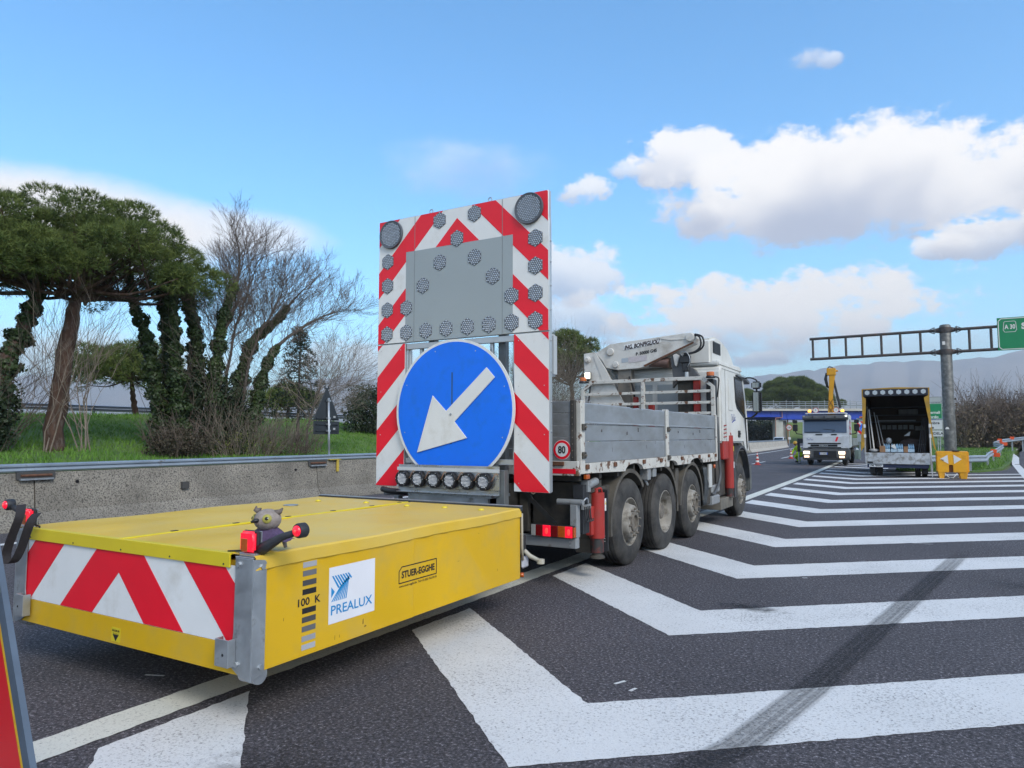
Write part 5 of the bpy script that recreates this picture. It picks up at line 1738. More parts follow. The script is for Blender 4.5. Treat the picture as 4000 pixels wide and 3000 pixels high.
# rear underrun beam with tail lamps
MB().box(-5.63, -3.145, 6.74, 6.83, 0.425, 0.532).build('underrun_beam', GREYB, T, bevel=0.006)
for z in (0.455, 0.495):
    MB().cyl((-3.21, 6.732, z), (-3.21, 6.74, z), 0.011, n=8).build('bolt', GALV, T)
DRED = mat('dark_red_lens', (0.16, 0.006, 0.008), 0.25, coat=0.4)
CLR = mat('clear_lens', (0.33, 0.33, 0.32), 0.3)
for s, xa in ((1, -3.66), (-1, -5.60)):
    MB().box(xa, xa + 0.50, 6.705, 6.76, 0.534, 0.664).build('lamp_casing', BLACK, T, bevel=0.006)
    w0 = xa + 0.004
    for (wd, mt_) in ((0.055, CLR), (0.085, DRED), (0.095, RED_L), (0.085, DRED), (0.085, AMBER), (0.085, RED_L)):
        q = MB().box(w0 + 0.001, w0 + wd - 0.001, 6.694, 6.705, 0.540, 0.657).build('tail_lamp', mt_, T, bevel=0.003)
        if mt_ is RED_L:
            MB().ball((w0 + wd / 2, 6.694, 0.598), (0.02, 0.003, 0.035), 8).build('bulb_glow', RED_HOT, q, smooth=True)
        w0 += wd
    MB().box(xa + 0.50, xa + 0.512, 6.70, 6.75, 0.545, 0.65).build('side_lens', AMBER, T)
for x in (-3.185, -5.58):
    MB().box(x - 0.04, x + 0.04, 6.765, 6.85, 0.533, 0.88).build('bumper_upright', GREYB, T, bevel=0.005)
    MB().cyl((x - 0.20, 6.80, 0.905), (x + 0.10, 6.80, 0.905), 0.031, n=14).build('cross_tube', GREYB, T, smooth=True, auto=40)
MB().box(-3.80, -3.22, 7.0, 7.62, 0.60, 1.10).build('tool_locker', DIRT, T, bevel=0.008)
MB().box(-5.5, -4.9, 7.0, 7.62, 0.60, 1.10).build('tool_locker', DIRT, T, bevel=0.008)
for i in range(5):
    y = 6.90 + 0.035 * i
    MB().box(-3.25, -3.13, y, y + 0.02, 0.56, 1.08).build('locker_rib', RUBB, T, bevel=0.003)
MB().box(-3.145, -3.12, 6.88, 7.08, 0.82, 0.87).build('hook_rail', GREYB, T)
for i in range(4):
    y = 6.90 + 0.045 * i
    MB().tube(smooth_path([(-3.115, y, 0.85), (-3.105, y, 0.76), (-3.10, y + 0.01, 0.70), (-3.09, y + 0.03, 0.69), (-3.09, y + 0.04, 0.715)], 8), 0.007, 5).build('chain_hook', DARKM, T, smooth=True)
MB().tube(smooth_path([(-3.12, 6.86, 0.90), (-3.10, 6.9, 0.94), (-3.10, 6.95, 0.93), (-3.10, 6.96, 0.88)], 8), 0.009, 6).build('snap_hook', GALV, T, smooth=True)
MB().prism([(-3.95, 1.05), (-3.88, 1.05), (-3.42, 0.66), (-3.50, 0.66)], 'Y', 6.86, 6.875).build('brace', DARKM, T)
MB().box(-3.90, -3.80, 6.88, 6.95, 0.55, 1.10).build('frame_stay', DIRT, T)
MB().tube([(-3.62 + 0.03 * math.cos(a * 0.6), 6.68, 1.03 + 0.05 * math.sin(a * 0.6)) for a in range(11)], 0.006, 5).build('rope_loop', mat('rope', (0.28, 0.25, 0.19), 0.9), T, smooth=True)
MB().tube([(-3.70, 6.70, 1.10), (-3.66, 6.69, 1.0), (-3.64, 6.70, 0.92)], 0.006, 5).build('loose_wire', DARKM, T)
MB().box(-3.14, -3.10, 6.93, 7.02, 1.14, 1.19).build('side_marker', AMBER, T, bevel=0.006)
MB().cyl((-3.16, 7.05, 1.06), (-3.16, 7.30, 1.10), 0.045, n=12).box(-3.2, -3.12, 7.0, 7.08, 1.0, 1.12).build('air_valve', GREYB, T, smooth=True, auto=40)
MB().cyl((-3.22, 7.1, 0.985), (-3.22, 7.75, 1.0), 0.028, n=10).cyl((-3.22, 7.72, 0.93), (-3.22, 7.72, 1.03), 0.05, n=12).build('stabiliser_beam', DIRT, T, smooth=True, auto=40)


def stabiliser(y, x, z0, z1, zf):
    a = MB().cyl((x, y, z0), (x, y, z1), 0.088, n=24).build('stabiliser_leg', REDP, T, smooth=True, auto=40)
    MB().cyl((x, y, z0 - 0.16), (x, y, z0), 0.076, n=20).build('leg_sleeve', mat('sooty_red', (0.16, 0.03, 0.025), 0.6, var=0.3, vs=10, dirt=(0.03, 0.03, 0.03), dirt_amt=0.55, ds=9), a, smooth=True, auto=40)
    MB().lathe([(0.0, 0.0), (0.085, 0.0), (0.085, 0.02), (0.06, 0.035), (0.052, zf * 0 + z0 - 0.16 - 0.20)], (x, y, zf), (0, 0, 1), 20).build('leg_foot', DIRT, a, smooth=True, auto=40)
    MB().cyl((x, y - 0.02, z1), (x, y - 0.02, z1 + 0.05), 0.025, n=10).build('leg_cap', REDP, a)
    MB().tube(smooth_path([(x, y, z1 + 0.04), (x + 0.03, y + 0.05, z1 + 0.045), (x + 0.03, y + 0.08, z1 - 0.02)], 6), 0.013, 6).build('leg_pipe', REDP, a, smooth=True)
    return a


lg = stabiliser(7.40, -3.19, 0.46, 0.965, 0.235)
stk = MB().box(-3.109, -3.106, 7.435, 7.475, 0.76, 0.90).build('warning_sticker', WHITE_R, lg)
MB().prism([(7.44, 0.83), (7.47, 0.83), (7.455, 0.87)], 'X', -3.1058, -3.105).build('sticker_triangle', YEL_L, stk)
MB().box(-3.26, -3.18, 7.24, 7.315, 0.50, 0.82).build('leg_bracket', REDP, T, bevel=0.01)
# mudflap with maker's name
fl = MB().box(-3.55, -3.16, 7.66, 7.675, 0.27, 0.98).build('mudflap', RUBB, T, bevel=0.02)
text('Li & C', fl, mat('white_print', (0.45, 0.45, 0.43), 0.7), (-3.29, 7.66, 0.40), (1, 0, 0), (0, 0, 1), 0.042, width=0.19, bold=0.02)
text('s.r.l.', fl, mat('white_print', (0.45, 0.45, 0.43)), (-3.21, 7.66, 0.447), (1, 0, 0), (0, 0, 1), 0.016)
MB().prism([(7.50, 0.26), (7.70, 0.26), (7.70, 0.75), (7.52, 0.75), (7.46, 0.42)], 'X', -3.50, -3.30).build('flap_backing', GUARD, T)


def arc_guard(y, r, a0, a1, x0, x1, mt_, name='mudguard', zc=0.535, th=0.012):
    v, f = [], []
    n_ = 16
    for i in range(n_ + 1):
        a = R(a0 + (a1 - a0) * i / n_)
        for (rr, xx) in ((r, x0), (r, x1), (r - 0.05, x1), (r - 0.05 - th * 0, x1 - th), (r - th, x1 - th), (r - th, x0)):
            v.append((xx, y + rr * math.cos(a), zc + rr * math.sin(a)))
    for i in range(n_):
        for q in range(6):
            a, b = i * 6 + q, i * 6 + (q + 1) % 6
            f.append((a, b, b + 6, a + 6))
    return build(name, v, f, mt_, T, smooth=True, auto=40)


arc_guard(8.42, 0.66, 40, 190, -3.62, -3.17, GUARD)
arc_guard(9.83, 0.67, -5, 85, -3.85, -3.19, GUARD)
arc_guard(11.20, 0.66, 0, 178, -3.62, -3.17, GUARD)
for y in (8.42, 9.83, 11.20):
    arc_guard(y, 0.66, 5, 175, -5.57, -5.1, GUARD)
MB().prism([(10.42, 0.62), (10.50, 0.60), (10.62, 1.02), (10.60, 1.12), (10.45, 1.12)], 'X', -3.45, -3.21).build('guard_web', GUARD, T)
MB().box(-3.25, -3.13, 8.98, 9.10, 1.02, 1.175).build('bearer_block', GREYB, T, bevel=0.01)
MB().box(-3.25, -3.13, 9.20, 9.33, 1.05, 1.175).build('bearer_block', GREYB, T, bevel=0.01)
MB().tube([(-3.19, 9.02, 1.02), (-3.17, 9.06, 0.96), (-3.19, 9.12, 0.95)], 0.016, 6).build('rope_hook', GREYB, T)
# side boxes between the axles and the cab
MB().box(-3.75, -3.20, 11.95, 12.75, 0.42, 1.10).build('battery_box', DIRT, T, bevel=0.02)
for i in range(4):
    MB().tube(smooth_path([(-3.17, 11.86 + 0.05 * i, 1.08), (-3.15, 11.88 + 0.05 * i, 0.8), (-3.18, 11.87 + 0.05 * i, 0.45)], 8, 0.006), 0.02, 6).build('air_hose', mat('blue_grey_hose', (0.05, 0.058, 0.065), 0.6, var=0.4, vs=8), T, smooth=True)
MB().box(-3.19, -3.145, 12.20, 12.36, 0.72, 1.12).build('white_box', mat('white_plastic', (0.52, 0.53, 0.52), 0.5), T, bevel=0.01)
MB().cyl((-3.13, 12.40, 1.08), (-3.10, 12.40, 1.08), 0.035, n=12).build('side_marker', AMBER, T, smooth=True)
MB().box(-3.40, -3.17, 12.45, 12.98, 0.60, 0.74).box(-3.40, -3.15, 12.40, 12.90, 0.40, 0.56).build('step_box', GREYB, T, bevel=0.02)
MB().box(-3.7, -3.16, 13.0, 13.95, 0.26, 0.46).build('stabiliser_bracket', mat('dusty_plate', (0.14, 0.13, 0.11), 0.8, var=0.3, vs=6), T, bevel=0.01)
MB().box(-3.8, -3.24, 13.0, 13.9, 0.5, 1.25).build('stabiliser_housing', DIRT, T)
for q in (0, 0.05):
    MB().tube(smooth_path([(-3.15, 12.80 + q, 1.95), (-3.14, 12.84 + q, 1.2), (-3.14, 12.86 + q, 0.85), (-3.14, 12.5 + q, 0.62), (-3.16, 12.4 + q, 0.60)], 14), 0.018, 6).build('steel_pipe', mat('pipe_grey', (0.10, 0.105, 0.11), 0.5, 0.3), T, smooth=True)
lg = stabiliser(13.72, -3.17, 0.62, 1.62, 0.44)
MB().box(-3.098, -3.08, 13.74, 13.78, 1.0, 1.12).build('warning_sticker', WHITE_R, lg)
MB().box(-3.095, -3.082, 13.74, 13.78, 1.32, 1.42).build('warning_sticker', YEL_L, lg)
MB().box(-3.36, -3.14, 13.22, 13.60, 1.17, 1.58).build('stabiliser_head', REDP, T, bevel=0.02)
for i in range(4):
    MB().tube(smooth_path([(-3.18, 13.20 + 0.02 * i, 1.58 + 0.07 * i), (-3.10, 13.28, 1.60 + 0.07 * i), (-3.18, 13.36, 1.58 + 0.07 * i)], 8), 0.011, 5).build('red_pipe', REDP, T, smooth=True)
MB().box(-3.30, -3.16, 12.66, 12.90, 1.15, 2.64).build('exhaust_stack', BLACK, T, bevel=0.02)
# headboard rack
RX0, RX1 = -5.72, -3.17
for x in (RX0, RX1):
    MB().box(x - 0.035, x + 0.035, 12.61, 12.67, 1.30, 2.50).build('rack_post', CHIP, T, bevel=0.006)
    s_ = 1 if x == RX0 else -1
    MB().prism([(x - 0.035, 2.50), (x + 0.035, 2.50), (x + s_ * 0.20 + 0.02, 2.625), (x + s_ * 0.17, 2.685)] if s_ > 0 else [(x - 0.035, 2.50), (x + 0.035, 2.50), (x - 0.17, 2.685), (x - 0.22, 2.625)], 'Y', 12.612, 12.668).build('rack_corner', CHIP, T)
MB().box(RX0 + 0.17, RX1 - 0.17, 12.61, 12.67, 2.622, 2.690).build('rack_bar', CHIP, T, bevel=0.006)
MB().box(-4.515, -4.445, 12.605, 12.675, 1.3, 2.621).build('rack_post', CHIP, T, bevel=0.006)
for z in (2.42, 2.215, 2.02):
    MB().box(RX0 + 0.035, -4.516, 12.62, 12.66, z - 0.026, z + 0.026).build('rack_bar', CHIP, T, bevel=0.005)
    MB().box(-4.444, RX1 - 0.035, 12.62, 12.66, z - 0.026, z + 0.026).build('rack_bar', CHIP, T, bevel=0.005)
AMB2 = mat('amber_beacon', (0.55, 0.13, 0.02), 0.2, coat=0.6, var=0.2, vs=30)
for x in (-5.70, -3.20):
    bq = MB().lathe([(0.0, 0.0), (0.082, 0.0), (0.085, 0.02), (0.07, 0.045), (0.0, 0.045)], (x, 12.60, 2.645), (0, 0, 1), 20).build('beacon', BLACK, T, smooth=True, auto=40)
    MB().lathe([(0.068, 0.045), (0.070, 0.09), (0.066, 0.115), (0.0, 0.12)], (x, 12.60, 2.645), (0, 0, 1), 20).build('beacon_dome', AMB2, bq, smooth=True, auto=50)
    MB().tube(smooth_path([(x, 12.60, 2.66), (x + (0.10 if x < -4 else 0.12), 12.62, 2.66), (x + 0.14, 12.63, 2.58), (x + 0.10, 12.64, 2.3)], 8), 0.014, 6).build('cable', BLACK, bq, smooth=True)

# folded crane behind the cab
bm_ = [(-5.49, 3.25), (-5.178, 3.409), (-3.66, 3.52), (-3.56, 3.52), (-3.49, 3.475), (-3.475, 3.405), (-3.52, 3.32), (-4.47, 2.925), (-4.60, 2.905), (-5.03, 2.891), (-5.27, 2.945), (-5.36, 3.1)]
boom = MB().prism(bm_, 'Y', 12.74, 12.98).build('crane_boom', CRN, T, bevel=0.012)
MB().prism([(-4.47, 2.925), (-3.52, 3.32), (-3.535, 3.345), (-4.50, 2.955)], 'Y', 12.728, 12.738).build('boom_edge', RUSTM, boom)
MB().prism([(-4.2, 3.455), (-3.98, 3.40), (-3.70, 3.40), (-3.70, 3.41), (-3.98, 3.412), (-4.2, 3.465)], 'Y', 12.728, 12.738).build('boom_rib', CRN, boom)
for (x, z, r_) in ((-5.169, 3.251, 0.075), (-5.062, 2.995, 0.062), (-3.592, 3.43, 0.085)):
    MB().lathe([(0.0, -0.035), (r_ * 0.86, -0.035), (r_, -0.022), (r_, 0.0)], (x, 12.738, z), (0, 1, 0), 24).build('pivot_pin', CRN, boom, smooth=True, auto=40)
arm = [(-5.725, 3.242), (-5.49, 3.265), (-5.275, 2.934), (-4.80, 2.09), (-5.56, 2.09), (-5.66, 2.70), (-5.725, 2.966)]
am = MB().prism(arm, 'Y', 12.70, 12.735).prism([(p[0], p[1]) for p in arm], 'Y', 12.985, 13.02).prism([(-5.60, 2.09), (-4.86, 2.09), (-5.30, 2.90), (-5.62, 2.85)], 'Y', 12.736, 12.984).build('crane_arm', CRN, T, bevel=0.006)
MB().prism([(-5.10, 2.09), (-4.80, 2.09), (-5.275, 2.934), (-5.49, 3.265), (-5.52, 3.2)], 'Y', 12.690, 12.6985).build('arm_flange', mat('crane_white_worn', (0.56, 0.55, 0.52), 0.45, var=0.08, vs=3), am)
MB().lathe([(0.0, -0.06), (0.04, -0.06), (0.045, -0.04), (0.066, -0.03), (0.068, 0.0)], (-5.645, 12.70, 3.12), (0, 1, 0), 20).build('pivot_pin', CRN, am, smooth=True, auto=40)
wl_ = MB().box(-5.675, -5.535, 12.60, 12.66, 2.72, 2.87).build('work_lamp', mat('lamp_body', (0.20, 0.20, 0.19), 0.5), T, bevel=0.012)
MB().box(-5.660, -5.550, 12.592, 12.599, 2.735, 2.855).build('lamp_glass', WLIT, wl_)
MB().cyl((-5.605, 12.63, 2.69), (-5.605, 12.63, 2.72), 0.03, n=8).build('lamp_foot', BLACK, wl_)
MB().box(-5.05, -4.775, 12.80, 13.0, 1.1, 2.90).build('crane_column', mat('crane_dark', (0.19, 0.175, 0.155), 0.6, var=0.2, vs=4, dirt=(0.10, 0.085, 0.065), dirt_amt=0.35, ds=5), T, bevel=0.01)  # column darker than the white boom
MB().tube(smooth_path([(-4.80, 12.76, 2.75), (-4.74, 12.74, 2.62), (-4.70, 12.75, 2.42), (-4.68, 12.76, 2.2)], 10), 0.02, 6).build('hose', BLACK, T, smooth=True)
br = MB().prism([(-3.98, 3.07), (-3.84, 3.16), (-3.76, 3.13), (-3.70, 2.95), (-3.52, 2.83), (-3.44, 2.70), (-3.80, 2.66), (-3.95, 2.50), (-3.94, 2.72)], 'Y', 12.76, 12.86).build('crane_knuckle', mat('knuckle_dark', (0.09, 0.092, 0.095), 0.5, 0.2, var=0.25, vs=6), T, bevel=0.006)
MB().prism([(-3.92, 3.12), (-3.86, 3.14), (-3.80, 3.10), (-3.84, 2.94), (-3.86, 2.90), (-3.89, 2.93)], 'Y', 12.725, 12.758).build('link_plate', CRN, br, bevel=0.004)
MB().cyl((-4.40, 12.84, 3.02), (-4.02, 12.84, 2.98), 0.09, 0.10, n=16).build('hydraulic_ram', mat('ram_brown', (0.13, 0.075, 0.06), 0.5, var=0.3, vs=8), T, smooth=True, auto=40)
MB().box(-3.78, -3.60, 12.68, 12.80, 2.96, 3.10).box(-3.74, -3.62, 12.70, 12.80, 2.80, 2.96).build('valve_block', DARKM, br, bevel=0.01)
for q in range(2):
    MB().tube(smooth_path([(-3.50, 12.72, 3.48 - 0.02 * q), (-3.36 - 0.05 * q, 12.70, 3.42), (-3.34 - 0.05 * q, 12.70, 3.26), (-3.46 - 0.04 * q, 12.69, 3.15), (-3.70, 12.68, 3.10 + 0.02 * q)], 14), 0.017, 7).build('hydraulic_hose', BLACK, T, smooth=True)
MB().tube(smooth_path([(-3.72, 12.68, 3.08), (-3.76, 12.66, 3.14), (-3.70, 12.66, 3.17), (-3.62, 12.67, 3.12), (-3.58, 12.67, 2.98), (-3.64, 12.68, 2.88)], 12), 0.008, 5).build('steel_tube', GALV, T, smooth=True)
MB().cyl((-3.67, 12.74, 2.70), (-3.67, 12.74, 2.79), 0.04, n=14).build('ram_rod', ALU, T, smooth=True, auto=40)
MB().box(-3.80, -3.40, 12.72, 12.96, 2.66, 2.70).build('turntable_plate', DARKM, T)
MB().box(-3.56, -3.44, 12.75, 12.95, 1.1, 2.655).build('red_column', REDP, T, bevel=0.01)
MB().box(-3.44, -3.31, 12.80, 13.0, 1.15, 2.66).build('white_column', CRN, T, bevel=0.01)
MB().box(-3.86, -3.58, 12.80, 12.98, 1.1, 2.65).build('dark_column', DIRT, T)
MB().box(-4.42, -4.30, 12.72, 12.80, 1.7, 2.24).box(-4.72, -4.62, 12.72, 12.80, 1.7, 2.36).build('lever_bank', REDP, T, bevel=0.02)
BT = Vector((1, 0, 0.13)).normalized()
bp_ = MB().prism([(-4.90, 3.268), (-4.17, 3.363), (-4.155, 3.435), (-4.885, 3.372)], 'Y', 12.734, 12.7385).build('name_plate', WHITE_R, boom)
text('ING. BONFIGLIOLI', bp_, mat('dark_red_print', (0.022, 0.008, 0.012), 0.5), (-4.525, 12.734, 3.358), BT, (0.0, 0, 1), 0.088, width=0.715, bold=0.045, shear=0.2)
text('P. 50000 G4S', boom, INK, (-4.44, 12.738, 3.205), BT, (0, 0, 1), 0.066, width=0.42, bold=0.04)
MB().prism([(-4.80, 3.015), (-4.43, 3.05), (-4.43, 3.15), (-4.80, 3.13)], 'Y', 12.734, 12.7385).build('data_sticker', mat('faded_sticker', (0.50, 0.46, 0.48), 0.6, var=0.12, vs=30), boom)
MB().prism([(-4.94, 3.03), (-4.81, 3.04), (-4.81, 3.12), (-4.94, 3.11)], 'Y', 12.734, 12.7385).build('data_sticker', mat('faded_blue_sticker', (0.38, 0.43, 0.48), 0.6), boom)

# cab
cab = [(13.10, 1.48), (13.10, 2.84), (13.18, 2.93), (14.80, 2.93), (15.06, 2.82), (15.36, 2.05), (15.44, 1.27), (15.10, 1.27), (14.92, 1.47)]
cb = MB().prism(cab, 'X', -5.60, -3.14).build('cab_shell', WHT, T, bevel=0.035, segs=3, auto=35)
MB().box(-5.5, -3.25, 13.16, 15.36, 0.98, 1.47).build('cab_floor', DIRT, T)
fa = MB()
fp = [(13.10, 2.94), (13.10, 3.44), (13.5, 3.52), (13.95, 3.50), (14.40, 3.40), (14.75, 3.24), (15.0, 3.06), (15.05, 2.94)]
fa.prism(fp, 'X', -5.40, -3.30)
fb = fa.build('roof_fairing', WHT, T, bevel=0.07, segs=3, auto=35)
MB().prism([(13.12, 2.932), (13.12, 3.02), (14.95, 3.05), (15.12, 2.98), (15.12, 2.932)], 'X', -5.55, -3.18).build('fairing_skirt', WHT, T, bevel=0.03, segs=2, auto=35)
vt = MB().box(-3.302, -3.292, 13.20, 13.78, 3.17, 3.40).build('roof_vent', BLACK, T, bevel=0.03, segs=2)
for i in range(6):
    MB().prism([(13.24, 3.20 + 0.032 * i), (13.74, 3.20 + 0.032 * i), (13.74, 3.215 + 0.032 * i), (13.24, 3.215 + 0.032 * i)], 'X', -3.293, -3.284).build('vent_slat', DARKM, vt)
# rear wall pressings
for (x0, x1) in ((-4.35, -3.75), (-5.0, -4.45)):
    MB().box(x0, x1, 13.085, 13.098, 1.7, 2.6).build('cab_rear_panel', mat('cab_rear', (0.36, 0.40, 0.42), 0.45, var=0.08, vs=2), T, bevel=0.006)
wd_ = MB().prism([(14.22, 2.74), (14.84, 2.72), (15.02, 2.30), (15.05, 2.08), (14.98, 2.05), (14.40, 2.22), (14.30, 2.30)], 'X', -3.139, -3.130).build('side_window', GLASS, T)
MB().prism([(14.16, 2.79), (14.88, 2.77), (15.09, 2.30), (15.11, 2.02), (14.98, 1.98), (14.36, 2.16), (14.24, 2.28)], 'X', -3.1398, -3.135).build('window_rubber', BLACK, T)
MB().box(-5.61, -5.602, 14.25, 14.9, 2.1, 2.75).build('side_window', GLASS, T)
MB().prism([(15.04, 2.08), (15.12, 2.08), (15.30, 1.38), (15.22, 1.30)], 'X', -3.139, -3.131).build('door_pillar_trim', BLACK, T)
for (y0_, y1_, z0_, z1_) in ((13.42, 13.428, 1.50, 2.86), (15.20, 15.206, 1.35, 2.0)):
    MB().box(-3.1395, -3.136, y0_, y1_, z0_, z1_).build('door_seam', DARKM, T)
MB().box(-3.1395, -3.136, 13.2, 15.3, 2.862, 2.868).build('roof_seam', DARKM, T)
MB().box(-3.139, -3.128, 13.66, 14.02, 2.10, 2.70).build('side_pressing', WHT, T, bevel=0.01)
hd = MB().box(-3.139, -3.120, 14.42, 14.58, 1.58, 1.72).build('door_handle', BLACK, T, bevel=0.01)
MB().box(-3.118, -3.108, 14.44, 14.56, 1.64, 1.67).build('handle_grip', DARKM, hd)
text('TraTec', T, mat('blue_print', (0.06, 0.09, 0.30), 0.5), (-3.138, 14.06, 1.97), (0, 1, 0), (0, 0, 1), 0.12, name='door_logo', width=0.36, shear=0.3)
MB().prism([(13.92, 1.86), (14.20, 1.92), (14.20, 1.945), (13.92, 1.885)], 'X', -3.1395, -3.137).build('logo_swoosh', mat('blue_print', (0.06, 0.09, 0.30)), T)
MB().prism([(14.30, 2.84), (15.10, 2.83), (15.45, 2.77), (15.43, 2.71), (15.08, 2.77), (14.30, 2.80)], 'X', -5.6, -3.09).build('sun_visor', mat('visor_smoke', (0.06, 0.062, 0.065), 0.3), T, bevel=0.01)
# mirrors
for (x, z0_, z1_, w_) in ((-2.86, 2.575, 2.73, 0.19), (-2.85, 2.09, 2.53, 0.18)):
    mh = MB().box(x - w_ / 2, x + w_ / 2, 14.88, 15.0, z0_, z1_).build('mirror', BLACK, T, bevel=0.03, segs=2, auto=40)
    MB().box(x - w_ / 2 + 0.025, x + w_ / 2 - 0.025, 14.872, 14.879, z0_ + 0.025, z1_ - 0.025).build('mirror_glass', mat('mirror_glass', (0.32, 0.36, 0.38), 0.05, 1.0), mh)
MB().tube(smooth_path([(-3.16, 15.05, 2.80), (-3.0, 14.98, 2.82), (-2.86, 14.95, 2.76), (-2.85, 14.95, 2.70)], 8), 0.016, 6).build('mirror_arm', BLACK, T, smooth=True)
MB().tube(smooth_path([(-3.16, 15.20, 1.98), (-3.02, 15.05, 1.98), (-2.88, 14.95, 2.06), (-2.86, 14.95, 2.12)], 8), 0.020, 6).build('mirror_arm', BLACK, T, smooth=True)
MB().tube([(-2.86, 14.95, 2.52), (-2.86, 14.95, 2.60)], 0.02, 6).build('mirror_arm', BLACK, T)
arc_guard(14.72, 0.72, 2, 152, -3.65, -3.125, mat('fender_plastic', (0.055, 0.060, 0.068), 0.5, var=0.15, vs=3, dirt=(0.10, 0.09, 0.08), dirt_amt=0.3, ds=4), 'front_fender', 0.70)
MB().box(-3.16, -3.13, 14.02, 14.10, 0.42, 1.10).build('fender_flap', mat('fender_plastic', (0.055, 0.06, 0.068)), T, bevel=0.01)
MB().prism([(15.42, 0.44), (15.68, 0.46), (15.66, 0.98), (15.44, 1.05)], 'X', -5.60, -3.14).build('front_bumper', mat('bumper_dusty', (0.10, 0.105, 0.10), 0.6, var=0.2, vs=4), T, bevel=0.03, segs=2)
MB().prism([(15.095, 2.78), (15.375, 2.08), (15.385, 2.085), (15.11, 2.79)], 'X', -5.45, -3.30).build('windscreen', GLASS, T)
MB().box(-5.2, -3.5, 15.445, 15.46, 1.32, 1.62).build('grille', BLACK, T)
for x in (-5.35, -3.5):
    MB().box(x - 0.15, x + 0.15, 15.67, 15.69, 0.62, 0.80).build('headlamp', CLR, T)

# ------------------------------------------------------------------ warning triangle in the left corner
t = thing('roadworks_sign', 'red triangular roadworks sign with yellow rim and grey frame at the left edge', 'sign', (-2.39, 1.0, 0.0))
FRM = mat('frame_bluegrey', (0.10, 0.135, 0.185), 0.5, 0.3, var=0.15, vs=8, dirt=(0.30, 0.32, 0.33), dirt_amt=0.16, ds=14, dsharp=0.08)


def tri_ring(inset0, inset1, y0, y1, mt_, name):
    """Ring between two insets of the sign's outline."""
    A = [(-2.44, 1.62), (-1.835, 0.30), (-3.045, 0.30)]
    cx, cz = -2.44, 0.66
    def ins(d):
        k = 1 - d / 0.40
        return [(cx + (p[0] - cx) * k, cz + (p[1] - cz) * k) for p in A]
    o, i = ins(inset0), ins(inset1)
    v = MB()
    for q in range(3):
        n_ = (q + 1) % 3
        v.prism([o[q], o[n_], i[n_], i[q]], 'Y', y0, y1)
    return v.build(name, mt_, t)


MB().prism([(-2.44, 1.56), (-1.88, 0.335), (-3.0, 0.335)], 'Y', 1.012, 1.018).build('sign_plate', GALV, t)
tri_ring(0.0, 0.034, 1.002, 1.018, FRM, 'frame')
tri_ring(0.034, 0.050, 1.004, 1.0115, mat('yellow_reflective', (0.66, 0.40, 0.01), 0.4, var=0.15, vs=60), 'yellow_rim')
tri_ring(0.050, 0.20, 1.005, 1.0115, mat('red_sheet', (0.62, 0.005, 0.012), 0.35, var=0.05, vs=3), 'red_border')
MB().prism([(-2.44, 1.12), (-2.15, 0.49), (-2.73, 0.49)], 'Y', 1.006, 1.0115).build('yellow_field', YEL_L, t)
for x in (-2.70, -2.08):
    MB().cyl((x, 1.04, 0.55), (x, 1.32, 0.0), 0.018, n=8).build('stand_leg', GALV, t)
for x in (-2.85, -1.93):
    MB().cyl((x, 1.01, 0.32), (x, 0.97, 0.0), 0.018, n=8).build('stand_leg', GALV, t)

# ------------------------------------------------------------------ traffic cones
CONE_R = mat('cone_red', (0.42, 0.035, 0.03), 0.55, var=0.1, vs=8)
CONE_W = mat('cone_white', (0.68, 0.68, 0.66), 0.45)
def cone(x, y, label):
    t = thing('traffic_cone', label, 'cone', (x, y, 0), group='cones along the closed lane')
    MB().box(x - 0.17, x + 0.17, y - 0.17, y + 0.17, 0.0, 0.035).build('base', CONE_R, t, bevel=0.01)
    rr = lambda z: 0.125 - 0.158 * (z - 0.035)
    zs = [0.035, 0.16, 0.26, 0.37, 0.47, 0.58, 0.66, 0.72]
    for i in range(7):
        MB().lathe([(rr(zs[i]), zs[i]), (rr(zs[i + 1]), zs[i + 1])] + ([(0.0, zs[-1])] if i == 6 else []), (x, y, 0), (0, 0, 1), 16).build('white_band' if i % 2 else 'red_band', CONE_W if i % 2 else CONE_R, t, smooth=True)
cone(-7.92, 41.1, 'red and white traffic cone nearer the lorry cab')
cone(-8.07, 54.1, 'farther red and white traffic cone left of the white lorry')

# ------------------------------------------------------------------ oncoming white lorry with yellow crane
t = thing('crane_lorry', 'oncoming white lorry with lit headlamps and raised yellow crane', 'lorry', (-4.49, 45.5, 0))
W2 = mat('lorry_white_cool', (0.60, 0.63, 0.66), 0.35, var=0.04, vs=1.5, dirt=(0.45, 0.45, 0.44), dirt_amt=0.2, ds=2, dsharp=0.4)
GLS2 = mat('windscreen_glass', (0.05, 0.075, 0.12), 0.12, spec=0.8)
HEAD = mat('headlamp_lit', (1, 0.9, 0.75), 0.3, emit=(1.0, 0.84, 0.62), emit_s=1.1)
HEADG = mat('fog_lamp_lit', (1, 0.75, 0.6), 0.3, emit=(1.0, 0.62, 0.40), emit_s=0.9)
BLIT = mat('beacon_lit', (1, 0.4, 0.05), 0.3, emit=(1.0, 0.42, 0.06), emit_s=1.1)
LG = mat('lorry_plastic', (0.09, 0.095, 0.10), 0.6, var=0.15, vs=5)
x0, x1, yf = -5.68, -3.30, 42.40
MB().prism([(42.40, 0.93), (42.40, 1.80), (42.62, 2.62), (42.80, 2.80), (44.1, 2.84), (44.1, 0.98)], 'X', x0, x1).build('cab_shell', W2, t, bevel=0.05, segs=2, auto=35)
MB().prism([(42.385, 1.80), (42.60, 2.58), (42.592, 2.586), (42.375, 1.803)], 'X', -5.60, -3.42).build('windscreen', GLS2, t)
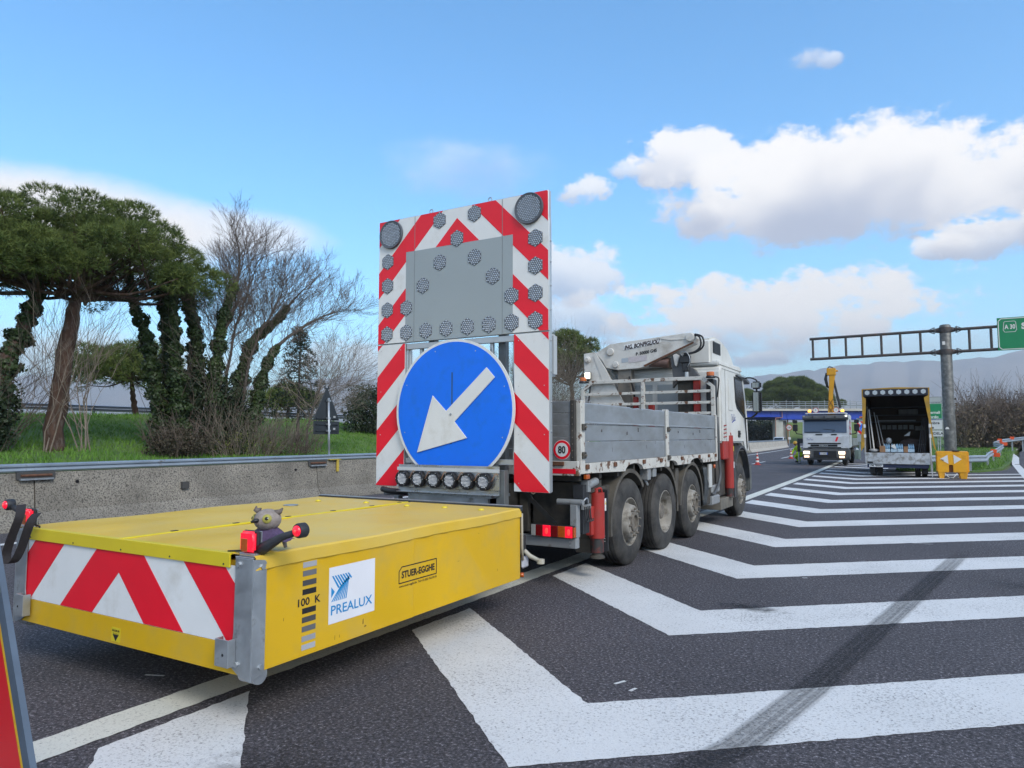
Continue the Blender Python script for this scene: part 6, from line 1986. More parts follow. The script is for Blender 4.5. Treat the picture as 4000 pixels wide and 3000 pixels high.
MB().prism([(42.42, 2.50), (42.30, 2.60), (42.34, 2.76), (42.62, 2.80)], 'X', -5.66, -3.32).build('sun_visor', LG, t, bevel=0.02)
for (x, s) in ((-5.58, 1), (-3.42, -1)):
    MB().box(x - 0.05, x + 0.05, 42.29, 42.33, 2.69, 2.77).build('roof_lamp', WLIT if s < 0 else CLR, t)
for (xa, z) in ((-5.15, 2.58), (-4.55, 2.60), (-4.0, 2.58)):
    MB().box(xa, xa + 0.06, 42.27, 42.29, 2.62, 2.74).build('visor_clip', BLACK, t)
MB().box(-5.52, -3.46, 42.45, 44.0, 2.845, 2.92).build('roof_rack', W2, t, bevel=0.02)
MB().box(x0 + 0.02, x1 - 0.02, 42.35, 42.399, 0.95, 1.62).build('front_flap', W2, t, bevel=0.015)
MB().box(-5.0, -4.65, 42.37, 42.395, 1.68, 1.74).build('air_slot', BLACK, t)
MB().box(-4.20, -3.92, 42.37, 42.395, 1.68, 1.74).build('air_slot', BLACK, t)
for (z, h_) in ((1.215, 0.035), (1.10, 0.055), (0.99, 0.03)):
    MB().box(-5.40 if z != 1.10 else -5.27, -3.72 if z != 1.10 else -3.90, 42.335, 42.348, z - h_, z + h_).build('grille_slot', BLACK, t)
text('IVECO', t, mat('chrome_print', (0.55, 0.58, 0.6), 0.3, 0.5), (-4.60, 42.334, 1.10), (1, 0, 0), (0, 0, 1), 0.085, width=0.44, bold=0.02)
text('TraTec', t, mat('blue_print', (0.06, 0.09, 0.30)), (-5.30, 42.347, 1.44), (1, 0, 0), (0, 0, 1), 0.11, width=0.34, shear=0.3, name='door_logo')
MB().prism([(-4.02, 1.33), (-3.92, 1.33), (-3.83, 1.58), (-3.93, 1.58)], 'Y', 42.343, 42.348).build('red_mark', RED_R, t)
MB().prism([(42.30, 0.30), (42.22, 0.45), (42.24, 0.86), (42.40, 0.92), (42.9, 0.92), (42.9, 0.35)], 'X', x0, x1).build('front_bumper', LG, t, bevel=0.03, segs=2)
MB().box(-5.10, -3.95, 42.20, 42.215, 0.44, 0.80).build('bumper_grille', BLACK, t)
pl = MB().box(-4.82, -4.39, 42.185, 42.198, 0.60, 0.72).build('number_plate', WHITE_R, t)
for xx in (-4.82, -4.44):
    MB().box(xx, xx + 0.05, 42.1825, 42.1845, 0.602, 0.718).build('plate_band', mat('plate_blue', (0.02, 0.10, 0.5), 0.5), pl)
text('CW 600ZV', pl, INK, (-4.605, 42.184, 0.66), (1, 0, 0), (0, 0, 1), 0.075, width=0.30, bold=0.02)
for x in (-5.47, -3.68):
    MB().box(x - 0.16, x + 0.16, 42.195, 42.21, 0.625, 0.79).build('headlamp', HEAD, t, bevel=0.005)
    MB().box(x - 0.13, x + 0.13, 42.195, 42.21, 0.43, 0.54).build('fog_lamp', HEADG, t, bevel=0.005)
    MB().box(x + (0.17 if x > -4.5 else -0.19), x + (0.20 if x > -4.5 else -0.17), 42.2, 42.22, 0.63, 0.79).build('indicator', AMBER, t)
for x, s in ((-5.70, -1), (-3.28, 1)):
    MB().tube([(x, 42.55, 1.72), (x + s * 0.30, 42.45, 1.76), (x + s * 0.36, 42.42, 1.92)], 0.03, 6).build('mirror_arm', BLACK, t)
    MB().box(x + s * 0.36 - 0.13, x + s * 0.36 + 0.13, 42.38, 42.48, 1.90, 2.28).build('mirror', BLACK, t, bevel=0.03)
    MB().box(x + s * 0.36 - 0.12, x + s * 0.36 + 0.12, 42.38, 42.48, 2.33, 2.52).build('mirror', BLACK, t, bevel=0.03)
MB().prism([(42.72, 2.55), (43.5, 2.55), (43.5, 1.72), (42.55, 1.72)], 'X', x1, x1 + 0.006).build('side_window', GLASS, t)
MB().tube([(-4.15, 42.36, 1.86), (-4.0, 42.41, 1.95), (-4.62, 42.42, 2.02)], 0.014, 5).build('wiper', BLACK, t)
MB().tube([(-5.5, 42.36, 1.84), (-4.75, 42.37, 1.85)], 0.014, 5).build('wiper', BLACK, t)
for y in (43.1, 47.2):
    for s, x in ((-1, -5.52), (1, -3.46)):
        wv = MB().lathe([(0.22, -0.02), (0.40, 0.0), (0.47, -0.04), (0.48, -0.20), (0.40, -0.26), (0.2, -0.24)], (x, y, 0.48), (s, 0, 0), 28).build('wheel', RUBBER, t, smooth=True, auto=40)
        MB().lathe([(0.23, -0.02), (0.20, -0.07), (0.12, 0.0), (0.0, 0.01)], (x, y, 0.48), (s, 0, 0), 20).build('rim', RIMM, wv, smooth=True, auto=40)
MB().box(-5.0, -4.0, 43.0, 49.5, 0.55, 0.85).build('chassis', DIRT, t)
MB().box(-5.62, -3.36, 45.4, 49.6, 0.95, 1.06).build('bed', DIRT, t)
for (xa, xb) in ((-5.64, -5.60), (-3.38, -3.34)):
    MB().box(xa, xb, 45.4, 49.6, 1.06, 1.5).build('dropside', ALP, t)
MB().box(-3.34, -3.10, 46.0, 47.6, 0.25, 0.80).build('side_locker', mat('green_grey', (0.12, 0.17, 0.16), 0.6, var=0.2, vs=4), t, bevel=0.02)
for x in (-5.31, -3.62):
    bq = MB().box(x - 0.07, x + 0.07, 42.6, 42.75, 2.92, 2.96).build('beacon', BLACK, t)
    MB().lathe([(0.085, 0), (0.09, 0.09), (0.05, 0.15), (0.0, 0.155)], (x, 42.67, 2.96), (0, 0, 1), 14).build('beacon_dome', BLIT, bq, smooth=True)
for x in (-4.98, -3.93):
    dq = MB().prism(regular((x, 3.07), 0.155, 24), 'Y', 42.60, 42.615).build('round_plate', CONE_R, t)
    MB().prism(regular((x, 3.07), 0.128, 24), 'Y', 42.592, 42.599).build('plate_face', CONE_W, dq)
    MB().box(x - 0.012, x + 0.012, 42.588, 42.591, 3.02, 3.12).build('plate_mark', mat('plate_grey', (0.25, 0.25, 0.26), 0.5), dq)
CY = mat('crane_yellow', (0.62, 0.30, 0.012), 0.45, var=0.08, vs=3, dirt=(0.30, 0.15, 0.03), dirt_amt=0.2, ds=4)
bm2 = MB().prism([(-4.62, 2.6), (-4.20, 2.6), (-4.30, 3.9), (-4.13, 5.35), (-4.45, 5.42), (-4.52, 3.9)], 'Y', 44.9, 45.15).build('crane_boom', CY, t, bevel=0.02)
for (za, zb) in ((2.9, 3.35), (3.35, 3.8)):
    for (xa, xb) in ((-4.55, -4.28), (-4.28, -4.55)):
        MB().tube([(xa, 44.88, za), (xb, 44.88, zb)], 0.02, 5).build('boom_lattice', mat('lattice_brown', (0.20, 0.09, 0.02), 0.6), bm2)
MB().box(-4.75, -4.05, 44.7, 45.4, 0.9, 2.62).build('crane_base', CY, t, bevel=0.03)
MB().box(-4.58, -4.10, 44.86, 45.2, 5.2, 5.62).build('boom_head', CY, t, bevel=0.03)
MB().tube([(-4.60, 45.0, 5.35), (-4.66, 45, 5.0), (-4.58, 45, 4.55), (-4.5, 45, 4.45)], [0.06, 0.09, 0.07, 0.03], 8).build('hose_bundle', BLACK, t, smooth=True)
MB().tube([(-4.55, 45.0, 5.60), (-4.45, 45.0, 5.72), (-4.3, 45, 5.68), (-4.2, 45, 5.58)], 0.035, 6).build('hose_loop', BLACK, t, smooth=True)
MB().prism([(-4.28, 4.85), (-4.18, 4.95), (-3.86, 3.30), (-3.98, 3.22)], 'Y', 44.92, 45.1).build('crane_jib', DARKM, t, bevel=0.01)
MB().tube([(-4.24, 44.9, 4.3), (-4.02, 44.9, 3.3)], 0.02, 5).build('jib_rod', GALV, t)
MB().cyl((-4.10, 45.0, 5.45), (-3.98, 45.0, 5.45), 0.05, n=10).build('boom_pin', CY, t)
MB().box(-6.22, -5.60, 44.2, 44.5, 1.22, 1.48).build('stabiliser_beam', DARKM, t, bevel=0.01)
MB().box(-6.24, -6.10, 44.22, 44.42, 0.70, 1.25).build('stabiliser_leg', DARKM, t, bevel=0.01)
MB().cyl((-6.17, 44.32, 0.05), (-6.17, 44.32, 0.72), 0.04, n=10).build('leg_rod', GALV, t)
MB().lathe([(0.0, 0.0), (0.14, 0.0), (0.13, 0.03), (0.05, 0.07)], (-6.17, 44.32, 0.0), (0, 0, 1), 14).build('leg_foot', DARKM, t)

# arrow sign standing beyond that lorry
t = thing('arrow_sign', 'grey board with red and white stripes and blue arrow disc behind the white lorry', 'sign board', (-3.1, 53, 0))
MB().box(-3.64, -2.2, 53.0, 53.06, 1.25, 2.85).build('board', GREYP, t)
MB().box(-3.60, -2.24, 52.985, 52.998, 1.75, 2.62).build('white_sheet', WHITE_R, t)
pol = [(-3.60, 1.75), (-2.24, 1.75), (-2.24, 2.62), (-3.60, 2.62)]
for k in range(-2, 5):
    d0 = k * 0.42
    for s in (-1, 1):
        hp = clip(pol, s, 0, s * -2.92)
        p = clip(clip(hp, -s, 1, 2.18 - s * -2.92 + d0 - 0.5), s, -1, -(2.18 - s * -2.92 + d0 - 0.29))
        if len(p) > 2:
            MB().prism(p, 'Y', 52.978, 52.984).build('red_stripe', RED_R, t)
dq = MB().prism(regular((-3.05, 2.17), 0.40, 28), 'Y', 52.965, 52.977).build('blue_disc', BLUE_R, t)
MB().prism([(-3.38, 2.10), (-3.02, 2.38), (-3.02, 1.90)], 'Y', 52.958, 52.964).build('white_arrow', WHITE_R, dq)
for x in (-3.5, -2.4):
    MB().cyl((x, 53.1, 0.0), (x, 53.1, 2.8), 0.04, n=8).build('post', GALV, t)
MB().box(-3.45, -3.15, 52.9, 53.1, 2.86, 2.96).build('lamp_box', AMB2, t)

# ------------------------------------------------------------------ box lorry with open back
t = thing('box_lorry', 'yellow-tilted box lorry parked with its back open and silver tailgate', 'lorry', (-0.77, 34.0, 0))
TARP = mat('yellow_tarp', (0.46, 0.26, 0.015), 0.6, var=0.15, vs=2, dirt=(0.20, 0.13, 0.05), dirt_amt=0.35, ds=3, dsharp=0.4)
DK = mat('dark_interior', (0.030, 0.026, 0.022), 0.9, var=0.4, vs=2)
Y0, Y1 = 31.9, 36.2
MB().box(-1.95, -1.90, Y0, Y1, 0.96, 3.46).build('side_tilt', TARP, t)
MB().box(0.36, 0.41, Y0, Y1, 0.96, 3.46).build('side_tilt', TARP, t)
MB().prism([(-1.95, 3.46), (0.41, 3.46), (0.40, 3.52), (-0.77, 3.57), (-1.94, 3.53)], 'Y', Y0 - 0.05, Y1).build('roof_tilt', TARP, t)
MB().box(-1.90, 0.36, Y1 - 0.05, Y1, 0.96, 3.46).build('front_wall', mat('brown_board', (0.10, 0.065, 0.04), 0.85, var=0.2, vs=2), t)
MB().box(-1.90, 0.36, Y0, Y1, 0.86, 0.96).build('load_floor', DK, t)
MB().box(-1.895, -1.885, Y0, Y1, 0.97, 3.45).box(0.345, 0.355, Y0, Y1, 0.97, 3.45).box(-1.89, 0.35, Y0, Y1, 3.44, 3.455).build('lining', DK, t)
hd = MB().box(-1.91, 0.37, Y0 - 0.10, Y0 - 0.02, 3.22, 3.50).build('header_board', mat('header_black', (0.016, 0.018, 0.03), 0.5), t, bevel=0.01)
pr = None
for i in range(8):
    x = -1.76 + 1.97 / 7 * i
    if pr is None:
        pr = MB().prism(regular((x, 3.37), 0.098, 6, math.pi / 2), 'Y', Y0 - 0.125, Y0 - 0.101).build('warning_lamp', mat('hex_lens', (0.42, 0.47, 0.50), 0.3, var=0.3, vs=60), hd)
        xz = x
    else:
        c = copy_tree(pr, hd); c.location = pr.location + Vector((x - xz, 0, 0.0))
for x in (-1.93, 0.385):
    MB().box(x - 0.035, x + 0.035, Y0 - 0.08, Y0, 3.2, 3.52).build('corner_cap', TARP, t)
MB().prism([(-1.96, 3.22), (-1.82, 3.15), (-1.84, 2.6), (-1.90, 2.0), (-1.93, 1.2), (-2.06, 1.0), (-2.04, 1.6), (-1.97, 2.2)], 'Y', Y0 - 0.09, Y0 - 0.06).build('tarp_flap', TARP, t)
MB().prism([(0.22, 3.13), (0.40, 3.24), (0.42, 2.4), (0.47, 1.7), (0.56, 1.02), (0.48, 1.2), (0.40, 1.75), (0.34, 2.3)], 'Y', Y0 - 0.09, Y0 - 0.06).build('tarp_flap', TARP, t)
for x in (-1.91, 0.37):
    MB().box(x - 0.025, x + 0.025, Y0 - 0.055, Y0 - 0.005, 0.9, 3.2).build('door_post', mat('pale_post', (0.36, 0.36, 0.35), 0.6, var=0.15, vs=6), t)
    for z in (1.55, 1.95):
        MB().box(x - 0.03, x + 0.05, Y0 - 0.11, Y0 - 0.06, z, z + 0.14).build('catch', CONE_W, t)
tg = mat('tailgate_silver', (0.52, 0.54, 0.56), 0.4, 0.5, var=0.12, vs=2, dirt=(0.28, 0.27, 0.25), dirt_amt=0.42, ds=7, dsharp=0.15)
MB().box(-1.92, 0.36, Y0 - 0.18, Y0 - 0.10, 0.50, 0.95).build('tailgate', tg, t, bevel=0.015)
MB().box(-1.84, -1.64, Y0 - 0.186, Y0 - 0.181, 0.52, 0.60).build('gate_label', INK, t)
MB().box(-1.85, 0.30, Y0 - 0.12, Y0 + 0.3, 0.36, 0.49).build('rear_beam', mat('dark_blue_paint', (0.012, 0.02, 0.06), 0.5), t)
pl = MB().box(-1.78, -1.29, Y0 - 0.135, Y0 - 0.125, 0.385, 0.495).build('number_plate', WHITE_R, t)
text('FM 788KF', pl, INK, (-1.535, Y0 - 0.135, 0.44), (1, 0, 0), (0, 0, 1), 0.08, width=0.40, bold=0.02)
for x in (-1.67, -1.44, -0.09, 0.14):
    MB().lathe([(0.18, 0.0), (0.31, 0.0), (0.34, 0.03), (0.34, 0.17), (0.31, 0.20), (0.18, 0.2)], (x - 0.1, Y0 + 0.75, 0.34), (1, 0, 0), 24).build('wheel', RUBBER, t, smooth=True, auto=40)
for x in (-1.8, 0.06):
    MB().box(x, x + 0.2, Y0 + 0.3, Y0 + 0.33, 0.12, 0.40).build('mudflap', RUBB, t)
for s, x in ((-1, -1.78), (1, 0.22)):
    MB().lathe([(0.0, -0.05), (0.18, -0.03), (0.31, 0.0), (0.34, -0.03), (0.34, -0.17), (0.2, -0.2)], (x, 38.2, 0.34), (s, 0, 0), 24).build('wheel', RUBBER, t, smooth=True, auto=40)
MB().box(-1.4, -0.2, Y0, 38.6, 0.38, 0.60).build('chassis', DIRT, t)
MB().prism([(36.35, 0.45), (36.35, 2.2), (37.6, 2.2), (38.4, 1.3), (39.0, 1.15), (39.05, 0.45)], 'X', -1.75, 0.2).build('cab_shell', W2, t, bevel=0.06, segs=2)
MB().cyl((0.395, Y0 - 0.16, 0.02), (0.375, Y0 - 0.10, 1.7), 0.016, n=6).build('gate_chain', CONE_W, t)
for i, (x, z) in enumerate([(-1.45, 2.05), (-1.24, 2.05), (-1.03, 2.05), (-0.80, 2.05), (-0.60, 2.05), (-0.36, 2.05), (-0.13, 2.0), (0.04, 2.02)]):
    MB().box(x, x + 0.17, Y1 - 0.16, Y1 - 0.15, z - 0.13, z + 0.06).build('wall_placard', mat('placard_grey', (0.40, 0.40, 0.38), 0.7, var=0.3, vs=12), t)
for (z, d_) in ((2.25, 0.5), (2.55, 0.6), (2.9, 0.5)):
    MB().box(-1.85, 0.3, Y1 - 0.15 - d_, Y1 - 0.12, z - 0.02, z + 0.02).build('shelf', mat('shelf_grey', (0.14, 0.135, 0.13), 0.7, var=0.3, vs=6), t)
BGX = mat('bar_grey', (0.30, 0.31, 0.31), 0.5, 0.3)
# the load: each item its own thing
def load_item(name, label, cat, mb, mt_, group=None, **kw):
    return tag(mb.build(name, mt_, None, **kw), label, cat, group)
load_item('crate', 'grey crate on the upper shelf of the open box lorry', 'crate', MB().box(-0.75, 0.0, 35.5, 35.95, 2.58, 2.80), mat('crate_grey', (0.26, 0.255, 0.24), 0.8, var=0.25, vs=6), bevel=0.02)
load_item('steel_bar', 'long pale bar lying on the shelf inside the box lorry', 'bar', MB().box(-1.6, -0.1, 35.45, 35.55, 2.275, 2.33), BGX)
for i, (xa, xb, lab) in enumerate([(-1.84, -1.72, 'leftmost pale pole leaning inside the box lorry'), (-1.78, -1.60, 'second pale pole from the left inside the box lorry'), (-1.60, -1.35, 'third pole from the left inside the box lorry'), (-1.50, -1.22, 'fourth pole from the left, leaning most, inside the box lorry')]):
    load_item('pole', lab, 'pole', MB().cyl((xb, Y0 + 0.3 + 0.1 * i, 0.96), (xa, Y0 + 0.9 + 0.1 * i, 2.85 - 0.12 * i), 0.018 if i != 1 else 0.026, n=6), CONE_W if i == 1 else BGX, 'poles leaning at the left of the lorry load')
for i in range(4):
    load_item('pole', 'dark pole with pale bands, number %s from the right inside the box lorry' % ['four', 'three', 'two', 'one'][i], 'pole', MB().cyl((-0.05 + 0.075 * i, Y0 + 0.3, 0.96), (0.16 + 0.05 * i, Y0 + 1.0, 2.35), 0.024, n=8), mat('pole_dark', (0.05, 0.05, 0.052), 0.4, 0.3, dirt=(0.35, 0.35, 0.34), dirt_amt=0.12, ds=6), 'dark poles at the right of the lorry load')
WAT = mat('water_bottles', (0.20, 0.36, 0.52), 0.15, var=0.4, vs=30, spec=0.7)
CAPM = mat('bottle_wrap', (0.45, 0.60, 0.72), 0.2, var=0.3, vs=25)
for (x, z0, lab) in ((-1.14, 0.96, 'pack of water bottles at the left in the box lorry'), (-0.88, 0.96, 'middle-left pack of water bottles with white sheet in the box lorry'), (-0.68, 0.96, 'middle-right pack of water bottles in the box lorry'), (-0.29, 0.96, 'pack of water bottles standing apart at the right in the box lorry')):
    q = thing('water_pack', lab, 'water pack', (x, Y0 + 0.3, z0), group='packs of bottled water on the lorry floor')
    for (ax_, ay_) in ((-0.075, 0), (0, 0), (0.075, 0), (-0.075, 0.09), (0.0, 0.09), (0.075, 0.09)):
        MB().lathe([(0.0, 0.0), (0.037, 0.0), (0.038, 0.20), (0.036, 0.25), (0.014, 0.31), (0.014, 0.34), (0.0, 0.34)], (x + ax_, Y0 + 0.25 + ay_, z0), (0, 0, 1), 10).build('bottle', WAT, q, smooth=True)
    MB().box(x - 0.115, x + 0.115, Y0 + 0.205, Y0 + 0.21, z0 + 0.02, z0 + 0.14).build('film_wrap', CAPM, q)
load_item('paper_sheet', 'white sheet leaning on the water packs in the box lorry', 'paper', MB().prism([(-1.0, 1.22), (-0.86, 1.30), (-0.80, 1.10), (-0.90, 1.12)], 'Y', Y0 + 0.18, Y0 + 0.185), CONE_W)
load_item('carton', 'brown cardboard carton with white base at the left of the lorry load', 'carton', MB().box(-1.40, -1.20, Y0 + 0.15, Y0 + 0.4, 0.962, 1.22), mat('cardboard', (0.30, 0.17, 0.09), 0.85, var=0.15, vs=6), bevel=0.005)
load_item('carton', 'small brown carton between the water packs in the box lorry', 'carton', MB().box(-0.55, -0.40, Y0 + 0.2, Y0 + 0.4, 0.962, 1.20), mat('cardboard', (0.30, 0.17, 0.09)), bevel=0.005)
bagm = mat('bag_grey', (0.34, 0.35, 0.36), 0.6, var=0.35, vs=12)
load_item('rag_heap', 'crumpled grey bag at the left of the lorry floor', 'bag', MB().ball((-1.62, Y0 + 0.3, 1.03), (0.20, 0.14, 0.08), 10), bagm, smooth=True)
load_item('sack', 'dark heap of sacks behind the water packs in the box lorry', 'sacks', MB().ball((-1.3, Y0 + 1.2, 1.2), (0.35, 0.35, 0.30), 10).ball((-0.3, Y0 + 1.3, 1.2), (0.5, 0.4, 0.32), 10), mat('sack_dark', (0.05, 0.035, 0.032), 0.9, var=0.4, vs=6), smooth=True)
load_item('bottle_pack', 'bottles piled behind the left water pack in the box lorry', 'bottles', MB().ball((-1.08, Y0 + 0.75, 1.42), (0.12, 0.1, 0.14), 8), mat('clear_plastic', (0.32, 0.36, 0.40), 0.2, var=0.4, vs=30), smooth=True)
load_item('folded_sign', 'white and red folded sign at the back of the lorry load', 'sign', MB().prism([(-0.55, 1.62), (-0.30, 1.82), (-0.34, 1.62)], 'Y', Y0 + 1.5, Y0 + 1.52), CONE_W)

# ------------------------------------------------------------------ yellow impact bollard
t = thing('impact_bollard', 'yellow plastic crash bollard with two white arrows beside the box lorry', 'bollard', (1.08, 31.9, 0))
YB2 = mat('bollard_yellow', (0.80, 0.38, 0.008), 0.45, var=0.06, vs=3, dirt=(0.42, 0.19, 0.02), dirt_amt=0.25, ds=3, dsharp=0.3)
MB().prism([(0.56, 0.30), (0.60, 0.235), (0.92, 0.235), (0.94, 0.27), (0.94, 0.50), (0.955, 0.52), (1.06, 0.52), (1.075, 0.50), (1.075, 0.27), (1.09, 0.235), (1.50, 0.235), (1.53, 0.30), (1.55, 0.98), (1.52, 1.0), (0.60, 1.0), (0.56, 0.98)], 'Y', 31.48, 32.4).build('body', YB2, t, bevel=0.02, segs=2, auto=40)
MB().box(0.535, 1.60, 31.62, 32.42, 0.24, 1.03).build('shoulder', YB2, t, bevel=0.03, segs=2, auto=40)
for (xa, xb) in ((0.60, 0.80), (1.28, 1.53)):
    MB().prism([(xa - 0.02, 0.24), (xb + 0.02, 0.24), (xb - 0.03, 0.0), (xa + 0.03, 0.0)], 'Y', 31.50, 31.75).build('foot', YB2, t, bevel=0.01)
    MB().prism([(xa - 0.02, 0.24), (xb + 0.02, 0.24), (xb, 0.0), (xa, 0.0)], 'Y', 32.1, 32.4).build('foot', YB2, t, bevel=0.01)
MB().box(0.945, 1.07, 31.56, 31.60, 0.24, 0.52).build('slot_back', mat('slot_brown', (0.20, 0.075, 0.02), 0.8), t)
MB().prism([(0.66, 0.74), (0.91, 0.90), (0.93, 0.56)], 'Y', 31.470, 31.477).build('white_arrow', CONE_W, t)
MB().prism([(1.36, 0.74), (1.10, 0.91), (1.11, 0.56)], 'Y', 31.470, 31.477).build('white_arrow', CONE_W, t)
MB().prism([(0.69, 0.74), (0.80, 0.71), (0.76, 0.665), (0.69, 0.72)], 'Y', 31.465, 31.4695).build('arrow_scuff', mat('scuff_grey', (0.30, 0.22, 0.12), 0.8), t)
MB().cyl((1.18, 31.75, 1.03), (1.18, 31.75, 1.07), 0.12, n=14).box(1.08, 1.30, 31.6, 31.9, 1.03, 1.045).build('filler_cap', BLACK, t)
for s in (-1, 1):
    MB().tube([(1.0 + s * 0.2, 31.5, 0.20), (1.0 + s * 0.08, 31.42, 0.06), (1.0, 31.40, 0.03)], 0.012, 5).build('tie_strap', CONE_W, t)
MB().ball((1.0, 31.40, 0.035), (0.07, 0.05, 0.035), 8).build('ground_anchor', GREYB, t, smooth=True)

# ------------------------------------------------------------------ overhead sign gantry
t = thing('sign_gantry', 'dark steel T-shaped gantry post with ladder arms over the slip road', 'gantry', (1.30, 40.0, 0))
GAN = mat('gantry_steel', (0.105, 0.108, 0.105), 0.55, 0.35, var=0.2, vs=2.5, dirt=(0.22, 0.225, 0.22), dirt_amt=0.32, ds=5, dsharp=0.25)
GAN2 = mat('gantry_tube', (0.075, 0.068, 0.068), 0.6, 0.3, var=0.25, vs=4, dirt=(0.12, 0.07, 0.05), dirt_amt=0.3, ds=5)
MB().lathe([(0.29, 0.0), (0.262, 0.6), (0.245, 7.0), (0.20, 7.06), (0.0, 7.08)], (1.30, 40, 0), (0, 0, 1), 28).build('post', GAN, t, smooth=True, auto=50)
for z in (6.80, 5.72):
    MB().lathe([(0.25, -0.12), (0.29, -0.12), (0.29, 0.12), (0.25, 0.12)], (1.30, 40, z), (0, 0, 1), 24).build('collar', GAN2, t, smooth=True, auto=40)
    for s in (-1, 1):
        MB().cyl((1.30 + s * 0.27, 40, z), (1.30 + s * 0.42, 40, z), 0.13, 0.10, n=14).build('arm_stub', GAN2, t, smooth=True, auto=40)
        for q in (0.43, 0.47):
            MB().cyl((1.30 + s * q, 40, z), (1.30 + s * (q + 0.025), 40, z), 0.17, n=14).build('flange', GAN2, t)
        for k in range(6):
            a = k * 1.047
            MB().tube([(1.30 + s * 0.50, 40 + 0.15 * math.cos(a), z + 0.15 * math.sin(a)), (1.30 + s * 0.66, 40 + 0.07 * math.cos(a), z + 0.07 * math.sin(a))], 0.012, 4).build('gusset', GAN2, t)
    MB().cyl((0.86, 40, z), (-4.86, 40, z - 0.02), 0.072, n=12).build('arm_tube', GAN2, t, smooth=True, auto=40)
    MB().cyl((1.74, 40, z), (8.0, 40, z + 0.03), 0.072, n=12).build('arm_tube', GAN2, t, smooth=True, auto=40)
for x in (-4.71, -3.91, -3.12, -2.36, -1.48, -0.63, 0.24, 2.28, 3.15, 4.4, 5.6, 6.8):
    MB().cyl((x, 40, 5.72), (x, 40, 6.80), 0.058, n=10).build('rung', GAN2, t, smooth=True, auto=40)
MB().box(1.15, 1.27, 39.745, 39.755, 6.05, 6.22).build('notice', CONE_W, t)
MB().prism([(1.10, 1.95), (1.28, 1.95), (1.24, 2.05), (1.16, 2.06)], 'Y', 39.735, 39.745).build('notice', CONE_W, t)
t = thing('direction_sign', 'green motorway sign with white border reading A 30 on the gantry', 'sign', (5.8, 39.85, 5.64))
GRN = mat('sign_green', (0.006, 0.22, 0.085), 0.4, var=0.05, vs=2)
MB().box(3.39, 8.0, 39.86, 39.90, 5.64, 7.19).build('panel', GRN, t, bevel=0.005)
o = [(3.44, 5.80), (3.44, 7.03), (3.55, 7.14), (7.85, 7.14), (7.95, 7.03), (7.95, 5.80), (7.85, 5.69), (3.55, 5.69)]
for i in range(8):
    a, b = Vector(o[i]), Vector(o[(i + 1) % 8])
    d = (b - a).normalized(); n_ = Vector((-d.y, d.x)) * 0.018
    MB().prism([tuple(a - n_), tuple(b - n_), tuple(b + n_), tuple(a + n_)], 'Y', 39.852, 39.858).build('border', CONE_W, t)
oc = [(3.62, 6.60), (3.66, 6.98), (3.72, 7.0), (4.06, 7.0), (4.11, 6.96), (4.14, 6.60), (4.08, 6.50), (3.68, 6.50)]
for i in range(8):
    a, b = Vector(oc[i]), Vector(oc[(i + 1) % 8])
    d = (b - a).normalized(); n_ = Vector((-d.y, d.x)) * 0.010
    MB().prism([tuple(a - n_), tuple(b - n_), tuple(b + n_), tuple(a + n_)], 'Y', 39.852, 39.858).build('route_frame', CONE_W, t)
text('A 30', t, CONE_W, (3.88, 39.858, 6.745), (1, 0, 0), (0, 0, 1), 0.22, width=0.42, bold=0.03)
text('S', t, CONE_W, (4.42, 39.858, 6.75), (1, 0, 0), (0, 0, 1), 0.32, bold=0.05)

# ------------------------------------------------------------------ information sign beyond the gantry
t = thing('information_sign', 'stack of green and white information panels beside the gantry post', 'sign', (0.7, 70, 0.3))
def panel(z0, z1, mt_, lines, ink):
    p = MB().box(-0.85, 1.80, 70, 70.04, z0, z1).build('panel', mt_, t, bevel=0.004)
    for (s_, x, z, h_) in lines:
        text(s_, p, ink, (x, 69.999, z), (1, 0, 0), (0, 0, 1), h_, bold=0.03)
    for (xa, xb, za, zb) in ((-0.82, 1.77, z1 - 0.045, z1 - 0.025), (-0.82, 1.77, z0 + 0.025, z0 + 0.045), (1.75, 1.77, z0 + 0.046, z1 - 0.046)):
        MB().box(xa, xb, 69.994, 69.999, za, zb).build('border', ink, p)
GRYS = mat('sign_grey', (0.40, 0.43, 0.44), 0.5)
panel(4.50, 5.01, GRYS, [], INK)
panel(3.09, 4.44, GRN, [('i', 0.85, 4.08, 0.26), ('ernali', 1.28, 3.66, 0.24), ('ordo', 1.18, 3.28, 0.24)], CONE_W)
panel(2.17, 3.04, mat('sign_white', (0.60, 0.62, 0.64), 0.5), [('mbre', 1.22, 2.76, 0.24), ('le', 1.02, 2.38, 0.24)], INK)
panel(1.58, 2.13, mat('sign_white', (0.60, 0.62, 0.64)), [('NDELA', 1.33, 1.86, 0.22)], INK)
for x in (-0.5, 1.39, 1.55):
    MB().cyl((x, 70.08, 0.2), (x, 70.08, 4.95), 0.045, n=8).build('post', GALV, t)

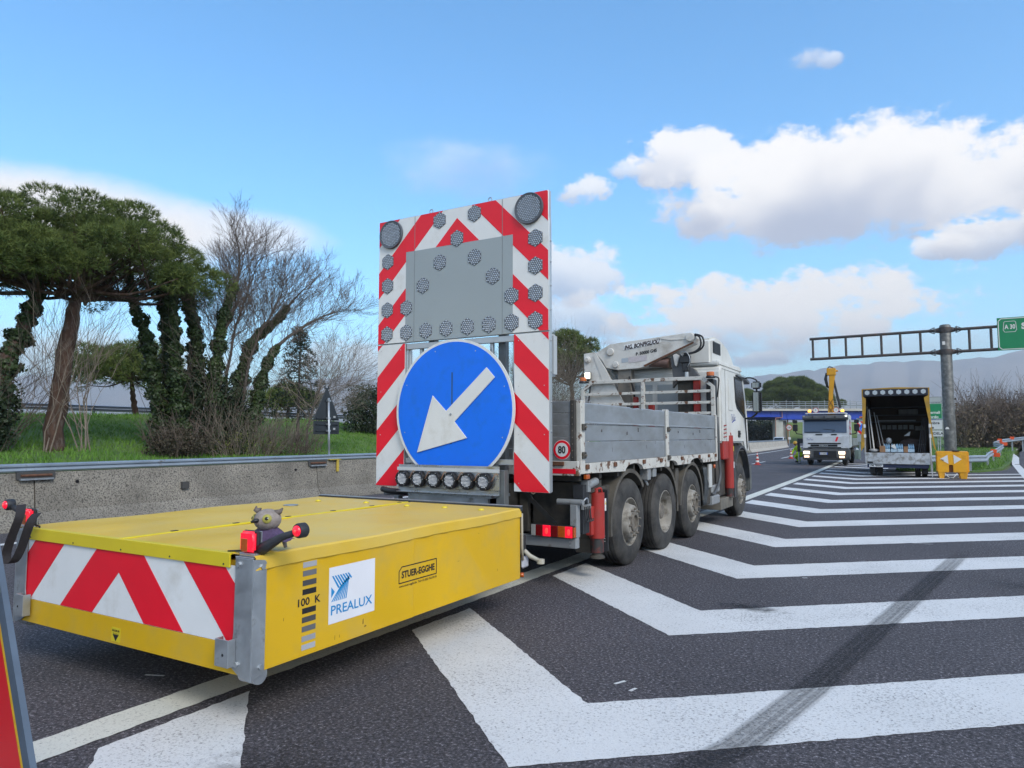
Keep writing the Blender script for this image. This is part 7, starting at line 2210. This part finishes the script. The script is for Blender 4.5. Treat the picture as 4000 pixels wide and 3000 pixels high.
# ------------------------------------------------------------------ guard rail round the gore
t = thing('guard_rail', 'steel guard rail round the grass island with orange reflectors', 'guard rail', (2.6, 45, 0))
def w_beam(path, name, zoff=0.0):
    prof = [(0.0, 0.0), (0.05, 0.04), (0.05, 0.09), (0.0, 0.13), (0.0, 0.18), (0.05, 0.22), (0.05, 0.27), (0.0, 0.31)]
    v, f = [], []
    for i, p in enumerate(path):
        a = Vector(path[max(i - 1, 0)][:2]); b = Vector(path[min(i + 1, len(path) - 1)][:2])
        d = (b - a).normalized(); n_ = Vector((d.y, -d.x))
        for (q, z) in prof:
            v.append((p[0] + n_.x * q, p[1] + n_.y * q, p[2] - 0.31 + z))
    m_ = len(prof)
    for i in range(len(path) - 1):
        for q in range(m_ - 1):
            a = i * m_ + q
            f.append((a, a + m_, a + m_ + 1, a + 1))
    return build(name, v, f, RAILM, t)
near = [(-0.9, 37.6, 0.75), (0.4, 37.0, 0.75), (1.95, 37.6, 0.75), (2.6, 38.6, 0.75), (3.2, 45.5, 0.76), (3.95, 52.0, 0.80), (5.05, 60.5, 0.98)]
w_beam(near, 'rail_beam')
back = [(5.05, 60.5, 0.98), (5.35, 63, 1.05), (4.95, 66, 1.15), (5.84, 70, 1.37), (7.9, 75, 1.585), (11, 80, 1.75), (16, 88, 1.95)]
w_beam(back, 'rail_beam')
for (x, y, z) in [(0.45, 37.15, 0.75), (1.95, 37.75, 0.75), (3.15, 45.6, 0.76), (3.9, 52.1, 0.8), (4.95, 60.6, 0.98), (5.8, 70.1, 1.37), (6.8, 72.6, 1.47), (7.8, 75.2, 1.58), (9.4, 77.7, 1.66), (10.9, 80.2, 1.75)]:
    MB().box(x - 0.05, x + 0.05, y, y + 0.1, isl_z(x, y) - 0.1, z - 0.02).build('post', GALV, t)
ORG = mat('orange_reflector', (0.75, 0.09, 0.02), 0.4, emit=(1, 0.12, 0.02), emit_s=0.0)
for (x, y, z) in [(3.74, 49.8, 0.74), (3.90, 49.9, 0.52), (5.62, 68.9, 1.30), (5.66, 69.0, 1.12), (5.42, 62.8, 1.05), (6.72, 71.9, 1.46)]:
    MB().prism([(x - 0.17, z - 0.10), (x + 0.15, z - 0.12), (x + 0.18, z + 0.10), (x - 0.12, z + 0.13)], 'Y', y - 0.03, y).build('reflector', ORG, t, bevel=0.01)

# ------------------------------------------------------------------ overpass
fh_ = Vector((-math.sin(R(30.174)), math.cos(R(30.174)), 0)); rr_ = Vector((math.cos(R(30.174)), math.sin(R(30.174)), 0))
org = fh_ * 160
t = thing('overpass', 'road bridge with blue girder and steel railing across the motorway', 'bridge', tuple(org + rr_ * 65), local=True)
t.rotation_euler = (0, 0, R(30.174))
BLG = mat('girder_blue', (0.012, 0.055, 0.42), 0.4, var=0.08, vs=0.6)
# local frame: x along the bridge (0 at pier), y away from the viewer
def LB(x0, x1, y0, y1, z0, z1):
    return MB().box(x0, x1, y0, y1, z0, z1)
for (xa, xb, zb) in ((-45, -3.6, 6.10), (-3.5, 70, 5.55)):
    LB(xa, xb, 0.0, 0.35, zb, 7.42).build('girder', BLG, t)
    LB(xa, xb, -0.12, 0.5, zb - 0.06, zb).build('girder_flange', BLG, t)
    k = xa + 1.5
    while k < min(xb, 24):
        LB(k, k + 0.05, -0.10, 0.0, zb, 7.42).build('stiffener', BLG, t)
        k += 4.2
LB(-45, 70, 8.0, 8.35, 5.55, 7.42).build('girder', BLG, t)
LB(-45, 70, -0.9, 9.2, 7.43, 7.95).build('deck', mat('deck_concrete', (0.45, 0.44, 0.40), 0.85, var=0.12, vs=0.5), t)
RLG = mat('bridge_rail', (0.30, 0.335, 0.35), 0.5, 0.3)
for z in (8.25, 8.55, 8.68, 9.10, 9.50):
    LB(-45, 70, -0.78, -0.66, z - 0.05, z + 0.05 + (0.15 if z == 8.55 else 0)).build('rail', RLG, t)
for i in range(52):
    x = -33 + 1.46 * i
    LB(x - 0.05, x + 0.05, -0.65, -0.55, 7.95, 9.90 if i % 2 else 9.5).build('railing_post', RLG, t)
LB(-4.6, -2.8, 0.4, 2.2, -0.1, 5.45).build('pier', mat('pier_pale', (0.42, 0.43, 0.39), 0.9, var=0.1, vs=0.6), t)
LB(-2.75, -1.7, 1.2, 5.2, -0.1, 5.3).build('pier', mat('pier_shade', (0.22, 0.21, 0.19), 0.9, var=0.1, vs=0.6), t)  # darker copy of the pier concrete: shaded face put into the colour
MB().cyl((-3.2, -0.2, 7.3), (-3.2, -0.2, 5.9), 0.08, n=6).cyl((-3.2, -0.2, 5.9), (-4.7, -0.2, 5.8), 0.08, n=6).cyl((-4.7, -0.2, 5.8), (-4.7, 0.2, 0.0), 0.08, n=6).build('drain_pipe', mat('pipe_salmon', (0.42, 0.22, 0.16), 0.7), t)
MB().cyl((-1.6, 0.8, 0.0), (-1.6, 0.8, 5.4), 0.15, n=8).build('drain_pipe', mat('pipe_brown', (0.24, 0.13, 0.08), 0.8), t)
# green bank under and beyond the bridge
bk = []
for (tt, dd, z) in ((66, 172, 0.0), (140, 172, 0.0), (140, 186, 5.6), (66, 186, 5.3), (140, 200, 6.0), (66, 200, 5.6)):
    p = fh_ * dd + rr_ * tt
    bk.append((p.x, p.y, z))
tag(build('bridge_embankment', bk, [(0, 1, 2, 3), (3, 2, 4, 5)], mat('bank_green', (0.09, 0.15, 0.035), 0.95, col2=(0.15, 0.18, 0.05), vs=0.8)), kind='structure')
# dark trees under the left span, pines behind the bridge
def at_bridge(tt, dd, z):
    p = fh_ * dd + rr_ * tt
    return (p.x, p.y, z)
def far_bush(label, c, r, n_, m_, size, cat='bush'):
    q = thing('evergreen_tree', label, cat, (c[0], c[1], max(0, c[2] - r[2])))
    MB().tube([(c[0], c[1], 0.0), (c[0], c[1], c[2])], [0.3, 0.1], 6).build('trunk', BARK2, q)
    d = unit(nr.normal(0, 1, (n_, 3)))
    lump = 1 + 0.2 * np.sin(d[:, 0] * 6 + d[:, 1] * 4) + 0.12 * np.sin(d[:, 2] * 9)
    P = np.array(c) + d * np.array(r) * (nr.uniform(0.4, 1, n_) ** 0.5 * lump)[:, None]
    P = P[P[:, 2] > 0.1]
    fast_mesh('crown', leaf_quads(P, size), 4, m_, q)
far_bush('dark tree mass under the left span of the bridge', at_bridge(55, 178, 3.5), (8, 8, 4.2), 9000, LEAF_D, 0.28, 'tree')
far_bush('dark shrubs left of the bridge pier', at_bridge(62.5, 176, 2.6), (5, 5, 3.2), 6000, LEAF_D, 0.24, 'tree')
c = at_bridge(84, 210, 14.6)
pine('stone_pine', 'broad umbrella pine rising behind the bridge railing', [at_bridge(85, 210, 0.0), at_bridge(84.5, 210, 8), at_bridge(84, 210, 12)], 0.5, c, (9.6, 8.0, 4.0), 70, n_per=130, length=0.9, width=0.05, k=5, clump_r=(1.5, 2.3), limb=12)
c = at_bridge(95.5, 214, 12.2)
pine('stone_pine', 'lower umbrella pine right of the big one behind the bridge', [at_bridge(96, 214, 0.0), at_bridge(96, 214, 7), at_bridge(95.5, 214, 9.5)], 0.4, c, (5.6, 5.0, 2.4), 26, n_per=110, length=0.8, width=0.05, k=5, clump_r=(1.2, 1.7), limb=5)
c = at_bridge(70.5, 212, 13.2)
pine('stone_pine', 'pine half hidden behind the near lorry mirror', [at_bridge(70, 212, 0.0), at_bridge(70, 212, 7), at_bridge(70.5, 212, 10.5)], 0.4, c, (5.0, 5.0, 2.2), 24, n_per=110, length=0.8, width=0.05, k=5, clump_r=(1.2, 1.7), limb=5)

# ------------------------------------------------------------------ speed sign, car, worker
t = thing('speed_sign', 'round 110 speed limit sign on a post near the bridge pier', 'sign', (-16.55, 110, 0))
k_ = 1.1
sx, sz = -15.06 * k_, 1.6 + 1.2 * k_
dq = MB().prism(regular((sx, sz), 0.45, 32), 'Y', 110.0, 110.03).build('disc', CONE_R, t)
MB().prism(regular((sx, sz), 0.34, 32), 'Y', 109.985, 109.998).build('disc_face', CONE_W, dq)
text('110', dq, INK, (sx, 109.984, sz), (1, 0, 0), (0, 0, 1), 0.32, width=0.44, bold=0.03)
MB().cyl((sx, 110.07, 0.0), (sx, 110.07, sz + 0.4), 0.04, n=8).build('post', GALV, t)
MB().box(sx - 0.15, sx + 0.2, 109.98, 110.0, 1.15, 1.50).build('small_plate', CONE_W, t)

def small_car(x, y, rz, label):
    t = thing('car', label, 'car', (x, y, 0), rz, local=True)
    CW = mat('car_white', (0.62, 0.64, 0.66), 0.25, coat=0.6)
    side = [(-2.0, 0.35), (-2.02, 0.75), (-1.95, 0.98), (-1.35, 1.02), (-1.0, 1.05), (0.75, 1.0), (1.7, 0.9), (2.0, 0.72), (2.02, 0.35)]
    MB().prism(side, 'X', -0.86, 0.86).build('body', CW, t, bevel=0.06, segs=2, auto=40)
    MB().prism([(-1.45, 1.02), (-1.0, 1.46), (-0.3, 1.52), (0.3, 1.44), (1.0, 1.0)], 'X', -0.72, 0.72).build('cabin', CW, t, bevel=0.06, segs=2, auto=40)
    MB().prism([(-1.47, 1.06), (-1.06, 1.41), (-1.075, 1.42), (-1.485, 1.065)], 'X', -0.62, 0.62).build('rear_window', GLASS, t)
    MB().prism([(0.98, 1.06), (0.38, 1.42), (0.395, 1.43), (1.0, 1.07)], 'X', -0.62, 0.62).build('windscreen', GLASS, t)
    for s in (-1, 1):
        MB().prism([(-1.2, 1.08), (-0.9, 1.38), (0.25, 1.36), (0.75, 1.07)], 'X', s * 0.725, s * 0.735).build('side_window', GLASS, t)
        MB().box(s * 0.55, s * 0.84, -2.035, -2.0, 0.75, 0.92).build('tail_lamp', RED_L, t)
        for yw in (-1.25, 1.28):
            MB().lathe([(0.0, 0.0), (0.2, 0.0), (0.30, -0.01), (0.31, -0.18), (0.1, -0.19)], (s * 0.87, yw, 0.31), (s, 0, 0), 20).build('wheel', RUBBER, t, smooth=True, auto=40)
small_car(-18.75, 115, R(2.5), 'white car seen from behind above the far barrier')

# worker crouching beside the white lorry: one continuous skinned body
def worker(x, y, label):
    t = thing('person', label, 'person', (x, y, 0), R(150), local=True)
    V = [(0, 0, 0.46), (0, 0.05, 0.66), (0, 0.20, 0.86), (0, 0.30, 0.96), (0, 0.36, 1.05),
         (-0.17, 0.24, 0.88), (-0.22, 0.40, 0.66), (-0.14, 0.56, 0.52), (0.17, 0.24, 0.88), (0.22, 0.40, 0.66), (0.14, 0.56, 0.52),
         (-0.10, 0.0, 0.42), (-0.16, 0.40, 0.50), (-0.14, 0.22, 0.12), (-0.14, 0.36, 0.05), (0.10, 0.0, 0.42), (0.16, 0.34, 0.40), (0.14, 0.02, 0.14), (0.14, 0.12, 0.05)]
    E_ = [(0, 1), (1, 2), (2, 3), (3, 4), (2, 5), (5, 6), (6, 7), (2, 8), (8, 9), (9, 10), (0, 11), (11, 12), (12, 13), (13, 14), (0, 15), (15, 16), (16, 17), (17, 18)]
    rad = [0.15, 0.15, 0.16, 0.07, 0.06, 0.08, 0.06, 0.045, 0.08, 0.06, 0.045, 0.11, 0.085, 0.06, 0.05, 0.11, 0.085, 0.06, 0.05]
    me = bpy.data.meshes.new('body')
    me.from_pydata(V, E_, [])
    ob = bpy.data.objects.new('body', me)
    COL.objects.link(ob)
    md = ob.modifiers.new('skin', 'SKIN')
    for i, sv in enumerate(me.skin_vertices[0].data):
        sv.radius = (rad[i], rad[i]); sv.use_root = (i == 0)
    ob.modifiers.new('sub', 'SUBSURF').levels = 1
    dg = bpy.context.evaluated_depsgraph_get()
    m2 = bpy.data.meshes.new_from_object(ob.evaluated_get(dg))
    bpy.data.objects.remove(ob)
    m2.name = 'body'
    m2.polygons.foreach_set('use_smooth', [True] * len(m2.polygons))
    m2.materials.clear()
    HV = mat('hi_vis_yellow', (0.48, 0.72, 0.02), 0.7, var=0.1, vs=8)
    m2.materials.append(HV)
    ob = bpy.data.objects.new('body', m2); COL.objects.link(ob); ob.parent = t; WL[ob] = Vector((0, 0, 0))
    SK = mat('skin', (0.38, 0.20, 0.13), 0.6)
    hd_ = MB().ball((0, 0.42, 1.14), (0.085, 0.10, 0.12), 14).build('head', SK, t, smooth=True)
    MB().ball((0, 0.53, 1.125), (0.018, 0.025, 0.03), 8).build('nose', SK, hd_, smooth=True)
    for s in (-1, 1):
        MB().ball((s * 0.035, 0.505, 1.15), 0.012, 6).build('eye', BLACK, hd_)
        MB().ball((s * 0.088, 0.42, 1.13), (0.015, 0.03, 0.04), 8).build('ear', SK, hd_, smooth=True)
    MB().box(-0.03, 0.03, 0.505, 0.512, 1.07, 1.08).build('mouth', mat('lip', (0.25, 0.08, 0.06), 0.6), hd_)
    MB().lathe([(0.15, 0.0), (0.125, 0.012), (0.12, 0.06), (0.08, 0.12), (0.0, 0.135)], (0, 0.43, 1.19), (0, 0.25, 1), 18).build('helmet', mat('helmet_amber', (0.62, 0.33, 0.02), 0.4), t, smooth=True)
    for s in (-1, 1):
        for k in range(5):
            px = s * 0.14 + (k - 2) * 0.018
            MB().tube([(px, 0.60, 0.50), (px - s * 0.006, 0.655, 0.475 + (0.02 if k in (0, 4) else 0)), (px - s * 0.01, 0.665, 0.44)], [0.010, 0.009, 0.007], 6).build('finger', SK, t, smooth=True)
    REF = mat('reflective_band', (0.60, 0.62, 0.62), 0.4)
    MB().lathe([(0.185, -0.03), (0.185, 0.03)], (0, 0.10, 0.72), (0, 0.5, 0.85), 18).build('reflective_band', REF, t)
    for s, lz in ((-1, 0.2), (1, 0.26)):
        MB().lathe([(0.082, -0.03), (0.082, 0.03)], (s * 0.142, 0.26 if s < 0 else 0.1, lz), (0, 0.35, 0.9), 14).build('reflective_band', REF, t)
    for (bx, by) in ((-0.14, 0.30), (0.14, 0.08)):
        MB().box(bx - 0.055, bx + 0.055, by - 0.11, by + 0.18, 0.0, 0.10).build('boot', BLACK, t, bevel=0.03, segs=2)
worker(-6.42, 46.6, 'worker in yellow high-visibility suit and helmet crouching by the white lorry')
